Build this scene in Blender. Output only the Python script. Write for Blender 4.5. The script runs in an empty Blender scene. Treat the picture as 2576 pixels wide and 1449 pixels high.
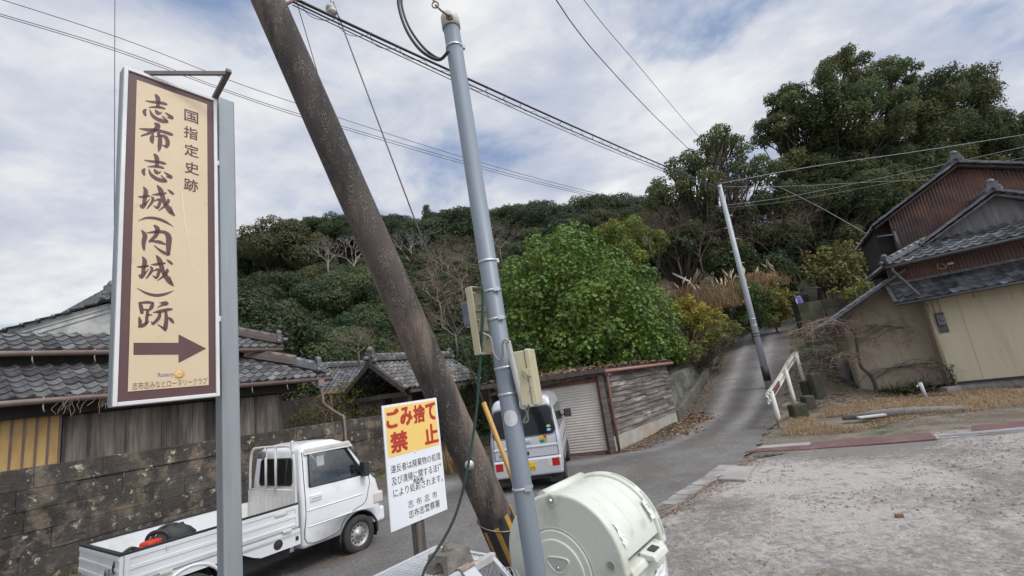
import bpy, bmesh, math, random
from math import sin, cos, pi, radians, sqrt, atan2, exp
from mathutils import Vector, Matrix, noise

# ------------------------------------------------------------------ camera
FPX, PITCH, ROLL, HCAM = 1145.0, radians(11.5), radians(8.15), 2.2
FW = Vector((0, cos(PITCH), sin(PITCH)))
U0 = Vector((0, -sin(PITCH), cos(PITCH))); R0 = Vector((1, 0, 0))
RT = R0 * cos(ROLL) - U0 * sin(ROLL); UP = R0 * sin(ROLL) + U0 * cos(ROLL)
CAM = Vector((0, 0, HCAM))
scene = bpy.context.scene
COL = scene.collection
cd = bpy.data.cameras.new('camera'); cam = bpy.data.objects.new('camera', cd); COL.objects.link(cam)
cd.sensor_width = 36.0; cd.lens = 36.0 * FPX / 2576.0; cd.clip_start = 0.05; cd.clip_end = 2000
M = Matrix((RT, UP, -FW)).transposed().to_4x4(); M.translation = CAM
cam.matrix_world = M
scene.camera = cam

# ------------------------------------------------------------------ sky and sun
SUN_DIR = Vector((0.55, -0.45, 0.85)).normalized()
w = bpy.data.worlds.new('World'); scene.world = w; w.use_nodes = True
nt = w.node_tree; nt.nodes.clear()
def N(t, **k):
    n = nt.nodes.new(t)
    for a, b in k.items(): setattr(n, a, b)
    return n
out = N('ShaderNodeOutputWorld'); bg = N('ShaderNodeBackground'); bg.inputs[1].default_value = 0.1
sky = N('ShaderNodeTexSky', sky_type='NISHITA'); sky.sun_disc = False
sky.sun_elevation = math.asin(SUN_DIR.z); sky.sun_rotation = atan2(SUN_DIR.x, SUN_DIR.y)
tc = N('ShaderNodeTexCoord'); sep = N('ShaderNodeSeparateXYZ'); nt.links.new(tc.outputs['Generated'], sep.inputs[0])
def wm(op, a, b=None, c=None):
    n = N('ShaderNodeMath', operation=op)
    for i, v in enumerate((a, b, c)):
        if v is None: continue
        if isinstance(v, (int, float)): n.inputs[i].default_value = v
        else: nt.links.new(v, n.inputs[i])
    return n.outputs[0]
zz = wm('ADD', wm('MAXIMUM', sep.outputs[2], 0.0), 0.22)
cx = wm('DIVIDE', sep.outputs[0], zz); cy = wm('DIVIDE', sep.outputs[1], zz)
cmb = N('ShaderNodeCombineXYZ'); nt.links.new(cx, cmb.inputs[0]); nt.links.new(cy, cmb.inputs[1])
def wnoise(sc, det, rough, off, stretch=(1, 1, 1), rot=0.0, dist=0.0):
    mp = N('ShaderNodeMapping'); nt.links.new(cmb.outputs[0], mp.inputs[0])
    mp.inputs['Location'].default_value = off; mp.inputs['Scale'].default_value = stretch; mp.inputs['Rotation'].default_value = (0, 0, rot)
    n = N('ShaderNodeTexNoise'); nt.links.new(mp.outputs[0], n.inputs[0])
    n.inputs['Scale'].default_value = sc; n.inputs['Detail'].default_value = det; n.inputs['Roughness'].default_value = rough; n.inputs['Distortion'].default_value = dist
    return n.outputs[0]
def wramp(v, stops):
    r = N('ShaderNodeValToRGB'); nt.links.new(v, r.inputs[0]); e = r.color_ramp.elements
    while len(e) < len(stops): e.new(0.5)
    for i, (p, c) in enumerate(stops): e[i].position = p; e[i].color = (*c, 1) if len(c) == 3 else c
    return r.outputs[0]
def wmix(f, a, b):
    n = N('ShaderNodeMix', data_type='RGBA'); nt.links.new(f, n.inputs[0])
    for i, v in ((6, a), (7, b)):
        if isinstance(v, tuple): n.inputs[i].default_value = (*v, 1)
        else: nt.links.new(v, n.inputs[i])
    return n.outputs[2]
n1 = wnoise(1.55, 9, 0.55, (3.1, 1.7, 0), dist=0.25)
n2 = wnoise(2.9, 8, 0.58, (7.3, -2.2, 4), (0.9, 1.15, 1), 0.6, 0.2)
n3 = wnoise(0.8, 3, 0.5, (-4.0, 9.0, 2))
cover = wramp(wm('ADD', n1, wm('MULTIPLY', wm('SUBTRACT', n3, 0.5), 0.35)), [(0.37, (0, 0, 0)), (0.46, (.72, .72, .72)), (0.56, (1, 1, 1))])
cloud = wramp(n2, [(0.30, (5.2, 5.65, 6.9)), (0.43, (6.3, 6.6, 7.5)), (0.53, (7.6, 7.75, 8.25)), (0.64, (8.9, 8.95, 9.05))])
nrm_ = N('ShaderNodeVectorMath', operation='NORMALIZE'); nt.links.new(tc.outputs['Generated'], nrm_.inputs[0])
dt = N('ShaderNodeVectorMath', operation='DOT_PRODUCT'); nt.links.new(nrm_.outputs[0], dt.inputs[0]); dt.inputs[1].default_value = SUN_DIR
def wsm(v, a, b):
    n = N('ShaderNodeMapRange', interpolation_type='SMOOTHSTEP'); nt.links.new(v, n.inputs[0]); n.inputs[1].default_value = a; n.inputs[2].default_value = b; return n.outputs[0]
glow = wm('ADD', wm('ADD', 1.0, wm('MULTIPLY', wsm(sep.outputs[2], .74, 1.0), 1.2)), wm('MULTIPLY', wsm(dt.outputs['Value'], .45, 1.0), 2.6))  # clouds brightened overhead and round the sun, out of view, to add light
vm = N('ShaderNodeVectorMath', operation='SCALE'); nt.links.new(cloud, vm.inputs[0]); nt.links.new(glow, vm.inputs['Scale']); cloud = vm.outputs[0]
blue = wmix(wm('MULTIPLY', 1.0, 0.7), sky.outputs[0], (3.1, 4.2, 6.6))
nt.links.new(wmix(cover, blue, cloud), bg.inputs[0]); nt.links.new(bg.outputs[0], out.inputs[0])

sd = bpy.data.lights.new('sun', 'SUN'); sd.energy = 1.5; sd.angle = radians(14); sd.color = (1, .955, .9)
sun = bpy.data.objects.new('sun', sd); COL.objects.link(sun)
sun.rotation_euler = SUN_DIR.to_track_quat('Z', 'Y').to_euler(); sun.location = SUN_DIR * 50
scene.view_settings.view_transform = 'Standard'; scene.view_settings.look = 'None'
scene.view_settings.exposure = 0.0; scene.view_settings.gamma = 1.0
scene.cycles.max_bounces = 6; scene.cycles.transparent_max_bounces = 12
scene.cycles.use_denoising = True

# ------------------------------------------------------------------ small maths
def ray(px, py): return FW + RT * ((px - 1288) / FPX) - UP * ((py - 724.5) / FPX)
def onz(px, py, z):
    d = ray(px, py); return CAM + d * ((z - HCAM) / d.z)
def aty(px, py, y):
    d = ray(px, py); return CAM + d * (y / d.y)
def atd(px, py, D): return CAM + ray(px, py) * D
def onpl(px, py, p0, n):
    d = ray(px, py); return CAM + d * ((p0 - CAM).dot(n) / d.dot(n))
def V(*a): return Vector(a)
def sst(a, b, x):
    t = min(1, max(0, (x - a) / (b - a))); return t * t * (3 - 2 * t)
def lerp(a, b, t): return a + (b - a) * t
def catmull(pts, n=6):
    if len(pts) < 3: return [tuple(p) for p in pts]
    P = [tuple(2 * a - b for a, b in zip(pts[0], pts[1]))] + [tuple(p) for p in pts] + [tuple(2 * a - b for a, b in zip(pts[-1], pts[-2]))]
    o = []
    for i in range(1, len(P) - 2):
        for k in range(n):
            t = k / n
            o.append(tuple(.5 * (2 * b + (c - a) * t + (2 * a - 5 * b + 4 * c - d) * t * t + (3 * b - a - 3 * c + d) * t ** 3) for a, b, c, d in zip(*P[i - 1:i + 3])))
    o.append(tuple(pts[-1])); return o

# ------------------------------------------------------------------ materials
MATS = {}
def shade(name, base, base2=None, scale=6.0, rough=.7, metal=0.0, bump=0.0, bscale=None, contrast=(.35, .65), detail=6, coat=0.0, fine=None, lichen=None,
          spots=None, attr=False, spec=None, transl=0.0, stretch=(1, 1, 1), dirt=None, dist=0.0):
    """procedural principled material; spots=(colour, scale, threshold, soft) ; dirt=(colour, scale, lo, hi)"""
    if name in MATS: return MATS[name]
    m = bpy.data.materials.new(name); MATS[name] = m; m.use_nodes = True
    t = m.node_tree; b = t.nodes['Principled BSDF']; L = t.links.new
    b.inputs['Roughness'].default_value = rough; b.inputs['Metallic'].default_value = metal
    if coat: b.inputs['Coat Weight'].default_value = coat; b.inputs['Coat Roughness'].default_value = .08
    if spec is not None: b.inputs['Specular IOR Level'].default_value = spec
    def nn(ty, **k):
        n = t.nodes.new(ty)
        for a, c in k.items(): setattr(n, a, c)
        return n
    co = nn('ShaderNodeTexCoord'); mp = nn('ShaderNodeMapping'); L(co.outputs['Object'], mp.inputs[0]); mp.inputs['Scale'].default_value = stretch
    def tex(sc, det=6, rgh=.6, off=0.0):
        n = nn('ShaderNodeTexNoise'); n.inputs['Scale'].default_value = sc; n.inputs['Detail'].default_value = det; n.inputs['Roughness'].default_value = rgh
        n.inputs['Distortion'].default_value = dist
        if off:
            m2 = nn('ShaderNodeMapping'); m2.inputs['Location'].default_value = (off, off * .7, -off); L(mp.outputs[0], m2.inputs[0]); L(m2.outputs[0], n.inputs[0])
        else: L(mp.outputs[0], n.inputs[0])
        return n.outputs[0]
    def ramp(v, lo, hi):
        r = nn('ShaderNodeMapRange'); L(v, r.inputs[0]); r.inputs[1].default_value = lo; r.inputs[2].default_value = hi; return r.outputs[0]
    def mix(f, a, c, mode='MIX'):
        n = nn('ShaderNodeMix', data_type='RGBA', blend_type=mode)
        if isinstance(f, float): n.inputs[0].default_value = f
        else: L(f, n.inputs[0])
        for i, v in ((6, a), (7, c)):
            if isinstance(v, tuple): n.inputs[i].default_value = (*v[:3], 1)
            else: L(v, n.inputs[i])
        return n.outputs[2]
    c = base
    if base2 is not None:
        v0 = tex(scale, detail)
        if fine:
            mu = nn('ShaderNodeMix', data_type='FLOAT'); mu.inputs[0].default_value = fine[1]; L(v0, mu.inputs[2]); L(tex(fine[0], 8, .7, 5.5), mu.inputs[3]); v0 = mu.outputs[0]
        c = mix(ramp(v0, *contrast), base, base2)
    if dirt: c = mix(ramp(tex(dirt[1], 8, .65, 3.3), dirt[2], dirt[3]), c, dirt[0])
    if lichen: c = mix(ramp(tex(lichen[1], 9, .72, 9.1), lichen[2], lichen[3]), c, lichen[0])
    if spots:
        v = nn('ShaderNodeTexVoronoi'); v.inputs['Scale'].default_value = spots[1]; L(mp.outputs[0], v.inputs[0])
        r = nn('ShaderNodeMapRange'); L(v.outputs['Distance'], r.inputs[0]); r.inputs[1].default_value = spots[2] + spots[3]; r.inputs[2].default_value = spots[2]
        gate = ramp(tex(spots[1] * .12, 3, .5, 7.7), .45, .62)
        mu = nn('ShaderNodeMath', operation='MULTIPLY'); L(r.outputs[0], mu.inputs[0]); L(gate, mu.inputs[1])
        c = mix(mu.outputs[0], c, spots[0])
    if attr:
        a = nn('ShaderNodeAttribute'); a.attribute_name = 'tone'
        c = mix(1.0, c, a.outputs['Color'], 'MULTIPLY')
    if isinstance(c, tuple): b.inputs['Base Color'].default_value = (*c[:3], 1)
    else: L(c, b.inputs['Base Color'])
    if bump:
        bn = nn('ShaderNodeBump'); bn.inputs['Strength'].default_value = 1.0; bn.inputs['Distance'].default_value = bump
        L(tex(bscale or scale * 4, 6, .65, 1.1), bn.inputs['Height']); L(bn.outputs[0], b.inputs['Normal'])
    if transl:
        tr = nn('ShaderNodeBsdfTranslucent'); ms = nn('ShaderNodeMixShader'); ms.inputs[0].default_value = transl
        if isinstance(c, tuple): tr.inputs[0].default_value = (*c[:3], 1)
        else: L(c, tr.inputs[0])
        o = t.nodes['Material Output']; L(b.outputs[0], ms.inputs[1]); L(tr.outputs[0], ms.inputs[2]); L(ms.outputs[0], o.inputs[0])
    return m
def glassmat(name, tint=(.5, .55, .55), refl=.12):
    if name in MATS: return MATS[name]
    m = bpy.data.materials.new(name); MATS[name] = m; m.use_nodes = True; t = m.node_tree; t.nodes.clear()
    o = t.nodes.new('ShaderNodeOutputMaterial'); a = t.nodes.new('ShaderNodeBsdfTransparent'); g = t.nodes.new('ShaderNodeBsdfGlossy'); ms = t.nodes.new('ShaderNodeMixShader')
    a.inputs[0].default_value = (*tint, 1); g.inputs['Roughness'].default_value = .03
    fr = t.nodes.new('ShaderNodeFresnel'); fr.inputs[0].default_value = 1.5; ad = t.nodes.new('ShaderNodeMath'); ad.operation = 'ADD'; ad.inputs[1].default_value = refl * .4
    t.links.new(fr.outputs[0], ad.inputs[0]); t.links.new(ad.outputs[0], ms.inputs[0]); t.links.new(a.outputs[0], ms.inputs[1]); t.links.new(g.outputs[0], ms.inputs[2]); t.links.new(ms.outputs[0], o.inputs[0])
    return m

# ------------------------------------------------------------------ mesh builder
class MB:
    def __init__(s): s.v = []; s.f = []; s.m = []; s.sm = []; s.tone = {}
    def add(s, vs, fs, mi=0, smooth=False, tone=None):
        b = len(s.v); s.v.extend([tuple(v) for v in vs])
        for f in fs:
            if tone is not None: s.tone[len(s.f)] = tone
            s.f.append([b + i for i in f]); s.m.append(mi); s.sm.append(smooth)
        return s
    def hexa(s, p, mi=0, tone=None):
        return s.add(p, [(0, 3, 2, 1), (4, 5, 6, 7), (0, 1, 5, 4), (1, 2, 6, 5), (2, 3, 7, 6), (3, 0, 4, 7)], mi, False, tone)
    def box(s, a, b, mi=0, tone=None):
        (x0, y0, z0), (x1, y1, z1) = a, b
        return s.hexa([(x0, y0, z0), (x1, y0, z0), (x1, y1, z0), (x0, y1, z0), (x0, y0, z1), (x1, y0, z1), (x1, y1, z1), (x0, y1, z1)], mi, tone)
    def obox(s, o, ux, uy, uz, a, b, mi=0, tone=None):
        (x0, y0, z0), (x1, y1, z1) = a, b
        q = [(x0, y0, z0), (x1, y0, z0), (x1, y1, z0), (x0, y1, z0), (x0, y0, z1), (x1, y0, z1), (x1, y1, z1), (x0, y1, z1)]
        return s.hexa([o + ux * x + uy * y + uz * z for x, y, z in q], mi, tone)
    def beam(s, p, q, wd, ht, up=Vector((0, 0, 1)), mi=0, tone=None):
        p, q = Vector(p), Vector(q); d = (q - p); l = d.length; d.normalize(); sd = d.cross(up).normalized(); u = sd.cross(d)
        return s.obox(p, d, sd, u, (0, -wd / 2, -ht / 2), (l, wd / 2, ht / 2), mi, tone)
    def tube(s, pts, rad, n=8, mi=0, cap=True, smooth=True, tone=None):
        pts = [Vector(p) for p in pts]; k = len(pts)
        if not isinstance(rad, (list, tuple)): rad = [rad] * k
        vs = []; up = None
        for i, p in enumerate(pts):
            d = (pts[min(i + 1, k - 1)] - pts[max(i - 1, 0)])
            if d.length < 1e-9: d = Vector((0, 0, 1))
            d.normalize()
            if up is None: up = Vector((0, 0, 1)) if abs(d.z) < .9 else Vector((1, 0, 0))
            a = d.cross(up)
            if a.length < 1e-6: a = d.orthogonal()
            a.normalize(); c = a.cross(d).normalized(); up = c
            for j in range(n):
                t = 2 * pi * j / n; vs.append(p + (a * cos(t) + c * sin(t)) * rad[i])
        fs = [(i * n + j, i * n + (j + 1) % n, (i + 1) * n + (j + 1) % n, (i + 1) * n + j) for i in range(k - 1) for j in range(n)]
        s.add(vs, fs, mi, smooth, tone)
        if cap:
            b = len(s.v) - len(vs)
            for f in (list(range(n))[::-1], [(k - 1) * n + j for j in range(n)]):
                s.f.append([b + j for j in f]); s.m.append(mi); s.sm.append(False)
                if tone is not None: s.tone[len(s.f) - 1] = tone
        return s
    def lathe(s, o, ax, prof, n=24, mi=0, smooth=True):
        ax = Vector(ax).normalized(); a = ax.orthogonal().normalized(); c = ax.cross(a); o = Vector(o); vs = []
        for r, h in prof:
            for j in range(n):
                t = 2 * pi * j / n; vs.append(o + ax * h + (a * cos(t) + c * sin(t)) * r)
        k = len(prof)
        return s.add(vs, [(i * n + j, i * n + (j + 1) % n, (i + 1) * n + (j + 1) % n, (i + 1) * n + j) for i in range(k - 1) for j in range(n)], mi, smooth)
    def prism(s, poly, off, mi=0, mi_side=None, smooth=False, tone=None):
        off = Vector(off); n = len(poly); a = [Vector(p) for p in poly]; vs = a + [p + off for p in a]
        s.add(vs, [list(range(n))[::-1], [n + i for i in range(n)]], mi, False, tone)
        b = len(s.v) - 2 * n
        for i in range(n):
            j = (i + 1) % n; s.f.append([b + i, b + j, b + n + j, b + n + i]); s.m.append(mi if mi_side is None else mi_side); s.sm.append(smooth)
            if tone is not None: s.tone[len(s.f) - 1] = tone
        return s
    def sheet(s, fn, nu, nv, mi=0, smooth=True):
        vs = [fn(i / nu, j / nv) for j in range(nv + 1) for i in range(nu + 1)]; r = nu + 1
        return s.add(vs, [(j * r + i, j * r + i + 1, (j + 1) * r + i + 1, (j + 1) * r + i) for j in range(nv) for i in range(nu)], mi, smooth)
    def ball(s, c, r, mi=0, n=10, sq=(1, 1, 1), jit=0, seed=0):
        rng = random.Random(seed); c = Vector(c); k = max(4, n // 2 + 1); vs = []
        for i in range(k + 1):
            th = pi * i / k
            for j in range(n):
                ph = 2 * pi * j / n; q = 1 + rng.uniform(-jit, jit)
                vs.append(c + Vector((sin(th) * cos(ph) * sq[0], sin(th) * sin(ph) * sq[1], cos(th) * sq[2])) * r * q)
        return s.add(vs, [(i * n + j, (i + 1) * n + j, (i + 1) * n + (j + 1) % n, i * n + (j + 1) % n) for i in range(k) for j in range(n)], mi, True)
    def mesh(s, name, mats, loc=None):
        me = bpy.data.meshes.new(name)
        if loc is not None:
            l = Vector(loc); vs = [(v[0] - l.x, v[1] - l.y, v[2] - l.z) for v in s.v]
        else: vs = s.v
        me.from_pydata(vs, [], s.f)
        if not isinstance(mats, (list, tuple)): mats = [mats]
        for m in mats: me.materials.append(m)
        me.polygons.foreach_set('material_index', s.m); me.polygons.foreach_set('use_smooth', s.sm)
        if True:
            at = me.attributes.new('tone', 'FLOAT_COLOR', 'FACE'); buf = []
            for i in range(len(s.f)):
                t = s.tone.get(i, (1, 1, 1))
                if isinstance(t, (int, float)): t = (t, t, t)
                buf.extend((*t, 1.0))
            at.data.foreach_set('color', buf)
        me.update(); return me
    def build(s, name, mats, parent=None, world=True, bevel=0, seg=2):
        """world=True: vertices are world coordinates (parent unrotated); False: parent's local coordinates"""
        loc = parent.location if (parent is not None and world) else None
        if parent is not None and world and parent.parent: loc = parent.location + parent.parent.location
        me = s.mesh(name, mats, loc)
        o = bpy.data.objects.new(name, me); COL.objects.link(o)
        if parent is not None: o.parent = parent
        if bevel:
            b = o.modifiers.new('bevel', 'BEVEL'); b.width = bevel; b.segments = seg; b.limit_method = 'ANGLE'; b.angle_limit = radians(40); b.harden_normals = False
        return o
def recalc(o):
    b = bmesh.new(); b.from_mesh(o.data); bmesh.ops.recalc_face_normals(b, faces=b.faces); b.to_mesh(o.data); b.free(); return o
def tag(o, label, cat, group=None, kind=None):
    if label: o['label'] = label
    if cat: o['category'] = cat
    if group: o['group'] = group
    if kind: o['kind'] = kind
    return o
def thing(name, label, cat, loc=(0, 0, 0), rz=0.0, group=None):
    o = bpy.data.objects.new(name, None); COL.objects.link(o); o.empty_display_size = .2
    o.location = loc; o.rotation_euler = (0, 0, rz); return tag(o, label, cat, group)
def copy_tree(o, parent=None):
    c = o.copy(); COL.objects.link(c); c.parent = parent
    for ch in list(o.children): copy_tree(ch, c)
    return c
def evaluated(o):
    dg = bpy.context.evaluated_depsgraph_get(); return bpy.data.meshes.new_from_object(o.evaluated_get(dg))
def bake(o, cutters=()):
    """apply modifiers and boolean cuts, leave a plain mesh"""
    for c in cutters:
        b = o.modifiers.new('cut', 'BOOLEAN'); b.operation = 'DIFFERENCE'; b.solver = 'EXACT'; b.object = c
    bpy.context.view_layer.update(); me = evaluated(o); o.modifiers.clear(); old = o.data; o.data = me; me.name = old.name
    for c in cutters: bpy.data.objects.remove(c, do_unlink=True)
    return o
GL = {}
def glyphs(txt, off=0.0, slant=0.0):
    k = (txt, off, slant)
    if k not in GL:
        cu = bpy.data.curves.new('t', 'FONT'); cu.body = txt; cu.offset = off; cu.shear = slant; cu.resolution_u = 3
        o = bpy.data.objects.new('t', cu); COL.objects.link(o); bpy.context.view_layer.update(); me = evaluated(o)
        vs = [(v.co.x, v.co.y) for v in me.vertices]; fs = [list(p.vertices) for p in me.polygons]
        bpy.data.objects.remove(o, do_unlink=True); bpy.data.meshes.remove(me)
        x0 = min(v[0] for v in vs); x1 = max(v[0] for v in vs); y0 = min(v[1] for v in vs); y1 = max(v[1] for v in vs)
        GL[k] = ([((x - x0) / (x1 - x0), (y - y0) / max(1e-6, y1 - y0)) for x, y in vs], fs)
    return GL[k]
def put_text(mb, txt, o, u, v, x0, y0, wd, ht, mi=0, off=0.0, slant=0.0):
    vs, fs = glyphs(txt, off, slant)
    mb.add([o + u * (x0 + a * wd) + v * (y0 + b * ht) for a, b in vs], fs, mi)
def brush(mb, pts, fn, mi=0, n=5):
    """brush stroke: (x, y, width) list mapped through fn(x, y)"""
    p = catmull(pts, n); L = []; R = []
    for i, (x, y, w_) in enumerate(p):
        a = p[max(0, i - 1)]; b = p[min(len(p) - 1, i + 1)]; dx, dy = b[0] - a[0], b[1] - a[1]; l = sqrt(dx * dx + dy * dy) or 1
        nx, ny = -dy / l * max(w_, 1) / 2, dx / l * max(w_, 1) / 2
        L.append(fn(x + nx, y + ny)); R.append(fn(x - nx, y - ny))
    k = len(p)
    mb.add(L + R, [(i, i + 1, k + i + 1, k + i) for i in range(k - 1)], mi)
# ------------------------------------------------------------------ terrain
ROADC = [(2.5, 9.0, 0), (4.3, 12.2, .05), (6.3, 15.2, .25), (8.2, 18, .8), (10.0, 20.6, 1.5), (11.6, 23, 2.15), (13.2, 25.6, 2.75), (15.5, 28.2, 3.3), (19, 30, 3.8), (24, 32, 4.4)]
BORDER = [(-12, -4), (-6, 1.5), (-3.5, 3.2), (-.5, 5.2), (1.75, 7.06), (3.3, 8.7), (4.4, 10.1), (6.1, 12.4)]
def road_near(x, y):
    best = (1e9, 0, 0)
    for (x0, y0, z0), (x1, y1, z1) in zip(ROADC, ROADC[1:]):
        dx, dy = x1 - x0, y1 - y0; t = max(0, min(1, ((x - x0) * dx + (y - y0) * dy) / (dx * dx + dy * dy)))
        ex, ey = x - x0 - dx * t, y - y0 - dy * t; d = sqrt(ex * ex + ey * ey)
        if d < best[0]: best = (d, z0 + (z1 - z0) * t, dx * ey - dy * ex)
    return best
def lot_side(x, y):
    best = 1e9; sg = 1
    for (x0, y0), (x1, y1) in zip(BORDER, BORDER[1:]):
        dx, dy = x1 - x0, y1 - y0; t = max(0, min(1, ((x - x0) * dx + (y - y0) * dy) / (dx * dx + dy * dy)))
        ex, ey = x - x0 - dx * t, y - y0 - dy * t; d = sqrt(ex * ex + ey * ey)
        if d < best - 1e-9: best = d; sg = 1 if dx * ey - dy * ex < 0 else -1
    return best * sg
def hill(x, y):
    yb = lerp(lerp(26, 20, sst(1, 7, x)), 21.5, sst(9, 13, x))
    s = y - yb
    if s <= 0: return 0
    s = s * s / (s + 2.0)
    f = sst(-.98, -.62, x / max(y, 1)) * .8 + .2
    h = 52 * (1 - exp(-s * .56 / 52)) * f
    return h + .8 * noise.noise(Vector((x * .08, y * .08, 1.3))) * sst(0, 12, s)
def terrain(x, y):
    z = .2 * sst(-.15, .35, lot_side(x, y)) if (y < 14 and -14 < x < 30) else (.2 if x > 7 else 0)
    h = hill(x, y); z = max(z, h)
    if x > 13.9 and 22.5 < y < 28: z = max(z, 3.85 * sst(13.9, 14.5, x) * sst(22.5, 22.9, y))
    d, rz, sd_ = road_near(x, y)
    if y > 15.5 and sd_ > 0 and d < 10: z = max(z, rz + .95 - 1.6 * sst(3.5, 9, d))
    if y > 9 and d < 4.5:
        if sd_ > 0: k = sst(1.6, 2.3, d)
        else: k = sst(2.9, 4.5, d)
        z = lerp(rz, z, k)
    return z + .015 * noise.noise(Vector((x * .9, y * .9, 0))) * (1 if y < 14 else 3)
def spread(a, b, c0, c1, fine, coarse):
    o = [a]; x = a
    while x < b:
        d = 0 if c0 <= x <= c1 else min(abs(x - c0), abs(x - c1)); x += fine + d * coarse; o.append(min(x, b))
    return o
XS = spread(-150, 150, -12, 20, .4, .1); YS = spread(-60, 170, -2, 32, .4, .1)
mb = MB(); nx = len(XS)
mb.add([(x, y, terrain(x, y) - .012) for y in YS for x in XS], [(j * nx + i, j * nx + i + 1, (j + 1) * nx + i + 1, (j + 1) * nx + i) for j in range(len(YS) - 1) for i in range(nx - 1)], 0, True)
m_soil = shade('soil', (.105, .083, .06), (.2, .165, .125), 1.3, .95, bump=.03, bscale=14, dirt=((.06, .075, .03), 1.1, .5, .62), spots=((.26, .21, .15), 22, .05, .1), attr=True)
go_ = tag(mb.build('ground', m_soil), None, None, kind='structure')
def point_tone(o, cols):
    o.data.attributes.remove(o.data.attributes['tone']); a_ = o.data.attributes.new('tone', 'FLOAT_COLOR', 'POINT'); a_.data.foreach_set('color', cols)
buf = []
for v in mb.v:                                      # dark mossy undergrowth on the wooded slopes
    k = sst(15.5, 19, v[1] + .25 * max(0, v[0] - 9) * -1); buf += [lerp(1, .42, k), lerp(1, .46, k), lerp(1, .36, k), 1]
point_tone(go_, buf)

RR = [(-13, -3), (-6, 1.5), (-3.5, 3.2), (-.5, 5.2), (1.75, 7.06), (3.3, 8.7), (4.5, 10.2), (6.1, 12.4), (7.5, 14.3), (9.4, 17.1), (11.2, 19.8), (12.9, 22.3), (14.6, 24.8), (17.0, 27.0), (20.5, 28.8)]
RL = [(-16, 0), (-11, 4), (-8.5, 7.9), (-6.6, 11.0), (-5.2, 13.2), (-2, 13.6), (.9, 13.0), (2.15, 12.5), (4.7, 15.3), (6.9, 18.8), (8.6, 21.4), (10.1, 23.8), (11.8, 26.5), (14.2, 29.2), (18.5, 31.4)]
def strip(A, B, nu, sub, dz, jit=0.0, seed=0):
    rng = random.Random(seed); A = catmull(A, sub); B = catmull(B, sub); vs = []
    for a, b in zip(A, B):
        for i in range(nu + 1):
            t = i / nu; x, y = lerp(a[0], b[0], t), lerp(a[1], b[1], t)
            if i in (0, nu): x += rng.uniform(-jit, jit); y += rng.uniform(-jit, jit)
            vs.append((x, y, terrain(x, y) + dz))
    r = nu + 1
    return vs, [(j * r + i, j * r + i + 1, (j + 1) * r + i + 1, (j + 1) * r + i) for j in range(len(A) - 1) for i in range(nu)]
m_asph = shade('asphalt', (.098, .093, .088), (.165, .157, .149), .7, .9, bump=.014, bscale=50, contrast=(.4, .6), spots=((.34, .32, .295), 26, .13, .16), dirt=((.115, .095, .078), 1.1, .5, .66), attr=True, fine=(16, .45))
mb = MB(); rv, rf_ = strip(RL, RR, 40, 10, .02, .09, 1); mb.add(rv, rf_, 0, True)
ro_ = tag(mb.build('road', m_asph), None, None, kind='structure')
ro_.data.attributes.remove(ro_.data.attributes['tone']); at = ro_.data.attributes.new('tone', 'FLOAT_COLOR', 'POINT'); buf = []
for i in range(len(rv)):                            # worn pale wheel tracks and brown silted edges on the lane
    u = (i % 41) / 40; k = sst(10, 14, rv[i][1] - .3 * rv[i][0] + 1); tr = exp(-((u - .34) / .09) ** 2) + exp(-((u - .7) / .09) ** 2); ed = sst(.2, .03, u) + sst(.86, 1, u)
    c = 1 + k * (.85 * tr - .42 + .22 * sst(16, 21, rv[i][1])); e_ = min(1, ed) * k * .75 + .5 * sst(.12, 0, u) * (1 - k)  # upper lane also lightened in colour to offset the trees' shade
    buf += [lerp(c, .85, e_), lerp(c, .66, e_), lerp(c, .5, e_), 1]
at.data.foreach_set('color', buf)
# pale worn wheel tracks up the slope
LB = [(-12, -4), (-6, 1.5), (-3.5, 3.2), (-.5, 5.2), (1.75, 7.06), (3.3, 8.7), (4.4, 10.0)]
LF = [(-10, -12), (-4, -8), (0, -7), (5, -6), (11, -3), (18, 2), (19, 5.3)]
m_lot = shade('packed_dirt', (.165, .15, .135), (.36, .33, .30), .42, .95, bump=.02, bscale=26, contrast=(.43, .55), spots=((.11, .098, .085), 26, .17, .2), dirt=((.17, .153, .137), 7.0, .54, .66), dist=.5, fine=(13, .4))
mb = MB(); mb.add(*strip(LB, LF, 40, 8, .012, .05, 2), 0, True)
tag(mb.build('parking_lot', m_lot), None, None, kind='structure')

# concrete gutter lids between road and lot, one of them an iron grate
m_conc = shade('concrete', (.33, .31, .29), (.22, .205, .19), 3, .9, bump=.006, bscale=50, dirt=((.12, .11, .09), 1.7, .55, .75))
m_conc_d = shade('concrete_dark', (.14, .135, .125), (.2, .19, .175), 3, .9, bump=.008, bscale=40, dirt=((.07, .08, .04), 1.7, .5, .7))
m_rust = shade('rust', (.16, .06, .04), (.09, .045, .04), 5, .85, bump=.003, bscale=60)
m_black = shade('black_rubber', (.02, .02, .02), (.035, .034, .033), 6, .6)
mb = MB(); rng = random.Random(4)
gl = [Vector((*p, 0)) for p in [(.2, 5.75), (1.55, 7.1), (2.3, 7.95), (3.1, 8.75), (3.7, 9.45)]]
for a, b in zip(gl, gl[1:]):
    d = (b - a); n = max(1, round(d.length / .5)); d.normalize(); s_ = Vector((d.y, -d.x, 0)); L_ = (b - a).length / n
    for i in range(n):
        p = a + d * (i * L_)
        if abs(p.y - 7.1) < .2: continue
        z = terrain(p.x, p.y) + .028 + rng.uniform(-.004, .006)
        mb.obox(Vector((p.x, p.y, z)), d, s_, Vector((0, 0, 1)), (.008, -.19, -.08), (L_ - .008, .19, .012))
tag(mb.build('gutter_cover', m_conc, bevel=.008), 'row of concrete gutter lids flush along the edge between road and dirt lot', 'drain cover')
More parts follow.
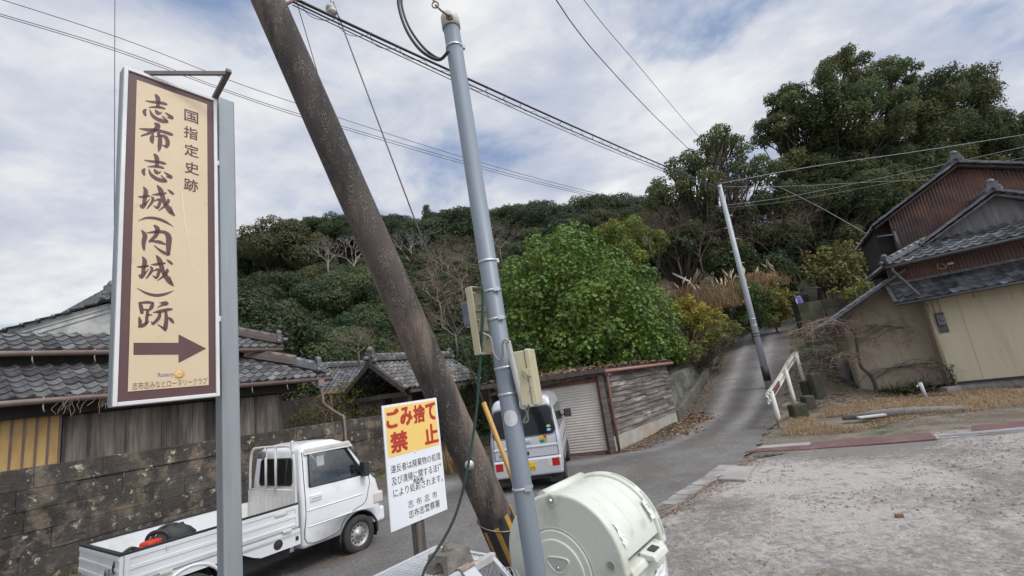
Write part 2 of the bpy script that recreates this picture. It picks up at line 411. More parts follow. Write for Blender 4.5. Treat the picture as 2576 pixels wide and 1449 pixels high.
gp = onz(1683, 1284, .14); t = thing('drain_grate', 'flat slotted drain grate at the road edge just beyond the green bin', 'grate', (gp.x, gp.y, .13))
d = Vector((.69, .72, 0)); s_ = Vector((d.y, -d.x, 0)); Z = Vector((0, 0, 1)); mb = MB(); zg = terrain(gp.x, gp.y) + .035; o = Vector((gp.x, gp.y, zg))
for sx in (-.27, -.012, .246): mb.obox(o, d, s_, Z, (-.3, sx, -.03), (.3, sx + .024, .012))
for k in range(11): mb.obox(o, d, s_, Z, (-.3 + k * .0577, -.27, -.03), (-.3 + k * .0577 + .023, .27, .01))
mb.build('grate', shade('iron_grate', (.3, .27, .24), (.19, .16, .14), 9, .8), t)
mb = MB(); mb.obox(o, d, s_, Z, (-.3, -.27, -.05), (.3, .27, -.032)); mb.build('pit', m_black, t)
a = [onz(*p, .2) for p in ((1808, 1213), (1878, 1215), (1898, 1180), (1838, 1180))]
mb = MB(); mb.hexa([(p.x, p.y, .17) for p in a] + [(p.x, p.y, .255) for p in a])
tag(mb.build('paving_slab', m_conc, bevel=.012), 'loose square concrete slab lying at the corner of the dirt lot', 'slab')
# steel plates over the ditch, and the open channel between them
def plate(name, px, lab, z, h, m):
    a = [onz(*p, z) for p in px]; mb = MB(); c = sum(a, Vector()) / 4
    mb.hexa([(p.x, p.y, z) for p in a] + [(p.x, p.y, z + h) for p in a])
    return tag(mb.build(name, m), lab, 'steel plate' if 'plate' in lab else 'gutter')
m_plate = shade('rusty_plate', (.15, .075, .07), (.105, .055, .052), 4, .75, bump=.002, bscale=80, dirt=((.22, .17, .14), 2, .55, .8))
plate('steel_plate', [(2045, 1131), (2358, 1107), (2338, 1089), (2040, 1116)], 'long reddish brown steel plate lying over the ditch between lot and dry grass', .215, .02, m_plate)
plate('steel_plate', [(1874, 1139), (2043, 1131), (2039, 1122), (1905, 1131)], 'narrow rusty steel strip with pointed end nearest the road', .21, .015, m_plate)
plate('steel_plate', [(2448, 1088), (2680, 1066), (2672, 1052), (2446, 1073)], 'reddish steel plate at the right edge before the dry grass', .215, .02, m_plate)
plate('concrete_curb', [(1900, 1131), (2042, 1121), (2038, 1114), (1920, 1123)], 'pale concrete gutter edge beside the narrow rusty strip', .205, .02, m_conc)
plate('ditch_channel', [(2358, 1107), (2680, 1078), (2675, 1068), (2350, 1098)], 'pale concrete gutter channel between the two broad steel plates', .205, .025, m_conc)
plate('pipe_rail', [(2362, 1100), (2680, 1074), (2679, 1071), (2362, 1097)], 'thin grey steel strip set along the pale gutter channel', .232, .012, shade('grey_steel', (.3, .32, .34), (.22, .23, .25), 8, .5, .4))

# ------------------------------------------------------------------ roofs
m_tile = shade('roof_tile', (.13, .13, .13), (.075, .075, .077), 5, .42, bump=.003, bscale=40, attr=True, dirt=((.17, .15, .12), 3, .55, .75))
m_tile_b = shade('roof_tile_blue', (.13, .135, .145), (.078, .082, .09), 3, .38, bump=.003, bscale=40, attr=True, dirt=((.2, .2, .21), 5, .55, .72))
m_tile_rb = shade('ridge_tile_brown', (.085, .06, .056), (.12, .095, .085), 4, .6, attr=True, bump=.004)
m_plaster = shade('weathered_plaster', (.46, .46, .44), (.33, .33, .31), 3.5, .9, dirt=((.18, .18, .17), 2.2, .5, .72), bump=.004)
m_wood_d = shade('dark_timber', (.05, .04, .034), (.09, .072, .06), 6, .85, stretch=(1, 1, .25), bump=.004)
m_wood_g = shade('weathered_boards', (.085, .073, .062), (.17, .145, .125), 5, .9, stretch=(3, 3, .28), bump=.006, bscale=18, attr=True, dirt=((.045, .04, .035), 1.3, .5, .66))
m_gut = shade('brown_gutter', (.12, .082, .068), (.16, .115, .095), 5, .45)
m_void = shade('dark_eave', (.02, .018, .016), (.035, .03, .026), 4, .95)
def tile_roof(mb, E0, E1, upv, clipL=None, clipR=None, tw=.235, ex=.235, seed=0, mi=0, lo=.5, hi=1.75, thick=.05):
    rng = random.Random(seed); E0, E1, upv = Vector(E0), Vector(E1), Vector(upv)
    du = E1 - E0; LA = du.length; du.normalize(); LB_ = upv.length; dv = upv.normalized(); nrm = du.cross(dv).normalized()
    if nrm.z < 0: nrm = -nrm
    nc = max(1, round(LA / tw)); nr = max(1, round(LB_ / ex)); S = 8
    for r in range(nr):
        b0, b1 = LB_ * r / nr, LB_ * (r + 1) / nr
        l0 = clipL(b0) if clipL else 0; l1 = clipL(b1) if clipL else 0; r0 = clipR(b0) if clipR else LA; r1 = clipR(b1) if clipR else LA
        for c in range(nc):
            a0 = LA * c / nc; a1 = LA * (c + 1) / nc
            if a1 <= min(l0, l1) or a0 >= max(r0, r1): continue
            j = rng.uniform(-.006, .007); vs = []; tn = rng.uniform(lo, 1.15) if rng.random() < .8 else rng.uniform(1.1, hi)
            for row, (b, hh, lc, rc) in enumerate(((b0, -thick + .012, l0, r0), (b0, .034, l0, r0), (b1 + .02, 0.0, l1, r1))):
                for k in range(S + 1):
                    t = k / S; a = min(max(a0 + (a1 - a0) * t, lc), rc)
                    h = -.028 * sin(pi * min(t / .7, 1)) + (.03 * sin(pi * (t - .7) / .3) if t > .7 else 0)
                    vs.append(E0 + du * a + dv * (b + (rng.uniform(-.004, .004) if row == 1 else 0)) + nrm * (h + hh + j))
            q = S + 1
            mb.add(vs, [(i, i + 1, q + i + 1, q + i) for i in range(S)] + [(q + i, q + i + 1, 2 * q + i + 1, 2 * q + i) for i in range(S)], mi, False, (tn, tn * rng.uniform(.97, 1.0), tn * rng.uniform(.94, 1.02)))
def ridge(mb, p, q, wd=.22, h=.2, mi=0, seed=0, seg=.34):
    rng = random.Random(seed); p, q = Vector(p), Vector(q); d = q - p; n = max(1, round(d.length / seg)); up = Vector((0, 0, 1))
    mb.beam(p + up * h * .22, q + up * h * .22, wd, h * .44, mi=mi, tone=.75)
    mb.beam(p + up * h * .58, q + up * h * .58, wd * .8, h * .3, mi=mi, tone=1.0)
    for i in range(n):
        a, b = p + d * (i / n), p + d * ((i + 1) / n + .02)
        mb.tube([a + up * h * .8, b + up * h * .8], [wd * .36, wd * .33], 10, mi, tone=rng.uniform(.65, 1.35))
def ornament(mb, p, d, s=.3, mi=0):
    p = Vector(p); d = Vector(d).normalized(); sd_ = d.cross(Vector((0, 0, 1))).normalized(); up = Vector((0, 0, 1))
    mb.obox(p, d, sd_, up, (-.1 * s, -.42 * s, -.1 * s), (.22 * s, .42 * s, .75 * s), mi, .9)
    mb.ball(p + up * .85 * s, .3 * s, mi, 8, jit=.15, seed=3)
    for k in (-1, 1):
        mb.tube([p + d * .15 * s + sd_ * (k * .3 * s) + up * (.1 * s + .25 * s * sin(t)) + sd_ * (k * .18 * s * cos(t)) for t in [i * 2 * pi / 9 for i in range(10)]], .09 * s, 6, mi, tone=1.2)
        mb.ball(p + sd_ * k * .46 * s - up * .02 * s, .2 * s, mi, 7, jit=.2, seed=5 + k)
    mb.tube([p + d * .1 * s + up * .2 * s, p + d * .75 * s + up * .15 * s], .17 * s, 8, mi, tone=1.1)

# ------------------------------------------------------------------ street-side stone wall
SA = radians(60); SU = Vector((cos(SA), sin(SA), 0)); SN = Vector((-sin(SA), cos(SA), 0)); W0 = Vector((-8.8, 7.9, 0)); ZZ = Vector((0, 0, 1))
def LH(s, o, z): return W0 + SU * s + SN * o + ZZ * z
m_stone = shade('lichen_stone', (.074, .065, .056), (.032, .029, .026), 1.3, .95, bump=.03, bscale=22, attr=True, contrast=(.4, .6), lichen=((.4, .37, .29), 5.5, .585, .64), dirt=((.15, .125, .093), 2.4, .5, .62), fine=(14, .35))
mb = MB(); rng = random.Random(11); z = -.15; row = 0
tops = lambda s: 1.92 - .022 * max(0, s)
nrow = 6
for row in range(nrow):
    s = -7.0 - rng.random() * .6
    while s < 9.6:
        l = rng.uniform(.55, 1.05); e = min(s + l, 9.7)
        f0, f1 = row / nrow, (row + 1) / nrow
        zz0 = lambda q: -.2 + (tops(q) - (.12 if row < nrow - 1 else 0) + .2) * f0 if row < nrow else 0
        zb = lambda q, f: -.2 + (tops(q) + .2) * f
        j = rng.uniform(-.012, .012); g = .0015; tn = rng.uniform(.93, 1.07) * (1.2 if row == nrow - 1 else 1)
        o0 = (.0 if row < nrow - 1 else -.012) + j
        p = [LH(s + g, o0, zb(s, f0) + g), LH(e - g, o0, zb(e, f0) + g), LH(e - g, .4, zb(e, f0) + g), LH(s + g, .4, zb(s, f0) + g),
             LH(s + g, o0, zb(s, f1) - g), LH(e - g, o0, zb(e, f1) - g), LH(e - g, .4, zb(e, f1) - g), LH(s + g, .4, zb(s, f1) - g)]
        mb.hexa(p, 0, (tn, tn * rng.uniform(.94, 1), tn * rng.uniform(.88, 1))); s = e
p = [LH(-7.6, .05, -.2), LH(9.65, .05, -.2), LH(9.65, .38, -.2), LH(-7.6, .38, -.2), LH(-7.6, .05, tops(0) - .02), LH(9.65, .05, tops(9.65) - .02), LH(9.65, .38, tops(9.65) - .02), LH(-7.6, .38, tops(0) - .02)]
mb.hexa(p, 0, .5)
tag(mb.build('stone_wall', m_stone, bevel=.007, seg=1), 'dark lichen-stained masonry wall along the street behind the small white truck', 'stone wall')

# ------------------------------------------------------------------ left house
t = thing('tiled_house', 'old timber house with two grey tile roofs and a plaster gable above the stone wall', 'house', LH(1, 3, 0))
mb = MB(); rng = random.Random(5); s = .78
while s < 5.05:                                   # vertical boarding facing the street
    e = min(s + rng.uniform(.2, .42), 5.05); tn = rng.uniform(.7, 1.4)
    mb.obox(W0, SU, SN, ZZ, (s, .5 + rng.uniform(0, .012), 1.5), (e - .004, .56, 2.75), 0, (tn, tn * .98, tn * .95)); s = e
mb.obox(W0, SU, SN, ZZ, (-7, .57, .2), (5.05, 4.8, 2.8), 0, .5)
mb.obox(W0, SU, SN, ZZ, (5.051, .5, .2), (5.16, .62, 2.9), 0, .6)
for s in (.74, 2.35, 3.4, 4.4): mb.obox(W0, SU, SN, ZZ, (s, .48, 1.5), (s + .05, .5, 2.75), 0, .5)
mb.build('board_wall', m_wood_g, t)
mb = MB(); s = -6.0
while s < .72:
    mb.obox(W0, SU, SN, ZZ, (s, .49, 1.4), (s + .128, .53, 2.78), 0); mb.obox(W0, SU, SN, ZZ, (s + .128, .475, 1.4), (s + .16, .53, 2.8), 1); s += .16
mb.build('slatted_screen', [shade('ochre_board', (.5, .33, .12), (.4, .25, .09), 3, .7, stretch=(2, 2, .5)), m_gut], t)
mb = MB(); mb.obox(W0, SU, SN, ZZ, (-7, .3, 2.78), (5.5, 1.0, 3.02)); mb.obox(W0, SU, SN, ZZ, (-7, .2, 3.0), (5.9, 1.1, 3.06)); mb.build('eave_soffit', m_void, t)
# lower roof, hipped at the right end
mb = MB(); up1 = SN * 1.15 + ZZ * .70; L1 = 12.9; E0 = LH(-6.6, -.12, 3.1); E1 = LH(6.3, -.12, 3.1); lb = up1.length
tile_roof(mb, E0, E1, up1, None, lambda b: L1 - b * 1.35, seed=1)
hr = SU * -1.6 + ZZ * .70
tile_roof(mb, LH(6.3, -.12, 3.1), LH(6.3, 4, 3.1), hr, lambda b: b * .66, None, seed=2)
r_ = mb.build('lower_roof', m_tile, t)
mb = MB(); ridge(mb, LH(6.2, -.05, 3.19), LH(5.5, .45, 3.5), .26, .22, 0, 1); ridge(mb, LH(5.55, .4, 3.5), LH(4.5, 1.1, 3.86), .26, .24, 1, 2); ornament(mb, LH(6.02, .05, 3.3), SU * .7 - SN * .5, .34, 0)
mb.build('hip_ridge', [m_tile_b, m_tile_rb], r_)
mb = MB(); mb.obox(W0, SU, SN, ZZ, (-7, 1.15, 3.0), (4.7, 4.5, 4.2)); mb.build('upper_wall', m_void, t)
mb = MB(); up2 = SN * .85 + ZZ * .47; E0 = LH(-6.6, .85, 4.1); E1 = LH(5.5, .85, 4.1); L2 = 12.1
tile_roof(mb, E0, E1, up2, None, lambda b: L2 - b * .95, seed=3)
tile_roof(mb, LH(5.5, .85, 4.1), LH(5.5, 4, 4.1), SU * -.9 + ZZ * .47, lambda b: b * .9, None, seed=4)
r_ = mb.build('upper_roof', m_tile, t)
mb = MB(); ridge(mb, LH(5.5, .9, 4.18), LH(4.55, 1.65, 4.56), .25, .22, 1, 3); ornament(mb, LH(5.42, .95, 4.26), SU * .7 - SN * .5, .3, 0); mb.build('hip_ridge', [m_tile, m_tile_rb], r_)
mb = MB(); g0, g1, gp_ = (.1, 4.56), (3.4, 4.56), (1.75, 5.3)
mb.prism([LH(g0[0] - .3, 1.75, 4.5), LH(g1[0] + .3, 1.75, 4.5), LH(gp_[0], 1.75, gp_[1])], SN * .12)
for k, dz in ((0, .10), (1, .2)):
    mb.beam(LH(g0[0] + .25 + k * .25, 1.735, g0[1] + .02), LH(gp_[0], 1.735, gp_[1] - dz), .03, .025, SN); mb.beam(LH(g1[0] - .25 - k * .25, 1.735, g1[1] + .02), LH(gp_[0], 1.735, gp_[1] - dz), .03, .025, SN)
mb.build('plaster_gable', m_plaster, t)
mb = MB()
for e, sg in ((-.35, 1), (3.85, -1)):
    a = LH(e, 1.6, 4.42); up_ = LH(1.75, 1.6, 5.36) - a
    tile_roof(mb, a, a + SN * 3.2, up_, seed=6 + sg, tw=.24, ex=.26)
ridge(mb, LH(1.75, 1.6, 5.38), LH(1.75, 4.8, 5.38), .26, .28); ornament(mb, LH(1.75, 1.58, 5.4), -SN, .36)
mb.build('gable_roof', m_tile, t)
mb = MB(); mb.obox(W0, SU, SN, ZZ, (-.3, 1.6, 4.38), (3.8, 1.76, 4.47)); mb.obox(W0, SU, SN, ZZ, (-.3, 1.55, 4.47), (1.2, 1.72, 4.52)); mb.build('gable_flashing', shade('tin_flashing', (.3, .32, .33), (.2, .21, .22), 4, .6, .3), t)
def gutter(mb, p, q, r=.055, br=.9, mi=0, mib=1):
    p, q = Vector(p), Vector(q); mb.tube([p, q], r, 10, mi); d = q - p; n = int(d.length / br)
    for i in range(n):
        a = p + d * ((i + .5) / n); mb.tube([a + ZZ * (r + .02), a - ZZ * (r + .06), a - ZZ * (r + .14) + d.normalized() * .02], .012, 5, mib)
mb = MB(); gutter(mb, LH(-6.6, -.2, 3.04), LH(6.25, -.2, 3.0)); mb.build('rain_gutter', [m_gut, m_conc], t)
mb = MB(); gutter(mb, LH(-6.6, .78, 4.02), LH(5.4, .78, 4.0)); mb.build('rain_gutter', [m_gut, m_conc], t)
mb = MB(); m_pipe = shade('pink_brown_pipe', (.26, .2, .185), (.2, .15, .14), 5, .5)
mb.obox(LH(5.85, -.2, 0), SU, SN, ZZ, (-.09, -.08, 2.82), (.09, .08, 3.0))
mb.tube(catmull([LH(5.87, -.2, 2.84), LH(5.95, -.16, 2.45), LH(5.98, -.14, 2.34), LH(6.3, -.1, 2.1), LH(6.6, -.06, 1.93), LH(6.68, -.06, 1.84), LH(6.7, -.06, 1.1), LH(6.7, -.06, .5)], 4), .04, 8)
mb.build('downpipe', m_pipe, t)

rng = random.Random(19); mb = MB()
for s0 in [.62 + rng.gauss(0, .05) for _ in range(9)] + [rng.uniform(.9, 1.7) for _ in range(12)]:
    p = LH(s0, -.24, 3.1); pts = [tuple(p)]
    for k in range(5): p = p + SU * rng.uniform(-.06, .06) + SN * rng.uniform(-.01, .02) - ZZ * rng.uniform(.02, .11); pts.append(tuple(p))
    mb.tube(catmull(pts, 3), .006, 4)
tag(mb.build('dead_creeper', shade('dry_creeper', (.16, .11, .08), (.24, .18, .13), 6, .9)), 'dry brown creeper hanging from the gutter above the yellow slatted screen', 'creeper')
# ------------------------------------------------------------------ roofed gate and outbuilding behind the wall
G0 = aty(945, 908, 15.6); gz = G0.z
t = thing('tiled_gate', 'small old timber gate under a mossy tiled gable roof behind the leaning pole', 'gate', (G0.x, G0.y, 0))
def GH(s, o, z): return Vector((G0.x, G0.y, 0)) + SU * s + SN * o + ZZ * z
m_tile_m = shade('roof_tile_mossy', (.12, .118, .112), (.07, .069, .066), 6, .6, attr=True, dirt=((.25, .24, .215), 4, .52, .66))
GL_ = 3.7
mb = MB(); tile_roof(mb, GH(-.25, -1.5, 2.48), GH(GL_ + .3, -1.5, 2.48), SN * 1.5 + ZZ * (gz - 2.5), seed=21, tw=.23, ex=.22, lo=.6, hi=2.2)
tile_roof(mb, GH(GL_ + .3, 1.9, 2.3), GH(-.25, 1.9, 2.3), SN * -1.9 + ZZ * (gz - 2.32), seed=22, tw=.23, ex=.22)
r_ = mb.build('roof', m_tile_m, t)
mb = MB(); ridge(mb, GH(-.25, 0, gz), GH(GL_ + .3, 0, gz), .26, .22, 0, 4, .24); ornament(mb, GH(-.2, 0, gz + .02), -SU, .42); ornament(mb, GH(GL_ + .3, 0, gz), SU, .35)
for k in range(16): mb.ball(GH(.2 + k * .22, 0, gz + .23), .055, 0, 7, (1.3, 1, .6), .2, k)
mb.build('roof_ridge', m_tile_m, r_)
mb = MB(); mb.beam(GH(-.3, -1.5, 2.4), GH(-.3, 0, gz - .1), .06, .16); mb.beam(GH(-.3, 1.9, 2.2), GH(-.3, 0, gz - .1), .06, .16)
mb.beam(GH(0, -1.45, 2.36), GH(GL_, -1.45, 2.36), .1, .1); mb.beam(GH(0, 0, 2.3), GH(GL_, 0, 2.3), .16, .2)
for k in range(9): mb.beam(GH(.1 + k * .43, -1.48, 2.42), GH(.1 + k * .43, 0, gz - .12), .06, .06)
mb.beam(GH(-.05, -1.3, 2.3), GH(-.05, 1.7, 2.3), .12, .14); mb.beam(GH(0, 0, 2.3), GH(0, 0, gz - .1), .1, .1)
mb.build('roof_frame', m_wood_d, t)
for s, o in ((.15, -1.2), (.15, 1.4), (GL_ - .2, -1.2), (GL_ - .2, 1.4)):
    mb = MB(); mb.obox(GH(s, o, 0), SU, SN, ZZ, (-.08, -.08, 0), (.08, .08, 2.35)); mb.build('post', m_wood_d, t)
mb = MB(); mb.obox(GH(0, 0, 0), SU, SN, ZZ, (.5, .25, .3), (3.2, .33, 2.3)); mb.obox(GH(0, 0, 0), SU, SN, ZZ, (.3, -.9, 1.9), (.36, -.3, 2.3)); mb.build('door_panel', m_wood_d, t)
O0 = aty(808, 926, 19.0)
t = thing('outbuilding', 'low building with a long dark tiled roof seen between house and gate', 'outbuilding', (O0.x, O0.y, 0))
def OH(s, o, z): return Vector((O0.x, O0.y, 0)) + SU * s + SN * o + ZZ * z
mb = MB(); tile_roof(mb, OH(-1.2, -1.7, 2.75), OH(6, -1.7, 2.75), SN * 1.7 + ZZ * (O0.z - 2.75), seed=31, tw=.22, ex=.2, lo=.45, hi=1.1); ridge(mb, OH(-1.2, 0, O0.z), OH(6, 0, O0.z), .24, .2); mb.build('roof', m_tile, t)
mb = MB(); mb.obox(OH(0, 0, 0), SU, SN, ZZ, (-1, -1.2, 0), (5.8, 1.2, 2.7)); mb.build('wall', m_wood_d, t)
m_redpipe = shade('red_pipe', (.34, .12, .075), (.25, .085, .055), 5, .5)
mb = MB(); mb.tube([OH(-1.3, -1.75, 2.72), OH(6, -1.75, 2.70)], .05, 8); mb.tube([OH(-.9, -1.7, 2.7), OH(-.9, -1.7, .2)], .045, 8); mb.build('rain_gutter', m_redpipe, t)

# ------------------------------------------------------------------ garage with roller shutter
A = Vector((2.08, 12.62, 0)); B = Vector((4.62, 15.25, 0)); gu = (B - A).normalized(); gn = Vector((-gu.y, gu.x, 0)); LG = (B - A).length
fu = Vector((-.972, .235, 0)); fn = Vector((.235, .972, 0))
t = thing('garage', 'small weathered plank garage with a rusty cream roller shutter beside the silver van', 'garage', A)
m_plank = shade('silvered_planks', (.085, .072, .064), (.2, .18, .165), 2.5, .9, stretch=(.7, .7, 4), bump=.004, bscale=14, attr=True, contrast=(.4, .7), dirt=((.4, .38, .36), .9, .57, .7))
mb = MB(); rng = random.Random(8); nb = 12
def zt(a): return lerp(2.12, 2.03, a / LG)
def zb_(a): return lerp(.42, .52, a / LG)
for r in range(nb):
    a = 0.06
    while a < LG:
        e = min(LG, a + rng.uniform(.7, 1.7)); f0, f1 = r / nb, (r + 1.12) / nb; d0 = rng.uniform(-.018, .018); d1 = d0 + rng.uniform(-.025, .025); tn = rng.uniform(.7, 1.35)
        P_ = []
        for z_, o_ in (('b', -.034), ('t', -.002)):
            for aa, dd in ((a + .003, d0), (e - .003, d1)):
                z = zb_(aa) + (zt(aa) - zb_(aa)) * (f0 if z_ == 'b' else min(f1, 1)) + dd
                P_.append((A + gu * aa - gn * (.0) + gn * o_ + ZZ * z, A + gu * aa + gn * (o_ + .018) + ZZ * z))
        (b0, b0i), (b1, b1i), (t0, t0i), (t1, t1i) = P_
        mb.hexa([b0, b1, b1i, b0i, t0, t1, t1i, t0i], 0, (tn, tn * .98, tn * .96)); a = e
mb.build('plank_wall', m_plank, t)
for a_, b_, c_, d_, e_ in ((gu, gn, (.05, .02, -.1), (LG, .1, 2.06), 0), (gu, gn, (LG - .05, .1, -.1), (LG, 3.0, 2.0), 0), (fu, fn, (3.2, .05, 0), (3.3, 3, 2.1), 0)):
    mb = MB(); mb.obox(A, a_, b_, ZZ, c_, d_); mb.build('inner_wall', m_wood_d, t)
mb = MB(); mb.prism([A - gn * .03 + gu * .0 + ZZ * -.1, B - gn * .03 + ZZ * .0, B - gn * .03 + ZZ * .52, A - gn * .03 + ZZ * .42], gn * .13); mb.build('concrete_base', shade('stained_concrete', (.36, .34, .3), (.25, .235, .21), 2, .9, bump=.005, bscale=30, dirt=((.36, .2, .1), 1.1, .54, .68)), t)
mb = MB(); ns = 26; S0 = A + fu * .2 + fn * .09
def sh(u, v):
    z = .06 + 1.82 * v; return S0 + fu * (u * 2.7) - fn * (.012 * abs(sin(pi * ns * v))) + ZZ * z
mb.sheet(sh, 1, ns * 4, 0, False)
mb.build('roller_shutter', shade('shutter_cream', (.5, .46, .415), (.43, .39, .35), 3, .6, dirt=((.3, .15, .08), 4.5, .64, .72), spots=((.16, .07, .04), 8, .06, .05)), t)
mb = MB(); mb.obox(S0, fu, fn, ZZ, (-.02, -.03, 0), (2.75, .03, .09)); mb.build('shutter_rail', m_plate, t)
mb = MB(); mb.obox(A, fu, fn, ZZ, (-.02, -.04, -.05), (.13, .1, 2.12)); mb.build('corner_post', m_plank, t)
mb = MB(); mb.obox(A, fu, fn, ZZ, (.135, .02, -.05), (.2, .1, 2.0)); mb.obox(A, fu, fn, ZZ, (.2, .0, 1.88), (3.1, .1, 1.98)); mb.build('door_frame', m_rust, t)
mb = MB(); mb.beam(A + fu * 3.2 - fn * .1 + ZZ * 1.92, A + fu * .05 - fn * .12 + ZZ * 2.1, .03, .07); mb.beam(A + fu * 2.2 - fn * .13 + ZZ * 1.96, A + fu * .1 - fn * .14 + ZZ * 2.06, .02, .04)
mb.obox(A, fu, fn, ZZ, (-.1, -.25, 2.1), (3.4, -.22, 2.22)); mb.build('fascia_board', m_wood_d, t)
def gro(u, v):
    p = A + fu * (-.15 + 0 * v) - gn * .12 - fn * .25
    q0 = A - gu * .12 - gn * .16 + ZZ * 2.19; q1 = B + gu * .12 - gn * .16 + ZZ * 2.1; q2 = A + fu * 3.4 - fn * .25 + ZZ * 2.26; q3 = q2 + gu * 3.2 - ZZ * .09
    return (q0.lerp(q1, v)).lerp(q2.lerp(q3, v), u) + ZZ * (.012 * sin(u * 90))
mb = MB(); mb.sheet(gro, 90, 4); mb.sheet(lambda u, v: gro(u, v) - ZZ * .05, 90, 4)
q = [gro(0, 0), gro(0, 1)]; mb.beam(q[0] - ZZ * .03, q[1] - ZZ * .03, .03, .05)
ro = mb.build('roof_sheet', m_tile, t)
mb = MB(); mb.tube([A - gn * .2 - gu * .15 + ZZ * 2.12, B - gn * .2 + gu * .1 + ZZ * 2.06], .045, 8); mb.tube([A - gn * .1 + gu * .1 + ZZ * 2.1, A - gn * .09 + gu * .1 + ZZ * 1.9, A - gn * .06 + gu * .1 + ZZ * .05], .035, 8)
mb.obox(A, gu, gn, ZZ, (.03, -.17, 2.0), (.17, -.03, 2.13)); mb.build('drain_pipe', shade('terracotta_pipe', (.3, .155, .12), (.22, .115, .095), 5, .6), t)
# leaf litter lying on the roof
rng = random.Random(77); mb = MB()
m_litter = shade('dead_leaf', (.15, .105, .068), (.25, .185, .125), 3, .9, attr=True)
def litter(mb, p, s, rng, flat=.35):
    a = rng.uniform(0, 2 * pi); t1 = Vector((cos(a), sin(a), rng.uniform(-flat, flat))) * s; t2 = Vector((-sin(a), cos(a), rng.uniform(-flat, flat))) * s * .45; tn = rng.uniform(.45, 1.5)
    mb.add([p - t1, p + t2 + ZZ * s * .1, p + t1, p - t2 + ZZ * s * .12], [(0, 1, 2, 3)], 0, False, (tn, tn * rng.uniform(.8, 1), tn * rng.uniform(.6, 1)))
for i in range(3200):
    u, v = rng.random() ** 1.6, rng.random(); p = gro(u, v) + ZZ * (.03 + .1 * rng.random() * (1 - abs(2 * v - 1)) + .05 * max(0, noise.noise(Vector((u * 9, v * 6, 0)))))
    litter(mb, p, rng.uniform(.03, .09), rng)
for i in range(90):
    p = gro(rng.random(), rng.random()); a = rng.uniform(0, 6.28); l = rng.uniform(.15, .5); mb.tube([p + ZZ * .05, p + Vector((cos(a) * l * .6, sin(a) * l * .6, l * .45))], .006, 3, tone=rng.uniform(.6, 1.4))
o = mb.build('roof_litter', m_litter, ro); o['kind'] = 'stuff'
# ------------------------------------------------------------------ right house
m_beige = shade('beige_panel', (.54, .48, .345), (.5, .44, .315), 1.2, .75, dirt=((.42, .365, .26), 1.1, .5, .72), bump=.0015, bscale=90, stretch=(2.6, 2.6, .35))
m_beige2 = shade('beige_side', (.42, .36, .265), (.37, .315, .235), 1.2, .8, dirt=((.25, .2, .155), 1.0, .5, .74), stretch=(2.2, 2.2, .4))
m_corr = shade('brown_corrugated', (.2, .1, .068), (.085, .05, .045), 1.4, .55, dirt=((.05, .04, .042), .9, .5, .68), bump=.001)
m_gboard = shade('grey_boards', (.17, .165, .16), (.1, .098, .098), 4, .9, stretch=(3, 3, .3), bump=.004, dirt=((.26, .25, .24), 3, .55, .75))
m_white_pipe = shade('cream_pipe', (.5, .45, .35), (.42, .37, .28), 6, .5)
m_dgrey = shade('dark_grey_metal', (.06, .06, .063), (.09, .09, .09), 5, .5)
HR = radians(-30); HX = thing('country_house', 'beige house with brown corrugated gable and stepped grey tile roofs beside the dry grass', 'house', (11.9, 13.5, 0), HR); t = HX
X0, Y0 = 11.9, 13.5; K = dict(world=False)
def hw_(a, b, z): return Vector((11.9 + a * cos(HR) - b * sin(HR), 13.5 + a * sin(HR) + b * cos(HR), z))
mb = MB(); mb.box((0, 0, .45), (7, .12, 3.35))
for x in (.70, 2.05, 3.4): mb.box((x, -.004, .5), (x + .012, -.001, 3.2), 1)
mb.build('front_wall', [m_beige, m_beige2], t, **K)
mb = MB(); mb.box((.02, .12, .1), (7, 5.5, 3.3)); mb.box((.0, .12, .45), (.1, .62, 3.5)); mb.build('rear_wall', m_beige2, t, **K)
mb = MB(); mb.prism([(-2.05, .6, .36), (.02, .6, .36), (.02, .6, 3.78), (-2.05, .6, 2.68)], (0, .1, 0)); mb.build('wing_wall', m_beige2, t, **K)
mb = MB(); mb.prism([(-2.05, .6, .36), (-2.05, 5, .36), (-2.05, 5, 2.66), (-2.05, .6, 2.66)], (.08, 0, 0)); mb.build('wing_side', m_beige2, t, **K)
mb = MB(); mb.box((.02, .02, -.1), (7, .2, .39), 0); mb.box((-.01, -.03, .39), (7, .05, .455), 1); mb.box((-2.0, .62, -.1), (.02, .75, .32)); mb.box((-2.06, .58, .31), (-.01, .66, .365), 1)
mb.build('foundation', [m_conc, m_black], t, **K)
# lean-to roof over the side wing
mb = MB(); tile_roof(mb, (-2.66, 5, 2.5), (-2.66, -.05, 2.5), (2.5, 0, 1.36), seed=41, thick=.09)
a, b = V(-2.66, -.06, 2.47), V(-.2, -.06, 3.82)
for k in range(14): mb.beam(a.lerp(b, k / 14), a.lerp(b, (k + 1.06) / 14), .16, .07, tone=.8 + .4 * ((k * 7) % 5) / 5)
r_ = mb.build('lean_to_roof', m_tile_b, t, **K)
mb = MB(); mb.beam(a + V(.02, .03, -.11), b + V(.02, .03, -.11), .05, .16); mb.sheet(lambda u, v: V(-2.6 + 2.5 * u, .0 + 4.8 * v, 2.42 + 1.36 * u), 1, 1); mb.build('barge_board', m_wood_d, r_, **K)
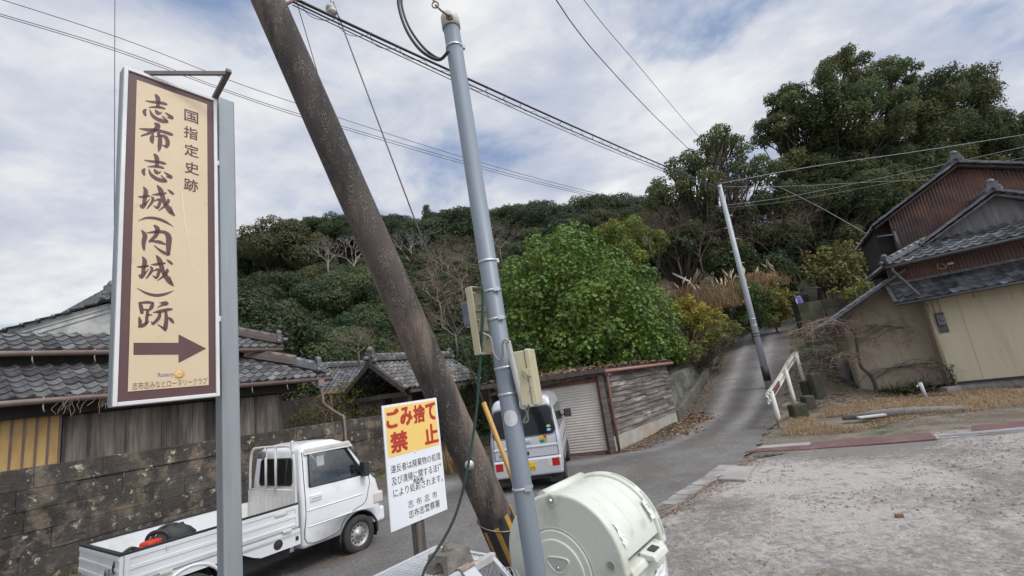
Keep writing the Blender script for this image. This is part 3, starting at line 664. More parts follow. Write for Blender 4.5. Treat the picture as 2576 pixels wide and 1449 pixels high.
# lowest tiled canopy
mb = MB(); tile_roof(mb, (-.73, -.6, 2.86), (7, -.6, 3.04), (0, .6, .58), None, None, .25, .21, 42, thick=.05)
a = V(-.75, -.62, 2.88)
for k in range(4): mb.beam(a + V(.02, .6 * k / 4, .58 * k / 4), a + V(.02, .6 * (k + 1) / 4, .58 * (k + 1) / 4), .09, .08, tone=.9)
r_ = mb.build('canopy_roof', m_tile_b, t, **K)
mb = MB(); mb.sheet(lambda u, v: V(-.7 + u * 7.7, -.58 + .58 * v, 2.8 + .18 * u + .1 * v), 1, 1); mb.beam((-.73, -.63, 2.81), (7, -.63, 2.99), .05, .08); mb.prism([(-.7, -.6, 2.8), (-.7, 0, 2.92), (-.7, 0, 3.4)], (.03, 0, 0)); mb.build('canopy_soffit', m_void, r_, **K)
mb = MB(); mb.tube([(-.75, -.67, 2.8), (7, -.67, 2.98)], .04, 8)
for x in (-.65, -.1, .9, 1.9, 2.9): mb.tube([(x, -.67, 2.8), (x, -.67, 2.68)], .018, 5)
mb.build('rain_gutter', m_dgrey, t, **K)
def corr(mb, o, wd, pitch, amp, ztop):
    n = int(wd / pitch * 6)
    mb.sheet(lambda u, v: Vector(o) + V(u * wd, -amp * sin(2 * pi * u * wd / pitch), v * ztop(u * wd)), n, 1, 0, True)
mb = MB(); corr(mb, (-.62, .0, 3.2), 7.6, .085, .016, lambda a: .85 + a * .04)
mb.box((-.6, .05, 3.1), (7, .1, 4.2)); mb.beam((-.66, -.05, 3.45), (7, -.05, 3.62), .05, .08, mi=1)
mb.build('corrugated_band', [m_corr, m_gboard], t, **K)
# second roof: hipped skirt with a small gable on it
mb = MB(); tile_roof(mb, (-.75, -.7, 3.97), (7, -.7, 4.24), (0, .82, .5), lambda b: b * 1.3, None, .25, .21, 43, thick=.05)
tile_roof(mb, (-.75, 3, 3.97), (-.75, -.7, 3.97), (1.25, 0, .5), None, lambda b: 3.7 - b * .65, .25, .22, 44)
r_ = mb.build('skirt_roof', m_tile_b, t, **K)
mb = MB(); ridge(mb, (-.74, -.7, 4.0), (.5, .12, 4.5), .18, .15, 0, 7, .22); ornament(mb, (-.68, -.66, 4.02), V(-.8, -.5, 0), .26); mb.build('hip_ridge', m_tile_b, r_, **K)
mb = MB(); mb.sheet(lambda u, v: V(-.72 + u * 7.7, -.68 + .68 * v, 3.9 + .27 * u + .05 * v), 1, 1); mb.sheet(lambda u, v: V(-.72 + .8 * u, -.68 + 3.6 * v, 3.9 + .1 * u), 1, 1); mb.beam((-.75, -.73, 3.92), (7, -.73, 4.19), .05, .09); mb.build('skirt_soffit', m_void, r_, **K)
mb = MB(); mb.tube([(-.75, -.77, 3.9), (7, -.77, 4.17)], .04, 8); mb.tube([(-.6, -.76, 3.88), (-.6, -.74, 3.78), (-.22, -.74, 3.0), (-.2, -.74, 2.94)], .042, 8); mb.build('rain_gutter', m_dgrey, t, **K)
mb = MB(); PK = (2.17, 5.4)
mb.prism([(.45, .14, 4.4), (3.9, .14, 4.4), (PK[0], .14, PK[1])], (0, .1, 0)); mb.build('gable_boards', m_gboard, t, **K)
def rake(mb, p, q, y0, seed, wd=.22):
    rng = random.Random(seed); p, q = Vector((p[0], y0, p[1])), Vector((q[0], y0, q[1])); d = q - p; n = max(2, round(d.length / .24))
    for k in range(n): mb.beam(p + d * (k / n) + ZZ * (.012 * (k % 2)), p + d * ((k + 1.05) / n), wd, .07, tone=rng.uniform(.75, 1.35))
mb = MB(); rake(mb, (.3, 4.46), (2.17, 5.54), -.08, 1); rake(mb, (4.05, 4.48), (2.17, 5.54), -.08, 2)
tile_roof(mb, (.28, 4, 4.4), (.28, -.02, 4.4), (1.89, 0, 1.07), seed=45); tile_roof(mb, (4.06, -.02, 4.42), (4.06, 4, 4.42), (-1.89, 0, 1.05), seed=46)
ridge(mb, (2.17, -.1, 5.48), (2.17, 4, 5.48), .24, .17); ornament(mb, (2.17, -.12, 5.52), V(0, -1, 0), .3)
r_ = mb.build('gable_roof', m_tile_b, t, **K)
mb = MB(); mb.beam((.36, -.04, 4.38), (2.17, -.04, 5.4), .05, .14, V(0, 1, 0)); mb.beam((4.0, -.04, 4.4), (2.17, -.04, 5.4), .05, .14, V(0, 1, 0)); mb.build('barge_board', m_gboard, r_, **K)
# upper gable, set back
UY = 1.5; EL, PK2, ER = (-.42, 5.56), (2.04, 6.92), (6.2, 5.1)
def uz(x): return EL[1] + (x - EL[0]) * (PK2[1] - EL[1]) / (PK2[0] - EL[0]) if x < PK2[0] else PK2[1] + (x - PK2[0]) * (ER[1] - PK2[1]) / (ER[0] - PK2[0])
mb = MB(); corr(mb, (.08, UY, 3.6), 6.0, .085, .018, lambda a: uz(.08 + a) - 3.6 - .12); mb.prism([(.08, UY + .04, 3.6), (6.0, UY + .04, 3.6), (6.0, UY + .04, 5.0), (PK2[0], UY + .04, 6.75), (.08, UY + .04, 5.7)], (0, .1, 0))
mb.build('upper_gable_wall', m_corr, t, **K)
mb = MB(); mb.prism([(-.34, UY + .25, 5.5), (.1, UY + .25, 5.7), (.1, UY + .25, 3.4), (-.3, UY + .25, 3.4)], (0, 3, 0)); mb.build('side_recess', m_void, t, **K)  # near-black colour carries the shade under the eave
mb = MB(); mb.tube([(-.34, UY - .05, 5.2), (.1, UY - .05, 5.15)], .03, 8, 0); mb.tube([(.12, UY - .06, 5.25), (.14, UY - .06, 4.6)], .04, 8, 0); mb.build('bracket_pipe', shade('steel_pipe', (.2, .2, .21), (.14, .14, .15), 5, .5), t, **K)
mb = MB(); rake(mb, EL, PK2, UY - .3, 3); rake(mb, ER, PK2, UY - .3, 4)
tile_roof(mb, (EL[0], 6, EL[1] - .05), (EL[0], UY - .25, EL[1] - .05), (PK2[0] - EL[0], 0, PK2[1] - EL[1]), seed=47); tile_roof(mb, (ER[0], UY - .25, ER[1] - .05), (ER[0], 6, ER[1] - .05), (PK2[0] - ER[0], 0, PK2[1] - ER[1]), seed=48)
ridge(mb, (PK2[0], UY - .3, PK2[1] - .03), (PK2[0], 6, PK2[1] - .03), .26, .2); ornament(mb, (PK2[0], UY - .34, PK2[1] + .02), V(0, -1, 0), .3)
r_ = mb.build('main_roof', m_tile_b, t, **K)
mb = MB(); mb.beam((EL[0] + .06, UY - .24, EL[1] - .1), (PK2[0], UY - .24, PK2[1] - .12), .05, .15, V(0, 1, 0)); mb.beam((ER[0], UY - .24, ER[1] - .1), (PK2[0], UY - .24, PK2[1] - .12), .05, .15, V(0, 1, 0)); mb.sheet(lambda u, v: V(lerp(EL[0], PK2[0], u), UY - .22 + v * 4, lerp(EL[1], PK2[1], u) - .13), 1, 1); mb.build('barge_board', m_wood_d, r_, **K)
mb = MB()
mb.tube([(.03, -.05, 2.85), (.03, -.05, .95)], .022, 6); mb.box((-.02, -.09, .82), (.1, -.02, .95)); mb.tube([(.08, -.05, .82), (.1, -.05, .35)], .018, 6)
mb.build('wall_conduit', m_white_pipe, t, **K)
mb = MB(); mb.box((.12, -.03, 1.84), (.33, -.002, 2.42)); mb.build('meter_board', m_dgrey, t, **K)
mb = MB(); mb.box((.14, -.12, 2.06), (.31, -.03, 2.34)); mb.lathe((.225, -.12, 2.22), (0, -1, 0), [(0.0, .03), (.05, .03), (.062, 0)], 12); mb.tube([(.16, -.03, 2.34), (.15, -.03, 2.95)], .011, 5); mb.tube([(.29, -.03, 2.34), (.29, -.03, 2.95)], .011, 5); mb.build('power_meter', shade('meter_grey', (.12, .12, .125), (.17, .17, .17), 7, .4), t, bevel=.008, **K)
mb = MB(); q = onz(2142, 986, .25); mb.lathe((q.x - .1, q.y - .15, .16), (0, 0, 1), [(0, 0), (.19, 0), (.2, .03), (.2, .95), (.19, 1.05), (.12, 1.16), (.06, 1.18), (.06, 1.25), (0, 1.25)], 20)
tag(mb.build('gas_cylinder', shade('grey_cylinder', (.17, .17, .175), (.12, .12, .125), 4, .6)), 'tall grey gas cylinder standing at the back corner of the beige side wall', 'gas cylinder')
mb = MB(); mb.lathe((-1.35, .56, 3.06), (0, -1, 0), [(0, .06), (.05, .055), (.075, .03), (.08, 0)], 16); mb.build('round_lamp', m_dgrey, HX, **K)
mb = MB(); mb.tube(catmull([(.55, -.1, 3.8), (.5, -.14, 3.7), (.6, -.16, 3.62), (.7, -.14, 3.68), (.62, -.12, 3.78)], 5), .012, 5); mb.box((.72, -.2, 3.7), (.86, -.1, 3.76)); mb.build('cable_bracket', m_white_pipe, HX, **K)
q = onz(2326, 1000, .22); mb = MB(); mb.tube([(q.x + .04, q.y, .15), (q.x, q.y, .62)], .045, 10); mb.tube([(q.x - .04, q.y - .04, .55), (q.x - .16, q.y - .08, .57), (q.x - .19, q.y - .09, .5)], .014, 6)
tag(mb.build('standpipe', shade('pale_pipe', (.5, .53, .54), (.4, .42, .43), 5, .5)), 'short pale upright water pipe with a tap in front of the beige house', 'water tap')
q = onz(2392, 985, .22); mb = MB(); mb.box((q.x - .18, q.y - .12, .15), (q.x + .22, q.y + .12, .36)); tag(mb.build('concrete_block', m_conc, bevel=.015), 'pale concrete block by the corner of the beige front wall', 'block')

q = onz(2262, 1301, .21); mb = MB(); mb.hexa([(q.x + a, q.y + b, .2 + c) for c in (0, .05) for a, b in ((-.05, -.02), (.03, -.035), (.055, .0), (-.035, .02))])
tag(mb.build('brick_fragment', shade('broken_brick', (.2, .1, .07), (.16, .09, .07), 12, .9), bevel=.012), 'broken reddish brick fragment lying on the dirt lot', 'brick')
rng = random.Random(23)
q = aty(1193, 1100, 12.9); mb = MB(); mb.box((q.x - .05, q.y - .05, -.1), (q.x + .05, q.y + .05, 1.25)); tag(mb.build('wooden_post', shade('brown_post', (.17, .09, .06), (.11, .065, .045), 6, .85)), 'short brown wooden post standing behind the leaning pole near the van', 'post')
# ------------------------------------------------------------------ road-side walls
def along(poly, n):
    p = catmull(poly, n); return [Vector((a[0], a[1], 0)) for a in p]
cl = along(RL[8:13], 5)
mb = MB(); rng = random.Random(3)
for a, b in zip(cl, cl[1:]):
    for h0, h1, o0, o1, tn in ((-.3, .34, 0, .16, 1), ):
        za, zb2 = road_near(a.x, a.y)[1], road_near(b.x, b.y)[1]; d = (b - a).normalized(); n_ = Vector((-d.y, d.x, 0)); tn = rng.uniform(.7, 1.2)
        mb.hexa([a + n_ * o0 + ZZ * (za + h0), b + n_ * o0 + ZZ * (zb2 + h0), b + n_ * o1 + ZZ * (zb2 + h0), a + n_ * o1 + ZZ * (za + h0), a + n_ * o0 + ZZ * (za + h1), b + n_ * o0 + ZZ * (zb2 + h1), b + n_ * o1 + ZZ * (zb2 + h1), a + n_ * o1 + ZZ * (za + h1)], 0, tn)
tag(mb.build('road_kerb', shade('old_kerb', (.085, .077, .066), (.135, .123, .105), 3, .95, bump=.012, bscale=25, attr=True, dirt=((.06, .075, .03), 2, .5, .65))), 'low mossy concrete kerb wall along the left side of the climbing lane', 'kerb')
mb = MB()
hh = lambda k, n: lerp(1.15, .5, min(1, k / (n * .6)))
n = len(cl)
for k, (a, b) in enumerate(zip(cl, cl[1:])):
    za, zb2 = road_near(a.x, a.y)[1], road_near(b.x, b.y)[1]; d = (b - a).normalized(); n_ = Vector((-d.y, d.x, 0)); h0, h1 = hh(k, n), hh(k + 1, n)
    mb.hexa([a + n_ * .3 + ZZ * (za - .2), b + n_ * .3 + ZZ * (zb2 - .2), b + n_ * .8 + ZZ * (zb2 - .2), a + n_ * .8 + ZZ * (za - .2), a + n_ * .42 + ZZ * (za + h0), b + n_ * .42 + ZZ * (zb2 + h1), b + n_ * .8 + ZZ * (zb2 + h1), a + n_ * .8 + ZZ * (za + h0)])
tag(mb.build('retaining_wall', shade('pale_wall', (.21, .2, .185), (.085, .085, .072), 2.4, .95, bump=.02, bscale=18, dirt=((.06, .065, .038), 1.3, .42, .58), fine=(12, .3))), 'pale lichened retaining wall under the bank just beyond the garage', 'retaining wall')
m_moss = shade('mossy_blocks', (.07, .062, .052), (.042, .046, .026), 2.5, .95, bump=.03, bscale=18, attr=True, contrast=(.35, .6), fine=(15, .35), dirt=((.1, .09, .07), 3, .55, .68))
def block_wall(name, p, d, L_, z0, z1, rows, lab, seed, bl=(.5, .8)):
    rng = random.Random(seed); mb = MB(); p = Vector(p); d = Vector(d).normalized(); n_ = Vector((-d.y, d.x, 0))
    for r in range(rows):
        s = -rng.random() * .3
        while s < L_:
            e = min(L_, s + rng.uniform(*bl)); tn = rng.uniform(.7, 1.4); j = rng.uniform(-.02, .02)
            mb.obox(p, d, n_, ZZ, (max(s, 0) + .006, j + .02 * r, lerp(z0, z1, r / rows) + .006), (e - .006, .5, lerp(z0, z1, (r + 1) / rows) - .006), 0, (tn, tn, tn * .9)); s = e
    return tag(mb.build(name, m_moss, bevel=.025, seg=1), lab, 'stone wall')
q = aty(2016, 800, 22.6)
block_wall('mossy_wall', (q.x, 22.6, 0), (1, .02, 0), 4.2, 2.2, 4.0, 4, 'high moss-covered block wall at the top bend of the lane', 1)
q = aty(2023, 820, 20.6)
block_wall('low_stone_wall', (q.x, 20.6, 0), (1, -.25, 0), 3.0, .9, 2.5, 4, 'dark lower block wall below the mossy one beside the lane', 2)
# fence on the slope above
ps = [aty(x, y, 27.5) for x, y in ((2012, 745), (2080, 745), (2150, 738), (2185, 725))]
tf = thing('post_fence', 'old concrete post-and-rail fence on the slope above the mossy wall', 'fence', (ps[1].x, ps[1].y, ps[1].z - .5))
for p in ps: mb = MB(); mb.box((p.x - .08, p.y - .08, p.z - 1.0), (p.x + .08, p.y + .08, p.z + .75)); mb.build('post', m_conc_d, tf)
for a, b in zip(ps, ps[1:]): mb = MB(); mb.beam(a + ZZ * .5, b + ZZ * .55, .1, .1); mb.build('rail', m_conc_d, tf)
q0, q1 = aty(1998, 742, 25.5), aty(2014, 786, 25.5); t = thing('banner', 'narrow purple banner on a leaning pole at the top of the lane', 'banner', q1)
mb = MB(); mb.tube([q1 + (q1 - q0) * .9, q0 - (q1 - q0) * .05], .025, 6); mb.build('pole', shade('white_plastic', (.7, .7, .7), (.6, .6, .6), 4, .5), t)
mb = MB(); d = q1 - q0
mb.sheet(lambda u, v: q0 + d * v * 1.05 + V(.0 + .3 * u, .1 * sin(v * 4 + u * 3), -.05 - .03 * u), 6, 12); o = mb.build('cloth', shade('purple_cloth', (.2, .13, .42), (.26, .18, .5), 3, .8), t); so = o.modifiers.new('s', 'SOLIDIFY'); so.thickness = .004

# ------------------------------------------------------------------ guard rail, stones beside it
m_wsteel = shade('white_paint_rusty', (.62, .6, .55), (.5, .48, .42), 4, .55, dirt=((.22, .09, .06), 2.4, .57, .66))
r0, r1 = V(6.08, 12.15, .86), V(9.96, 17.0, 1.78); rdir = (r1 - r0).normalized(); rs = V(rdir.y, -rdir.x, 0).normalized()
t = thing('guard_rail', 'bent white guard rail with rust patches on the right side of the climbing lane', 'guard rail', (6.2, 12.3, .2))
mb = MB(); ru = rs.cross(rdir).normalized()
if ru.z < 0: ru = -ru
pr = [(-.14, 0), (-.12, .03), (-.06, .033), (-.035, .0), (.035, 0), (.06, .033), (.12, .03), (.14, 0)]
def rl(u, v):
    k = v * 7; i = min(6, int(k)); f = k - i; h = lerp(pr[i][0], pr[i + 1][0], f); dpt = lerp(pr[i][1], pr[i + 1][1], f)
    return r0.lerp(r1, u) + ru * h - rs * dpt + rs * (.05 * sin(u * 7) * u)
mb.sheet(rl, 24, 7, 0, True); ro = mb.build('rail', m_wsteel, t); so = ro.modifiers.new('s', 'SOLIDIFY'); so.thickness = .008
mb = MB(); mb.obox(r0.lerp(r1, .16), rdir, -rs, ru, (-.6, -.024, -.10), (.75, -.014, .06)); mb.build('rusted_patch', m_rust, t)
for f in (.03, .45, .86):
    p = r0.lerp(r1, f) + rs * .07; zg = terrain(p.x, p.y); mb = MB(); mb.tube([(p.x, p.y, zg - .2), (p.x + .02, p.y, zg + .3), (p.x, p.y, p.z + .12)], .057, 12); mb.lathe((p.x, p.y, p.z + .12), (0, 0, 1), [(.06, 0), (.06, .02), (0, .03)], 12)
    mb.build('post', m_wsteel, t)
rng = random.Random(6)
for i, (px, py, y, sz, lab) in enumerate([(2052, 965, 14.6, (.32, .3, .75), 'tall dark stone post standing just right of the second guard rail post'), (2028, 958, 14.9, (.34, .3, .5), 'dark stone block behind the guard rail, left of the tall stone post'), (2003, 1015, 13.0, (.42, .3, .36), 'low dark stone near the foot of the guard rail'), (2028, 992, 13.7, (.3, .3, .4), 'dark stone below the tall stone post')]):
    p = aty(px, py, y); mb = MB(); z0 = terrain(p.x, p.y); mb.box((p.x - sz[0] / 2, p.y - sz[1] / 2, z0 - .15), (p.x + sz[0] / 2, p.y + sz[1] / 2, z0 + sz[2]))
    tag(mb.build('stone_post', m_moss, bevel=.05), lab, 'stone')
# driftwood plank in the dry grass
mb = MB(); a, b = onz(2118, 1052, .24), onz(2425, 1028, .26)
mb.tube([a, a.lerp(b, .3) + ZZ * .03, a.lerp(b, .6) + ZZ * .02, b], [.05, .1, .11, .06], 8); tag(mb.build('timber_log', shade('grey_log', (.22, .2, .185), (.12, .105, .095), 6, .9, bump=.01, stretch=(1, 6, 6))), 'long weathered grey log half buried in the dry grass', 'log')
mb = MB(); a, b = onz(2158, 1051, .3), onz(2228, 1043, .3); mb.beam(a, b, .12, .05); tag(mb.build('pale_plank', shade('pale_board', (.5, .48, .46), (.38, .36, .34), 5, .8), bevel=.015), 'short pale plank lying along the grey log', 'plank')
# ------------------------------------------------------------------ vegetation
import numpy as np
def leaf_mesh(name, C, Nrm, size, asp, tone, mat, rng, fold=0.0, roll=None):
    n = len(C); r = rng.normal(size=(n, 3)) if roll is None else roll
    a = np.cross(Nrm, r); a /= np.linalg.norm(a, axis=1, keepdims=True) + 1e-9; b = np.cross(Nrm, a)
    s = size[:, None]; L_ = a * s; W_ = b * s * asp
    v = np.empty((n, 4, 3)); v[:, 0] = C - L_; v[:, 1] = C + W_ + Nrm * s * fold; v[:, 2] = C + L_; v[:, 3] = C - W_ + Nrm * s * fold
    return quads(name, v.reshape(-1, 3), n, tone, mat)
def quads(name, v, n, tone, mat):
    me = bpy.data.meshes.new(name); me.vertices.add(4 * n); me.vertices.foreach_set('co', v.astype(np.float32).ravel())
    me.loops.add(4 * n); me.loops.foreach_set('vertex_index', np.arange(4 * n, dtype=np.int32)); me.polygons.add(n)
    me.polygons.foreach_set('loop_start', np.arange(0, 4 * n, 4, dtype=np.int32))
    me.materials.append(mat); at = me.attributes.new('tone', 'FLOAT_COLOR', 'FACE')
    at.data.foreach_set('color', np.concatenate([tone, np.ones((n, 1))], 1).astype(np.float32).ravel()); me.update(); me.validate(); return me
def blob_leaves(blobs, dens, rng, flat=.8, inner=.45, up=.25):
    """leaf positions and normals in clumps; blobs = (centre, radius)"""
    Cs, Ns, K = [], [], []
    for i, (c, r) in enumerate(blobs):
        k = max(8, int(dens * r * r)); d = rng.normal(size=(k, 3)); d[:, 2] += .25; d /= np.linalg.norm(d, axis=1, keepdims=True)
        rad = r * (inner + (1 - inner) * np.sqrt(rng.random(k)))[:, None] * (1 + .18 * np.sin(d[:, :1] * 7 + i) * np.cos(d[:, 1:2] * 6 + 2 * i))
        p = d * rad; p[:, 2] *= flat; Cs.append(np.array(c) + p)
        nn = d + rng.normal(size=(k, 3)) * .55; nn[:, 2] += up; nn /= np.linalg.norm(nn, axis=1, keepdims=True); Ns.append(nn); K.append(np.full(k, i))
    return np.concatenate(Cs), np.concatenate(Ns), np.concatenate(K)
def tones(K, rng, base=(1, 1, 1), clump=.25, leaf=.18, warm=.12):
    nb = K.max() + 1; cb = 1 + rng.uniform(-clump, clump, nb); cw = rng.uniform(-warm, warm, nb); n = len(K)
    t = (cb[K] * (1 + rng.uniform(-leaf, leaf, n)))[:, None] * np.array(base)[None]; t[:, 0] *= 1 + cw[K] + rng.uniform(-.06, .06, n); t[:, 2] *= 1 - cw[K] * .5; return t
m_leaf = shade('evergreen_leaf', (.115, .135, .058), rough=.7, attr=True, transl=.35, spec=.15)
m_leaf_b = shade('bright_leaf', (.125, .2, .033), rough=.4, attr=True, transl=.16, spec=.4)
m_leaf_y = shade('yellow_leaf', (.25, .225, .045), rough=.6, attr=True, transl=.3)
m_straw = shade('straw', (.40, .315, .205), rough=.9, attr=True, transl=.2)
m_bark = shade('bark', (.055, .045, .037), (.1, .083, .07), 6, .95, bump=.01)
m_bare = shade('bare_twig', (.22, .185, .16), (.32, .285, .26), 3, .9); m_thick = shade('thicket_twig', (.17, .12, .095), (.27, .21, .17), 3, .9)
m_vine = shade('dead_vine', (.1, .07, .055), (.17, .125, .1), 3, .9)
def linkmesh(me, name, parent=None):
    o = bpy.data.objects.new(name, me); COL.objects.link(o); o.parent = parent; return o
def limbs(mb, base, blobs, r0, rng, fork=.35, n=5):
    base = Vector(base)
    if not blobs: return
    cz = sum((Vector(b[0]) for b in blobs), Vector()) / len(blobs); f = base.lerp(cz, fork) ; f.x = lerp(base.x, cz.x, fork * .6); f.y = lerp(base.y, cz.y, fork * .6)
    mb.tube([base - ZZ * .3, base.lerp(f, .5) + V(rng.uniform(-.1, .1), rng.uniform(-.1, .1), 0), f], [r0 * 1.25, r0, r0 * .8], 8)
    for c, r in blobs:
        c = Vector(c); m_ = f.lerp(c, .5) + V(rng.uniform(-1, 1), rng.uniform(-1, 1), rng.uniform(-.3, .6)) * (c - f).length * .12
        mb.tube(catmull([tuple(f), tuple(m_), tuple(c)], 3), [r0 * .5 * (1 - .8 * i / 6) for i in range(7)], n)
        for _ in range(3):
            e = c + V(rng.uniform(-1, 1), rng.uniform(-1, 1), rng.uniform(-.2, .9)) * r * .8; mb.tube([c.lerp(m_, .25), c.lerp(e, .5) + ZZ * .05, e], [r0 * .14, r0 * .09, r0 * .03], 3)
def tree_from_blobs(name, label, base, blobs, leaf, dens, seed, mat, cat='tree', group=None, base_t=(1, 1, 1), r0=.2, asp=.5, clump=.25, flat=.8, inner=.45, fork=.35, warm=.15):
    rng = np.random.default_rng(seed); pr = random.Random(seed); t = thing(name, label, cat, base, 0, group)
    bl = [((c[0] - base[0], c[1] - base[1], c[2] - base[2]), r) for c, r in blobs]
    C, Nn, K = blob_leaves(bl, dens, rng, flat, inner)
    me = leaf_mesh('crown', C, Nn, leaf * rng.uniform(.65, 1.3, len(C)), asp, tones(K, rng, base_t, clump, warm=warm), mat, rng, .15); linkmesh(me, 'crown', t)
    mb = MB(); limbs(mb, (0, 0, 0), bl, r0, pr, fork); mb.build('trunk', m_bark, t, world=False)
    return t
def split_blobs(blobs, rng, k=7, f=.5, j0=.75, j1=1.1):
    """break big lobes into smaller leaf clumps spread over their surface"""
    o = []
    for c, r in blobs:
        c = Vector(c)
        for i in range(k):
            z = 1 - 2 * (i + .5) / k; a = i * 2.4 + rng.uniform(-.5, .5); q = sqrt(max(0, 1 - z * z)); d = Vector((q * cos(a), q * sin(a), z * .8)); rr = r * f * rng.uniform(.7, 1.2)
            o.append((tuple(c + d * (r - rr * .6) * rng.uniform(j0, j1)), rr))
    return o
# --- prototypes for the wooded hill
def proto(kind, seed):
    rng = np.random.default_rng(seed); pr = random.Random(seed); bl = []
    if kind == 'cone':
        for i in range(26):
            f = i / 25; r = (1 - f) * 1.7 + .25; a = i * 2.4; bl.append(((cos(a) * r * .6, sin(a) * r * .6, 1.6 + f * 7.0), .55 + (1 - f) * .7))
    else:
        n = 34
        for i in range(n):
            z = 1 - 1.2 * (i + .5) / n; a = i * 2.39996 + pr.uniform(-.3, .3); q = sqrt(max(0, 1 - z * z)); R = 3.0 * pr.uniform(.72, 1.12)
            bl.append(((cos(a) * q * R, sin(a) * q * R, 4.6 + z * 2.6 * pr.uniform(.75, 1.15)), pr.uniform(.75, 1.25)))
        bl += [((pr.uniform(-1, 1), pr.uniform(-1, 1), 4 + pr.uniform(-1, 1.4)), 1.4) for _ in range(4)]
    C, Nn, K = blob_leaves(bl, 1050 if kind != 'cone' else 800, rng, .72, .55, .45)
    me = leaf_mesh('crown', C, Nn, .085 * rng.uniform(.6, 1.35, len(C)), .55, tones(K, rng, (1, 1, 1), .2, .16, .1), m_leaf, rng, .15)
    mb = MB(); limbs(mb, (0, 0, -3), bl[::3], .17, pr, .55, 4); tm = mb.mesh('trunk', m_bark); return me, tm
def leafmat(n, c): return shade(n, c, rough=.7, attr=True, transl=.3, spec=.15)
PROT = {}
_r = [proto('round', s) for s in (1, 2, 3)]; _c = proto('cone', 4)
LM = [leafmat('leaf_deep', (.066, .085, .046)), leafmat('leaf_olive', (.095, .1, .05)), leafmat('leaf_mid', (.075, .105, .048)), leafmat('leaf_pale', (.115, .135, .066)), leafmat('leaf_rust', (.125, .095, .055))]
for k, m in enumerate(LM): PROT[k] = _r
PROT['cone'] = [_c]
KLAB = {0: 'deep green broadleaf tree packed into the wooded hillside', 1: 'olive green broadleaf tree packed into the wooded hillside', 2: 'mid green broadleaf tree packed into the wooded hillside', 3: 'pale green broadleaf tree packed into the wooded hillside', 4: 'russet tinged tree packed into the wooded hillside', 'cone': 'pointed conifer rising from the wooded hillside'}
SKY = [(560, 680), (600, 640), (640, 603), (730, 562), (830, 546), (900, 545), (960, 541), (1030, 556), (1060, 563), (1090, 536), (1160, 540), (1215, 528), (1270, 527), (1330, 519), (1380, 528), (1420, 522), (1480, 507), (1560, 506), (1640, 517), (1800, 540)]
def skyline(x):
    for (a, b), (c, d) in zip(SKY, SKY[1:]):
        if a <= x <= c: return lerp(b, d, (x - a) / (c - a))
    return 700 if x < 560 else 560
hr_ = random.Random(2024); NT = 0
def hill_tree(px, py, kind, H, dmin=24.0):
    global NT
    if px > 1300: dmin = max(dmin, 46.0)
    d = ray(px, py); D = dmin; p = None
    while D < 150:
        p = CAM + d * D
        if p.z - H <= terrain(p.x, p.y) - .2: break
        D += .6
    else: D = 95.0; p = CAM + d * D
    s = H / 7.6; me, tm = hr_.choice(PROT[kind])
    lab = KLAB[kind]; o = thing('conifer' if kind == 'cone' else 'hillside_tree', lab, 'tree', (p.x, p.y, p.z - H), hr_.uniform(0, 6.28), 'trees of the wooded hillside: ' + lab.split(' ')[0]); o.scale = (s * hr_.uniform(.8, 1.3), s * hr_.uniform(.8, 1.3), s)
    cr = linkmesh(me, 'crown', o); cr.material_slots[0].link = 'OBJECT'; cr.material_slots[0].material = LM[1 if kind == 'cone' else kind]; linkmesh(tm, 'trunk', o); NT += 1; return D
x = 575
while x < 1760:                                     # skyline row
    hill_tree(x, skyline(x) + hr_.uniform(-4, 6), hr_.choice([0, 0, 0, 1, 2]), hr_.uniform(8, 13), 60); x += hr_.uniform(32, 60)
rows = [(26, 48), (58, 50), (92, 52), (128, 56), (168, 62), (212, 70), (258, 78), (306, 84)]
for dy, st in rows:
    x = 585 + hr_.uniform(0, 30)
    while x < (1700 if dy < 120 else 1290):
        y = skyline(x) + dy + hr_.uniform(-12, 12)
        if y < 905 and not (x > 1260 and y > 640) and not (x > 1470 and dy > 60):
            u = hr_.random()
            if dy < 110: k = hr_.choice([0, 0, 0, 1, 2]) if x < 1300 else hr_.choice([0, 1, 1, 2, 3])
            elif dy < 190: k = hr_.choice([3, 2, 2, 1, 0]) if x < 1000 else hr_.choice([1, 2, 4, 0])
            else: k = hr_.choice([0, 2, 2, 0, 3]) if x < 1010 else hr_.choice([0, 2, 1])
            hill_tree(x, y, k, hr_.uniform(6, 8.5) if dy < 150 else hr_.uniform(4.5, 7))
        x += st * hr_.uniform(.8, 1.25)
for x, y, H in ((1073, 533, 9), (1155, 548, 8), (1370, 520, 8)): hill_tree(x, y, 'cone', H, 55)
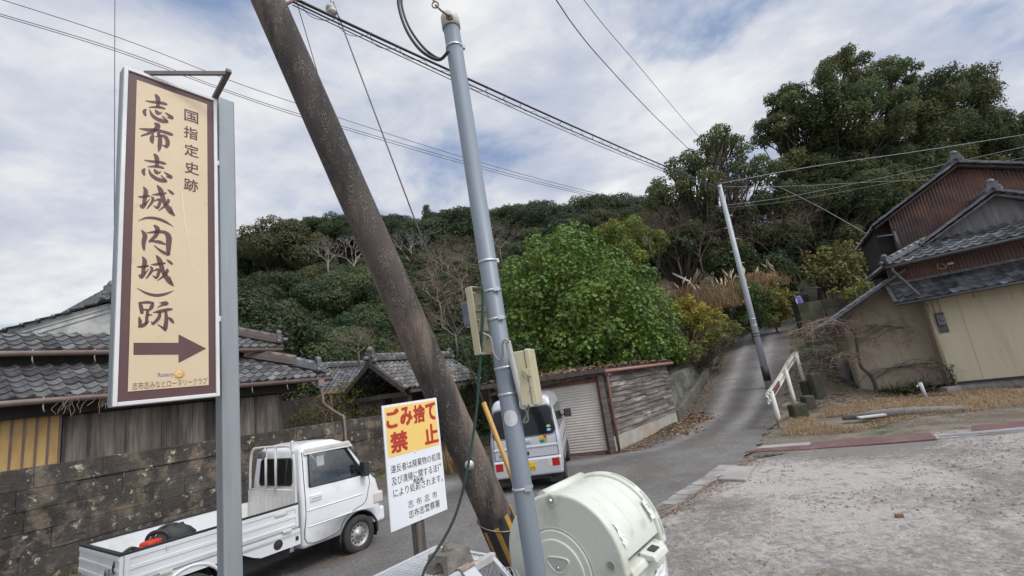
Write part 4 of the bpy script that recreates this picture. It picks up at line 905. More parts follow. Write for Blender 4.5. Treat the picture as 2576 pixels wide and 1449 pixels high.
# --- bare trees
def bare(seed, depth=6, L0=1.3, spread_=.55, droop=0.0, r0=.09, trunk=1.2, lean=(0, 0), nb=(2, 3), shrink=(.68, .86)):
    rng = random.Random(seed); mb = MB()
    def rec(p, d, l, r, k):
        m_ = p + d * l * .5 + V(rng.uniform(-1, 1), rng.uniform(-1, 1), rng.uniform(-1, 1)) * l * .09; e = m_ + (d + V(0, 0, -droop)).normalized() * l * .5
        mb.tube([p, m_, e], [r, r * .82, r * .66], 6 if k > 3 else (4 if k > 1 else 3), cap=False)
        if k == 0: return
        for _ in range(rng.randint(*nb)):
            nd = (d + V(rng.uniform(-1, 1), rng.uniform(-1, 1), rng.uniform(-.5, .8)) * spread_ * 1.5 + V(0, 0, -droop * .7)).normalized(); rec(e, nd, l * rng.uniform(*shrink), r * .62, k - 1)
    d0 = V(lean[0], lean[1], 1).normalized(); e = d0 * trunk; mb.tube([V(0, 0, -.4), e * .5 + V(.04, .02, 0), e], [r0 * 1.5, r0 * 1.15, r0], 8)
    for i in range(4):
        a = i * 1.57 + rng.uniform(-.4, .4); rec(e * rng.uniform(.75, 1), (d0 + V(cos(a), sin(a), .2) * spread_ * 1.4).normalized(), L0, r0 * .7, depth - 1)
    return mb
BARE = [bare(s, 6, 1.15, .6).mesh('branches', m_bare) for s in (11, 12)]; BARE_BR = [bare(s, 7, 1.0, .75, .1, .055).mesh('branches', m_vine) for s in (21, 22, 23)]; BARE_TH = [bare(s, 7, 1.0, .85, .06, .05).mesh('branches', m_thick) for s in (31, 32)]
def put_bare(px, py, D, H, kind, label, name='bare_tree', native=6.2, group=None, i=0):
    p = atd(px, py, D); o = bpy.data.objects.new(name, {'pale': BARE, 'thick': BARE_TH, 'brown': BARE_BR}[kind][i % (3 if kind == 'brown' else 2)]); COL.objects.link(o); s = H / native
    o.location = p; o.scale = (s, s, s); o.rotation_euler = (0, 0, hr_.uniform(0, 6.28)); return tag(o, label, 'tree' if name != 'dead_vine' else 'vine', group)
put_bare(1040, 692, 42, 5.4, 'pale', 'pale leafless tree on the hill just left of the leaning pole shadowed edge', i=0)['label'] = 'white-branched leafless tree on the hill, right of the leaning pole'
put_bare(892, 690, 42, 5.2, 'pale', 'pale leafless tree on the hill immediately left of the leaning pole', i=1)
put_bare(826, 682, 43, 4.2, 'pale', 'smaller pale leafless tree on the hill, left of a taller leafless one', i=0)
put_bare(700, 740, 48, 4.2, 'thick', 'pinkish bare tree low on the hill beside the sign post', i=1)
put_bare(905, 915, 20.5, 2.9, 'thick', 'wide bare tree with drooping twigs over the outbuilding roof', i=2)
put_bare(1010, 915, 21.5, 2.2, 'brown', 'bare twiggy tree behind the gate roof', i=0)
for i, (px, py, D, H) in enumerate([(1110, 800, 24, 4.6), (1165, 745, 26, 5), (1150, 880, 21, 4), (1240, 720, 27, 4.8), (1195, 820, 23, 4.2), (1090, 720, 29, 4.2), (1260, 650, 30, 4.2), (1130, 700, 30, 4.5)]):
    put_bare(px, py, D, H, 'thick', 'tangled brown leafless thicket on the slope between the leaning pole and the grey pole', 'bare_shrub', group='brown thickets between the two poles', i=i)
# --- the bright round bush behind the garage
BD = 19.0
rb = random.Random(9); npr = np.random.default_rng(9)
lobes = []
for px, py, rp, dd in [(1400, 640, 78, 0), (1345, 700, 80, -.3), (1470, 700, 105, -.6), (1560, 735, 90, 0), (1390, 780, 110, -.8), (1510, 800, 120, -1.2), (1615, 800, 85, -.3), (1320, 810, 70, 0), (1650, 860, 62, .2), (1580, 870, 95, -1), (1690, 880, 45, .2), (1640, 800, 60, 0), (1450, 880, 110, -1.1), (1345, 880, 85, -.5), (1440, 600, 45, .6), (1300, 740, 50, .6), (1500, 850, 150, 1.5), (1400, 720, 130, 1.8)]:
    D = BD + dd; lobes.append((tuple(atd(px, py, D)), rp * D / FPX))
base = atd(1480, 960, BD + .6); base.z = terrain(base.x, base.y)
t = thing('round_bush', 'large bright green rounded evergreen bush behind the garage roof', 'bush', base)
small = split_blobs(lobes, rb, 20, .31, .98, 1.16); loc_ = lambda L: [((c[0] - base.x, c[1] - base.y, c[2] - base.z), r) for c, r in L]
C, Nn, K = blob_leaves(loc_(small), 480, npr, .88, .86, .35); cc = np.array([b[0] for b in loc_(small)])[K]; d_ = C - cc; d_ /= np.linalg.norm(d_, axis=1, keepdims=True)
up_ok = d_[:, 2] > npr.uniform(-.75, -.1, len(C)); C, K, d_ = C[up_ok], K[up_ok], d_[up_ok]; Nn = d_ + npr.normal(size=d_.shape) * .3 + np.array([0, 0, .3]); Nn /= np.linalg.norm(Nn, axis=1, keepdims=True)
C2, N2, K2 = blob_leaves(loc_(lobes), 90, npr, .9, .4, .3); C = np.concatenate([C, C2]); Nn = np.concatenate([Nn, N2]); K = np.concatenate([K, K2 + K.max() + 1])
n = len(C); PP = []; NL = 9; tn = tones(K, npr, (1, 1, 1), .2, .2, .15)
vv = np.empty((n * NL, 4, 3)); tt = np.repeat(tn, NL, 0) * npr.uniform(.8, 1.25, (n * NL, 1))
r3 = npr.normal(size=(n, 3)); a = np.cross(Nn, r3); a /= np.linalg.norm(a, axis=1, keepdims=True); b = np.cross(Nn, a)
for k in range(NL):
    th = 2 * pi * k / NL + npr.uniform(-.3, .3, n); ln = npr.uniform(.058, .105, n)[:, None]; rise = npr.uniform(.1, .9, n)[:, None]
    d = a * np.cos(th)[:, None] + b * np.sin(th)[:, None]; sd_ = -a * np.sin(th)[:, None] + b * np.cos(th)[:, None]; ax = d + Nn * rise; ax /= np.linalg.norm(ax, axis=1, keepdims=True)
    vv[k::NL, 0] = C; vv[k::NL, 1] = C + ax * ln * .55 + sd_ * ln * .17; vv[k::NL, 2] = C + ax * ln - Nn * ln * .12; vv[k::NL, 3] = C + ax * ln * .55 - sd_ * ln * .17
linkmesh(quads('foliage', vv.reshape(-1, 3), n * NL, tt, m_leaf_b), 'foliage', t)
mb = MB(); limbs(mb, (0, 0, 0), [((c[0] - base.x, c[1] - base.y, c[2] - base.z), r * .6) for c, r in lobes], .16, rb, .3); mb.build('stem', m_bark, t, world=False)
# --- big trees on the right
def px_tree(name, label, D, blobs, seed, leaf=.1, dens=620, k=9, f=.46, mat=None, base_t=(1, 1, 1), bpx=None, r0=.28, group=None, jd=2.2, asp=.5, inner=.45, fork=.35, flat=.75):
    rng = random.Random(seed); B_ = []
    for px, py, rp in blobs:
        d = D + rng.uniform(-jd, jd); B_.append((tuple(atd(px, py, d)), rp * D / FPX))
    cx_ = sum(b[0] for b in blobs) / len(blobs); bp = atd(bpx[0] if bpx else cx_, bpx[1] if bpx else 700, D); base = V(bp.x, bp.y, terrain(bp.x, bp.y))
    return tree_from_blobs(name, label, tuple(base), split_blobs(B_, rng, k, f), leaf, dens, seed, mat or m_leaf, group=group, base_t=base_t, r0=r0, asp=asp, inner=inner, fork=fork, flat=flat)
px_tree('camphor_tree', 'tallest broad evergreen with airy crown at the top of the lane', 34, [(2120, 170, 62), (2060, 240, 72), (2190, 215, 72), (1975, 260, 62), (1945, 330, 55), (2010, 340, 75), (2120, 300, 95), (2220, 300, 85), (2260, 190, 48), (2080, 400, 90), (1990, 430, 65), (2180, 400, 90), (2110, 480, 85), (2010, 500, 70), (2220, 490, 85)], 101, k=11, f=.4, r0=.2, bpx=(2090, 720), dens=850, fork=.55, inner=.3)
px_tree('broadleaf_tree', 'wide dark evergreen crown right of the tallest tree, above the house roof', 36, [(2330, 250, 85), (2420, 240, 80), (2300, 340, 100), (2420, 350, 105), (2500, 330, 70), (2530, 400, 70), (2380, 450, 100), (2490, 460, 85), (2270, 440, 95), (2565, 330, 40), (2330, 520, 80), (2570, 440, 60)], 102, k=10, f=.44, r0=.2, fork=.55, inner=.3, dens=800, bpx=(2400, 700), base_t=(.88, .92, .95))
px_tree('broadleaf_tree', 'open-crowned evergreen left of the tallest tree, over the lane pole', 31, [(1800, 350, 48), (1770, 400, 50), (1840, 380, 50), (1720, 420, 50), (1690, 470, 50), (1760, 470, 55), (1840, 450, 60), (1655, 505, 38), (1905, 430, 50), (1720, 515, 45), (1650, 480, 30), (1820, 345, 30)], 103, k=9, f=.42, r0=.24, bpx=(1800, 690), dens=520, base_t=(.95, 1, 1))
px_tree('understorey_tree', 'dark ivy-hung tree at the foot of the tallest one', 31, [(2240, 430, 80), (2140, 440, 80), (2040, 450, 75), (1950, 500, 60), (1990, 520, 75), (2080, 530, 85), (2050, 620, 85), (1960, 600, 60), (2150, 500, 80), (2190, 590, 75), (2120, 620, 70)], 104, base_t=(.7, .75, .85), bpx=(2060, 760), r0=.2)
px_tree('understorey_tree', 'dark dense tree standing just left of the lane pole', 29, [(1680, 560, 45), (1720, 600, 55), (1770, 560, 55), (1700, 660, 55), (1650, 620, 40), (1780, 640, 60)], 105, base_t=(.72, .78, .85), bpx=(1720, 800), r0=.16)
px_tree('understorey_tree', 'dark tree directly behind the lane pole', 29.5, [(1850, 560, 60), (1890, 620, 60), (1830, 650, 60), (1900, 520, 55), (1860, 690, 55), (1930, 680, 50)], 106, base_t=(.7, .76, .84), bpx=(1880, 800), r0=.18)
px_tree('understorey_tree', 'black-green thicket tree above the bend of the lane', 28, [(1960, 700, 50), (1930, 740, 40), (1985, 760, 45), (1995, 680, 45), (1940, 660, 40)], 107, base_t=(.55, .62, .7), bpx=(1965, 830), r0=.12, leaf=.1)
px_tree('understorey_tree', 'dark tree behind the left eave of the beige house', 33, [(2230, 500, 70), (2260, 580, 60), (2200, 560, 60), (2320, 560, 60), (2180, 640, 40)], 108, base_t=(.72, .76, .85), bpx=(2240, 700), r0=.16)
px_tree('bamboo_clump', 'yellow green bamboo-like clump rising behind the round bush', 27, [(1530, 590, 45), (1580, 585, 48), (1610, 640, 45), (1560, 650, 55), (1640, 610, 40), (1520, 640, 35), (1610, 700, 45)], 109, mat=m_leaf_y, base_t=(.62, .85, .7), leaf=.12, asp=.25, bpx=(1580, 800), r0=.08)
px_tree('yellow_tree', 'small yellow green tree on the slope above the mossy wall', 26, [(2060, 650, 42), (2110, 640, 50), (2150, 665, 40), (2090, 690, 48), (2040, 690, 35), (2140, 700, 38)], 110, mat=m_leaf_y, base_t=(.6, .66, .8), leaf=.1, dens=330, bpx=(2095, 760), r0=.1, jd=.8)
px_tree('slope_shrub', 'dull green shrub row sloping down behind the lean-to roof', 22, [(2150, 735, 26), (2190, 715, 26), (2120, 745, 22), (2220, 700, 22), (2160, 760, 20), (2095, 735, 14)], 111, mat=m_leaf, base_t=(1.7, 1.5, .9), leaf=.07, dens=520, bpx=(2160, 770), r0=.05, jd=.6)
px_tree('slope_shrub', 'rusty dead bramble mound on the slope right of the yellow tree', 29, [(2200, 640, 35), (2230, 660, 30), (2180, 670, 25), (2215, 615, 25), (2060, 610, 22), (2130, 600, 22)], 112, mat=m_litter, base_t=(.55, .5, .5), leaf=.1, bpx=(2200, 720), r0=.04)
for i, (px, py, D, H, lab) in enumerate([(1715, 700, 27.5, 6.0, 'brown dead vines hanging over the dark tree left of the lane pole'), (1770, 690, 27.3, 6.0, 'brown dead vines nearest the left side of the lane pole'), (1960, 690, 28, 6.4, 'brown dead vines draped right of the lane pole'), (2020, 660, 28, 5.8, 'tangle of pale dead vines above the yellow tree'), (1690, 620, 29, 5, 'wispy dead vines below the open-crowned evergreen'), (1845, 580, 29, 5.5, 'thin dead vines around the top of the lane pole'), (1640, 640, 25, 3.6, 'bare reddish sapling between bush and lane pole')]):
    put_bare(px, py, D, H, 'brown', lab, 'dead_vine' if i != 6 else 'bare_sapling', i=i)
# --- bank vegetation along the lane
px_tree('bamboo_grass', 'golden yellow bamboo grass spilling from the bank right of the round bush', 20.5, [(1700, 780, 32), (1735, 800, 36), (1775, 840, 38), (1720, 860, 34), (1800, 800, 30), (1690, 850, 26), (1760, 780, 28), (1825, 830, 28), (1730, 760, 22)], 120, mat=m_leaf_y, base_t=(1.35, 1.25, .9), leaf=.12, asp=.2, dens=600, bpx=(1740, 900), r0=.03, jd=.6)
px_tree('bank_shrub', 'dull green scrub on the bank above the pale retaining wall', 19.6, [(1735, 890, 32), (1770, 872, 30), (1800, 845, 28), (1832, 822, 24), (1705, 900, 26), (1850, 830, 18)], 121, mat=m_leaf, base_t=(1.5, 1.45, 1.1), leaf=.07, dens=700, bpx=(1770, 940), r0=.03, jd=.5)
px_tree('ivy_hedge', 'dark ivy hedge on the lane bank behind the lane pole', 23.5, [(1855, 750, 38), (1850, 800, 36), (1885, 735, 36), (1885, 790, 38), (1920, 760, 38), (1920, 805, 32), (1860, 830, 26)], 122, mat=m_leaf, base_t=(.85, 1.05, .9), leaf=.075, dens=620, bpx=(1890, 830), r0=.04, jd=.5)
px_tree('clipped_hedge', 'brownish green hedge at the left of the lane bend', 25, [(1935, 750, 38), (1955, 780, 34), (1925, 720, 30), (1970, 745, 28), (1945, 710, 24), (1975, 790, 22), (1945, 810, 22)], 123, mat=m_leaf, base_t=(2.0, 1.45, 1.0), leaf=.075, dens=620, bpx=(1955, 830), r0=.04, jd=.5)
px_tree('wall_shrub', 'dull green bush growing behind the stone wall beside the gate', 15.3, [(820, 1010, 40), (870, 990, 44), (780, 1045, 38), (910, 1025, 42), (850, 1050, 36), (940, 1045, 34), (750, 1060, 30)], 124, mat=m_leaf, base_t=(1.25, 1.1, .7), leaf=.04, dens=800, bpx=(860, 1120), r0=.03, jd=.5, inner=.25)
px_tree('gate_shrub', 'dark evergreen shrub between the gate and the garage behind the van', 17.2, [(1190, 1010, 40), (1225, 950, 45), (1240, 1010, 40), (1290, 950, 40), (1205, 1070, 38), (1250, 1060, 36), (1185, 900, 40), (1330, 930, 36), (1250, 890, 50), (1310, 890, 50)], 125, mat=m_leaf, base_t=(.62, .75, .7), leaf=.06, dens=520, bpx=(1230, 1110), r0=.05, jd=.5)
for i, (px, py, D, H, lab) in enumerate([(760, 1075, 13.8, 1.6, 'dead brushwood heaped behind the stone wall at the house corner'), (820, 1070, 14.5, 1.6, 'dead brushwood behind the stone wall nearer the gate')]): put_bare(px, py, D, H, 'brown', lab, 'dead_brush', i=i)
# --- blades: grasses
def blades(name, pts, rng, L_, wd, mat, tone, lie=.5, seg=2, parent=None):
    n = len(pts); az = rng.uniform(0, 2 * pi, n); tl = np.clip(rng.normal(lie, .25, n), .05, 1.25); ln = L_ * rng.uniform(.5, 1.3, n)
    d = np.stack([np.cos(az), np.sin(az), np.zeros(n)], 1); sd_ = np.stack([-np.sin(az), np.cos(az), np.zeros(n)], 1); w_ = (wd * rng.uniform(.6, 1.3, n))[:, None]
    vv = np.empty((n * seg, 4, 3)); p = np.array(pts, float)
    for k in range(seg):
        f0, f1 = k / seg, (k + 1) / seg
        def at(f):
            a = tl * (.55 + .75 * f); return p + d * (np.sin(a) * ln * f)[:, None] + np.array([0, 0, 1.]) * (np.cos(a) * ln * f)[:, None]
        a0, a1 = at(f0), at(f1); w0, w1 = w_ * (1 - f0 * .8), w_ * (1 - f1 * .9)
        vv[k::seg, 0] = a0 - sd_ * w0; vv[k::seg, 1] = a0 + sd_ * w0; vv[k::seg, 2] = a1 + sd_ * w1; vv[k::seg, 3] = a1 - sd_ * w1
    t = np.repeat(np.array(tone)[None] * rng.uniform(.55, 1.4, (n, 1)) * rng.uniform(.9, 1.1, (n, 3)), seg, 0)
    return linkmesh(quads(name, vv.reshape(-1, 3), n * seg, t, mat), name, parent)
npr = np.random.default_rng(55); pts = []
while len(pts) < 64000:
    x, y = npr.uniform(5.9, 17.5), npr.uniform(9.3, 13.45)
    lo_ = 10.6 + max(0, 7.0 - x) * .9 - max(0, x - 9) * .12 + .35 * noise.noise(Vector((x * .9, 2.2, 0)))
    if y < lo_ + npr.exponential(.2) - .1: continue
    if road_near(x, y)[0] < 1.75 + .25 * noise.noise(Vector((x, y, 5))): continue
    if noise.noise(Vector((x * .8, y * .8, 3.3))) < -.4: continue
    pts.append((x, y, terrain(x, y) + .0))
tag(blades('dry_grass', pts, npr, .15, .0045, m_straw, (.86, .79, .72), 1.05), None, None, kind='stuff')
pts = []
while len(pts) < 2600:                              # grass and moss strip at the foot of the stone wall
    s, o = npr.uniform(-3, 9.6), -npr.exponential(.22); p = LH(s, o, 0); pts.append((p.x, p.y, terrain(p.x, p.y)))
tag(blades('wall_grass', pts, npr, .13, .005, m_leaf_y, (.45, .7, .6), .7), None, None, kind='stuff')
def pampas(px, py, D, n, H, lab, name='pampas_grass', plumes=9, sp=.5, tone=(.8, .75, .7), grp=None):
    p = atd(px, py, D); z = p.z; t = thing(name, lab, 'grass', (p.x, p.y, z), 0, grp); rg = np.random.default_rng(int(px))
    pts = np.concatenate([rg.normal(0, sp, (n, 2)), np.zeros((n, 1))], 1); blades('leaves', pts, rg, H, .012, m_straw, tone, .45, 3, t)
    pts = np.concatenate([rg.normal(0, sp, (n // 3, 2)), np.zeros((n // 3, 1))], 1)
    rr = random.Random(int(px))
    for k in range(plumes):
        mb = MB(); a = rr.uniform(0, 6.28); q = V(rr.gauss(0, sp), rr.gauss(0, sp), 0); d = V(cos(a) * .25, sin(a) * .25, 1).normalized(); e = q + d * H * rr.uniform(.95, 1.3); tip = e + d * .4 + V(cos(a), sin(a), -.3) * .15
        mb.tube([q, e, e.lerp(tip, .35), e.lerp(tip, .7), tip], [.006, .007, .035, .03, .004], 5, tone=1.5)
        for j in range(22):
            f = rr.random(); w0 = e.lerp(tip, f); g = V(rr.uniform(-1, 1), rr.uniform(-1, 1), rr.uniform(0, 1)) * .06 * (1.2 - f); mb.tube([w0, w0 + g + d * .06], [.009, .004], 3, tone=1.6)
        mb.build('plume', m_straw, t, world=False)
    return t
px_tree('dry_brush', 'reddish dry brush on the bank between the round bush and the lane pole', 23.3, [(1700, 745, 22), (1730, 735, 26), (1765, 730, 26), (1800, 735, 24), (1750, 760, 28), (1790, 765, 26), (1715, 765, 22), (1830, 745, 20), (1685, 720, 16), (1775, 710, 16)], 130, mat=m_straw, base_t=(.62, .5, .42), leaf=.09, asp=.12, dens=900, bpx=(1760, 850), r0=.02, jd=.6, inner=.2)
px_tree('dry_brush', 'fawn dry brush on the bank top right behind the lane pole', 24.6, [(1850, 715, 22), (1880, 705, 24), (1910, 700, 24), (1895, 725, 24), (1940, 700, 20)], 131, mat=m_straw, base_t=(.78, .66, .52), leaf=.09, asp=.12, dens=900, bpx=(1890, 840), r0=.02, jd=.5, inner=.2)
BRUSH = [(1745, 770, 23.0, 1.1, (.62, .5, .42), 3, 'thin reddish grass tuft behind the golden bamboo grass'), (1790, 775, 22.8, 1.05, (.7, .61, .52), 8, 'fawn pampas grass on the bank left of the lane pole'),
         (1830, 775, 23.2, 1.1, (.74, .64, .54), 9, 'pampas grass directly left of the lane pole on the bank top'), (1875, 745, 24.2, 1.05, (.72, .62, .52), 9, 'pampas grass directly behind the lane pole on the bank top'), (1945, 722, 26.0, .9, (.75, .64, .52), 8, 'short fawn grass on top of the brownish hedge')]
for px, py, D, H, tn, pl_, lab in BRUSH: pampas(px, py, D, 420, H, lab, name='pampas_grass' if pl_ > 5 else 'dry_grass_clump', sp=.45, plumes=pl_, tone=tn)
pampas(1120, 1190, 12.6, 420, .62, 'straw-coloured grass tuft by the foot of the leaning pole', name='straw_tuft', sp=.25, plumes=0, tone=(.72, .62, .5))
pampas(1150, 1215, 12.4, 420, .5, 'dry grass tuft between the white warning sign and the van', name='straw_tuft', sp=.28, plumes=0, tone=(.55, .5, .36))
npr = np.random.default_rng(77); cs = [(npr.uniform(1.5, 11), npr.uniform(4.2, 9.2)) for _ in range(26)] + [(4.0 + .5 * k, 9.9 - .17 * k) for k in range(9)]
pts = [(x + npr.normal(0, .1), y + npr.normal(0, .05), 0) for x, y in cs if lot_side(x, y) > .3 for _ in range(60)]; pts = [(x, y, terrain(x, y)) for x, y, _ in pts]
tag(blades('lot_tufts', pts, npr, .07, .003, m_straw, (.75, .68, .58), 1.05), None, None, kind='stuff')
pts = [(q[0] + npr.normal(0, .03), q[1] + npr.normal(0, .03), 0) for q in [(2.1 + gu.x * a - .09, 12.55 + gu.y * a - .05) for a in np.linspace(0, 3.4, 40)] for _ in range(22)]; pts = [(x, y, terrain(x, y)) for x, y, _ in pts]
tag(blades('garage_weeds', pts, npr, .1, .004, m_leaf, (1.0, 1.0, .8), .7), None, None, kind='stuff')
# green strap-leaved plant by the house, ivy on the corner
q = hw_(-.75, .35, .2); t = thing('strap_leaf_plant', 'dark green strap-leaved plants along the beige house wall', 'plant', (q.x, q.y, .15)); rg = np.random.default_rng(5)
pts = np.concatenate([rg.normal(0, .1, (420, 2)) + rg.uniform(-.65, .6, (420, 1)) * np.array([[.866, -.5]]), np.zeros((420, 1))], 1); blades('leaves', pts, rg, .48, .014, m_leaf_b, (.5, .55, .8), .6, 3, t)
rg = np.random.default_rng(6); n_ = 260; c0 = hw_(.06, -.06, .4); pts = np.array([(rg.normal(0, .03 + .06 * f), rg.normal(0, .02), f * .55) for f in rg.random(n_)])
t = thing('corner_weed', 'thin green weed climbing the front corner of the beige house', 'plant', tuple(c0)); linkmesh(leaf_mesh('leaves', pts, rg.normal(size=(n_, 3)), rg.uniform(.015, .035, n_), .45, np.ones((n_, 3)) * rg.uniform(.6, 1.2, (n_, 1)), m_leaf, rg), 'leaves', t)
px_tree('wall_ivy', 'green ivy spilling over the pale retaining wall beside the lane', 20.2, [(1780, 905, 15), (1800, 890, 16), (1822, 875, 15), (1842, 862, 13), (1760, 915, 12)], 133, mat=m_leaf_y, base_t=(.5, .75, .7), leaf=.05, asp=.6, dens=1500, k=5, bpx=(1800, 905), r0=.015, jd=.15)
q0, q1 = atd(1692, 690, 26.5), atd(1738, 712, 25.5); mb = MB(); mb.sheet(lambda u, v: q0.lerp(q1, u) + V(.12 * v, .3 * v, .16 * v + .02 * sin(v * 40)), 2, 36); o = mb.build('tin_sheet', shade('pale_tin', (.3, .3, .31), (.2, .2, .2), 4, .6)); so = o.modifiers.new('s', 'SOLIDIFY'); so.thickness = .01
tag(o, 'pale corrugated tin sheet lying in the scrub beyond the round bush', 'tin sheet')
# weeping bare tree in front of the beige side wall
q = onz(2200, 996, .22); t = thing('weeping_tree', 'leafless weeping plum with crooked trunk against the beige side wall', 'tree', (q.x, q.y, .18))
rr = random.Random(14)
def lp(px, py, y=None): p = aty(px, py, q.y if y is None else y); return p - t.location
tr = [lp(2200, 1000), lp(2203, 975), lp(2190, 945), lp(2168, 925), lp(2160, 900), lp(2155, 865), lp(2150, 840), lp(2135, 825), lp(2125, 815)]
mb = MB(); cp = catmull([tuple(p) for p in tr], 4); mb.tube(cp, [.058 - .04 * i / len(cp) for i in range(len(cp))], 8); mb.build('trunk', m_bark, t, world=False)
mb = MB()
def weep(p, d, l, r, k):
    P_ = [p]; c = p.copy(); dd = d.copy()
    for i in range(7): dd = (dd + V(rr.uniform(-.2, .2), rr.uniform(-.2, .2), -.16 - .06 * i * (k < 2))).normalized(); c = c + dd * l / 7; P_.append(c.copy())
    mb.tube(P_, [r * (1 - .8 * i / 7) for i in range(8)], 4, cap=False)
    if k:
        for i in range(2, 8):
            for _ in range(2):
                a = rr.uniform(0, 6.28); weep(P_[i], (V(cos(a), sin(a) * .8, rr.uniform(.0, .7))).normalized(), l * rr.uniform(.35, .75), r * .42, k - 1)
for px, py, dx, l in ((2190, 945, 1, 1.5), (2203, 950, 1.2, 1.9), (2160, 900, -1, 1.0), (2155, 868, 1, 1.7), (2150, 845, 1, 1.3), (2140, 828, -1, 1.3), (2128, 818, -1.2, 1.4), (2125, 815, .9, 1.4), (2165, 905, -.8, .9)):
    weep(lp(px, py), V(dx, rr.uniform(-.7, .5), .75).normalized(), l * 1.25, .026, 2)
mb.build('branches', m_thick, t, world=False)
# fallen leaves and loose gravel
npr = np.random.default_rng(8); mb = MB(); rr = random.Random(8)
def scatter(n, fn, s, flat=.3):
    for _ in range(n):
        p = fn()
        if p is None: continue
        litter(mb, V(p[0], p[1], terrain(p[0], p[1]) + .035), rr.uniform(*s), rr, flat)
def near_garage():
    a = rr.random(); p = A.lerp(B + gu * 1.2, a) - gn * abs(rr.gauss(0, .35)); return (p.x, p.y)
def lane_left():
    k = rr.uniform(0, len(cl) - 1.01); i = int(k); p = cl[i].lerp(cl[i + 1], k - i); d = (cl[i + 1] - cl[i]).normalized(); p = p + V(d.y, -d.x, 0) * abs(rr.gauss(0, .3)); return (p.x, p.y)
def bank_right():
    x, y = rr.uniform(7, 13.5), rr.uniform(13.3, 20); d, z, s_ = road_near(x, y); return (x, y) if 1.7 < d < 5.5 and s_ < 0 else None
def anywhere():
    x, y = rr.uniform(-3, 14), rr.uniform(4, 20); return (x, y)
def lot_edge():
    k = rr.uniform(2.6, 5.6); i = int(k); a, b = BORDER[i], BORDER[i + 1]; q = k - i; return (lerp(a[0], b[0], q) + .22 + rr.gauss(0, .13), lerp(a[1], b[1], q) - .2 + rr.gauss(0, .13))
scatter(1500, lot_edge, (.012, .035)); scatter(2200, near_garage, (.02, .05)); scatter(1300, lane_left, (.02, .05)); scatter(9000, bank_right, (.025, .06)); scatter(500, anywhere, (.012, .03))
for cx_, cy_, n_ in ((5.1, 15.0, 900), (4.2, 13.7, 500)):
    scatter(n_ // 2, lambda: (rr.gauss(cx_, .3), rr.gauss(cy_, .3)), (.03, .06), .9)
tag(mb.build('fallen_leaves', m_litter), None, None, kind='stuff')
def pebble_pts():
    x = rr.uniform(-4, 14); y = rr.uniform(3.2, 14); l = lot_side(x, y); w_ = noise.noise(Vector((x * .55, y * .55, 9)))
    return (x, y) if (abs(l) < .5 or w_ > .05) and rr.random() < .8 else None
mb = MB(); k = 0
while k < 7500:
    p = pebble_pts()
    if p is None: continue
    s = rr.uniform(.005, .016) * (1.6 if rr.random() < .06 else 1); z = terrain(*p) + .015; c = V(p[0], p[1], z); tn = rr.uniform(.55, 1.3); a = rr.uniform(0, 6)
    u = V(cos(a), sin(a), .1) * s; v = V(-sin(a), cos(a), 0) * s * rr.uniform(.5, 1)
    mb.add([c - u - v, c + u - v, c + u + v, c - u + v, c + V(rr.uniform(-.3, .3) * s, 0, s * rr.uniform(.7, 1.2))], [(0, 1, 4), (1, 2, 4), (2, 3, 4), (3, 0, 4)], 0, False, (tn, tn * .97, tn * .93)); k += 1
tag(mb.build('gravel', shade('pebble', (.24, .225, .21), rough=.9, attr=True)), None, None, kind='stuff')
# ------------------------------------------------------------------ tall direction sign
m_alu = shade('aluminium_frame', (.66, .66, .64), (.56, .56, .55), 3, .45, dirt=((.42, .42, .41), 2, .6, .8))
m_galv = shade('galvanised_post', (.27, .30, .31), (.23, .255, .265), 2, .5, .25, stretch=(4, 4, .4), dirt=((.2, .22, .22), 2, .55, .8))
m_maroon = shade('maroon_vinyl', (.085, .036, .036), (.1, .045, .043), 2.5, .55)
m_tan = shade('tan_vinyl', (.6, .475, .315), (.56, .44, .285), 2, .5, dirt=((.52, .38, .22), 9, .6, .75), spots=((.35, .24, .12), 60, .03, .04))
m_angle = shade('angle_iron', (.12, .105, .1), (.09, .075, .07), 6, .6)
yaw = radians(53.9); su = V(cos(yaw), sin(yaw), 0); so_ = V(sin(yaw), -cos(yaw), 0); SO = V(-2.557, 2.841, 2.393); SW, SH = .6, 2.424
t = thing('direction_sign', 'tall tan and maroon direction sign with a right arrow on a grey steel post', 'sign', (SO.x + su.x * .7, SO.y + su.y * .7, 0))
FR = .024
mb = MB()
mb.obox(SO, su, so_, ZZ, (0, -.1, 0), (FR, 0, SH)); mb.obox(SO, su, so_, ZZ, (SW - FR, -.1, 0), (SW, 0, SH)); mb.obox(SO, su, so_, ZZ, (FR, -.1, 0), (SW - FR, 0, FR)); mb.obox(SO, su, so_, ZZ, (FR, -.1, SH - FR), (SW - FR, 0, SH))
mb.build('frame', m_alu, t, bevel=.003)
mb = MB(); mb.obox(SO, su, so_, ZZ, (-.004, -.104, .006), (-.0005, -.012, SH - .006)); mb.build('side_cover', m_galv, t)
mb = MB(); mb.obox(SO, su, so_, ZZ, (FR, -.095, FR), (SW - FR, -.012, SH - FR)); mb.build('border_panel', m_maroon, t)
mb = MB(); mb.obox(SO, su, so_, ZZ, (.075, -.0115, .085), (SW - .07, -.008, SH - .075)); mb.build('face', m_tan, t)
FP = SO + so_ * -.0065
def onface(px, py): return onpl(px, py, FP, so_)
def loc(px, py): p = onface(px, py) - FP; return p.dot(su), p.z
R1 = lambda x, y: onface((520 + .276 * x) * .6389, (350 + .276 * y) * .6389)
R2 = lambda x, y: onface((520 + .41436 * x) * .6389, (720 + .41436 * y) * .6389)
RT_ = lambda x, y: (223.6 + .6616 * x, 127.8 + .6616 * y)
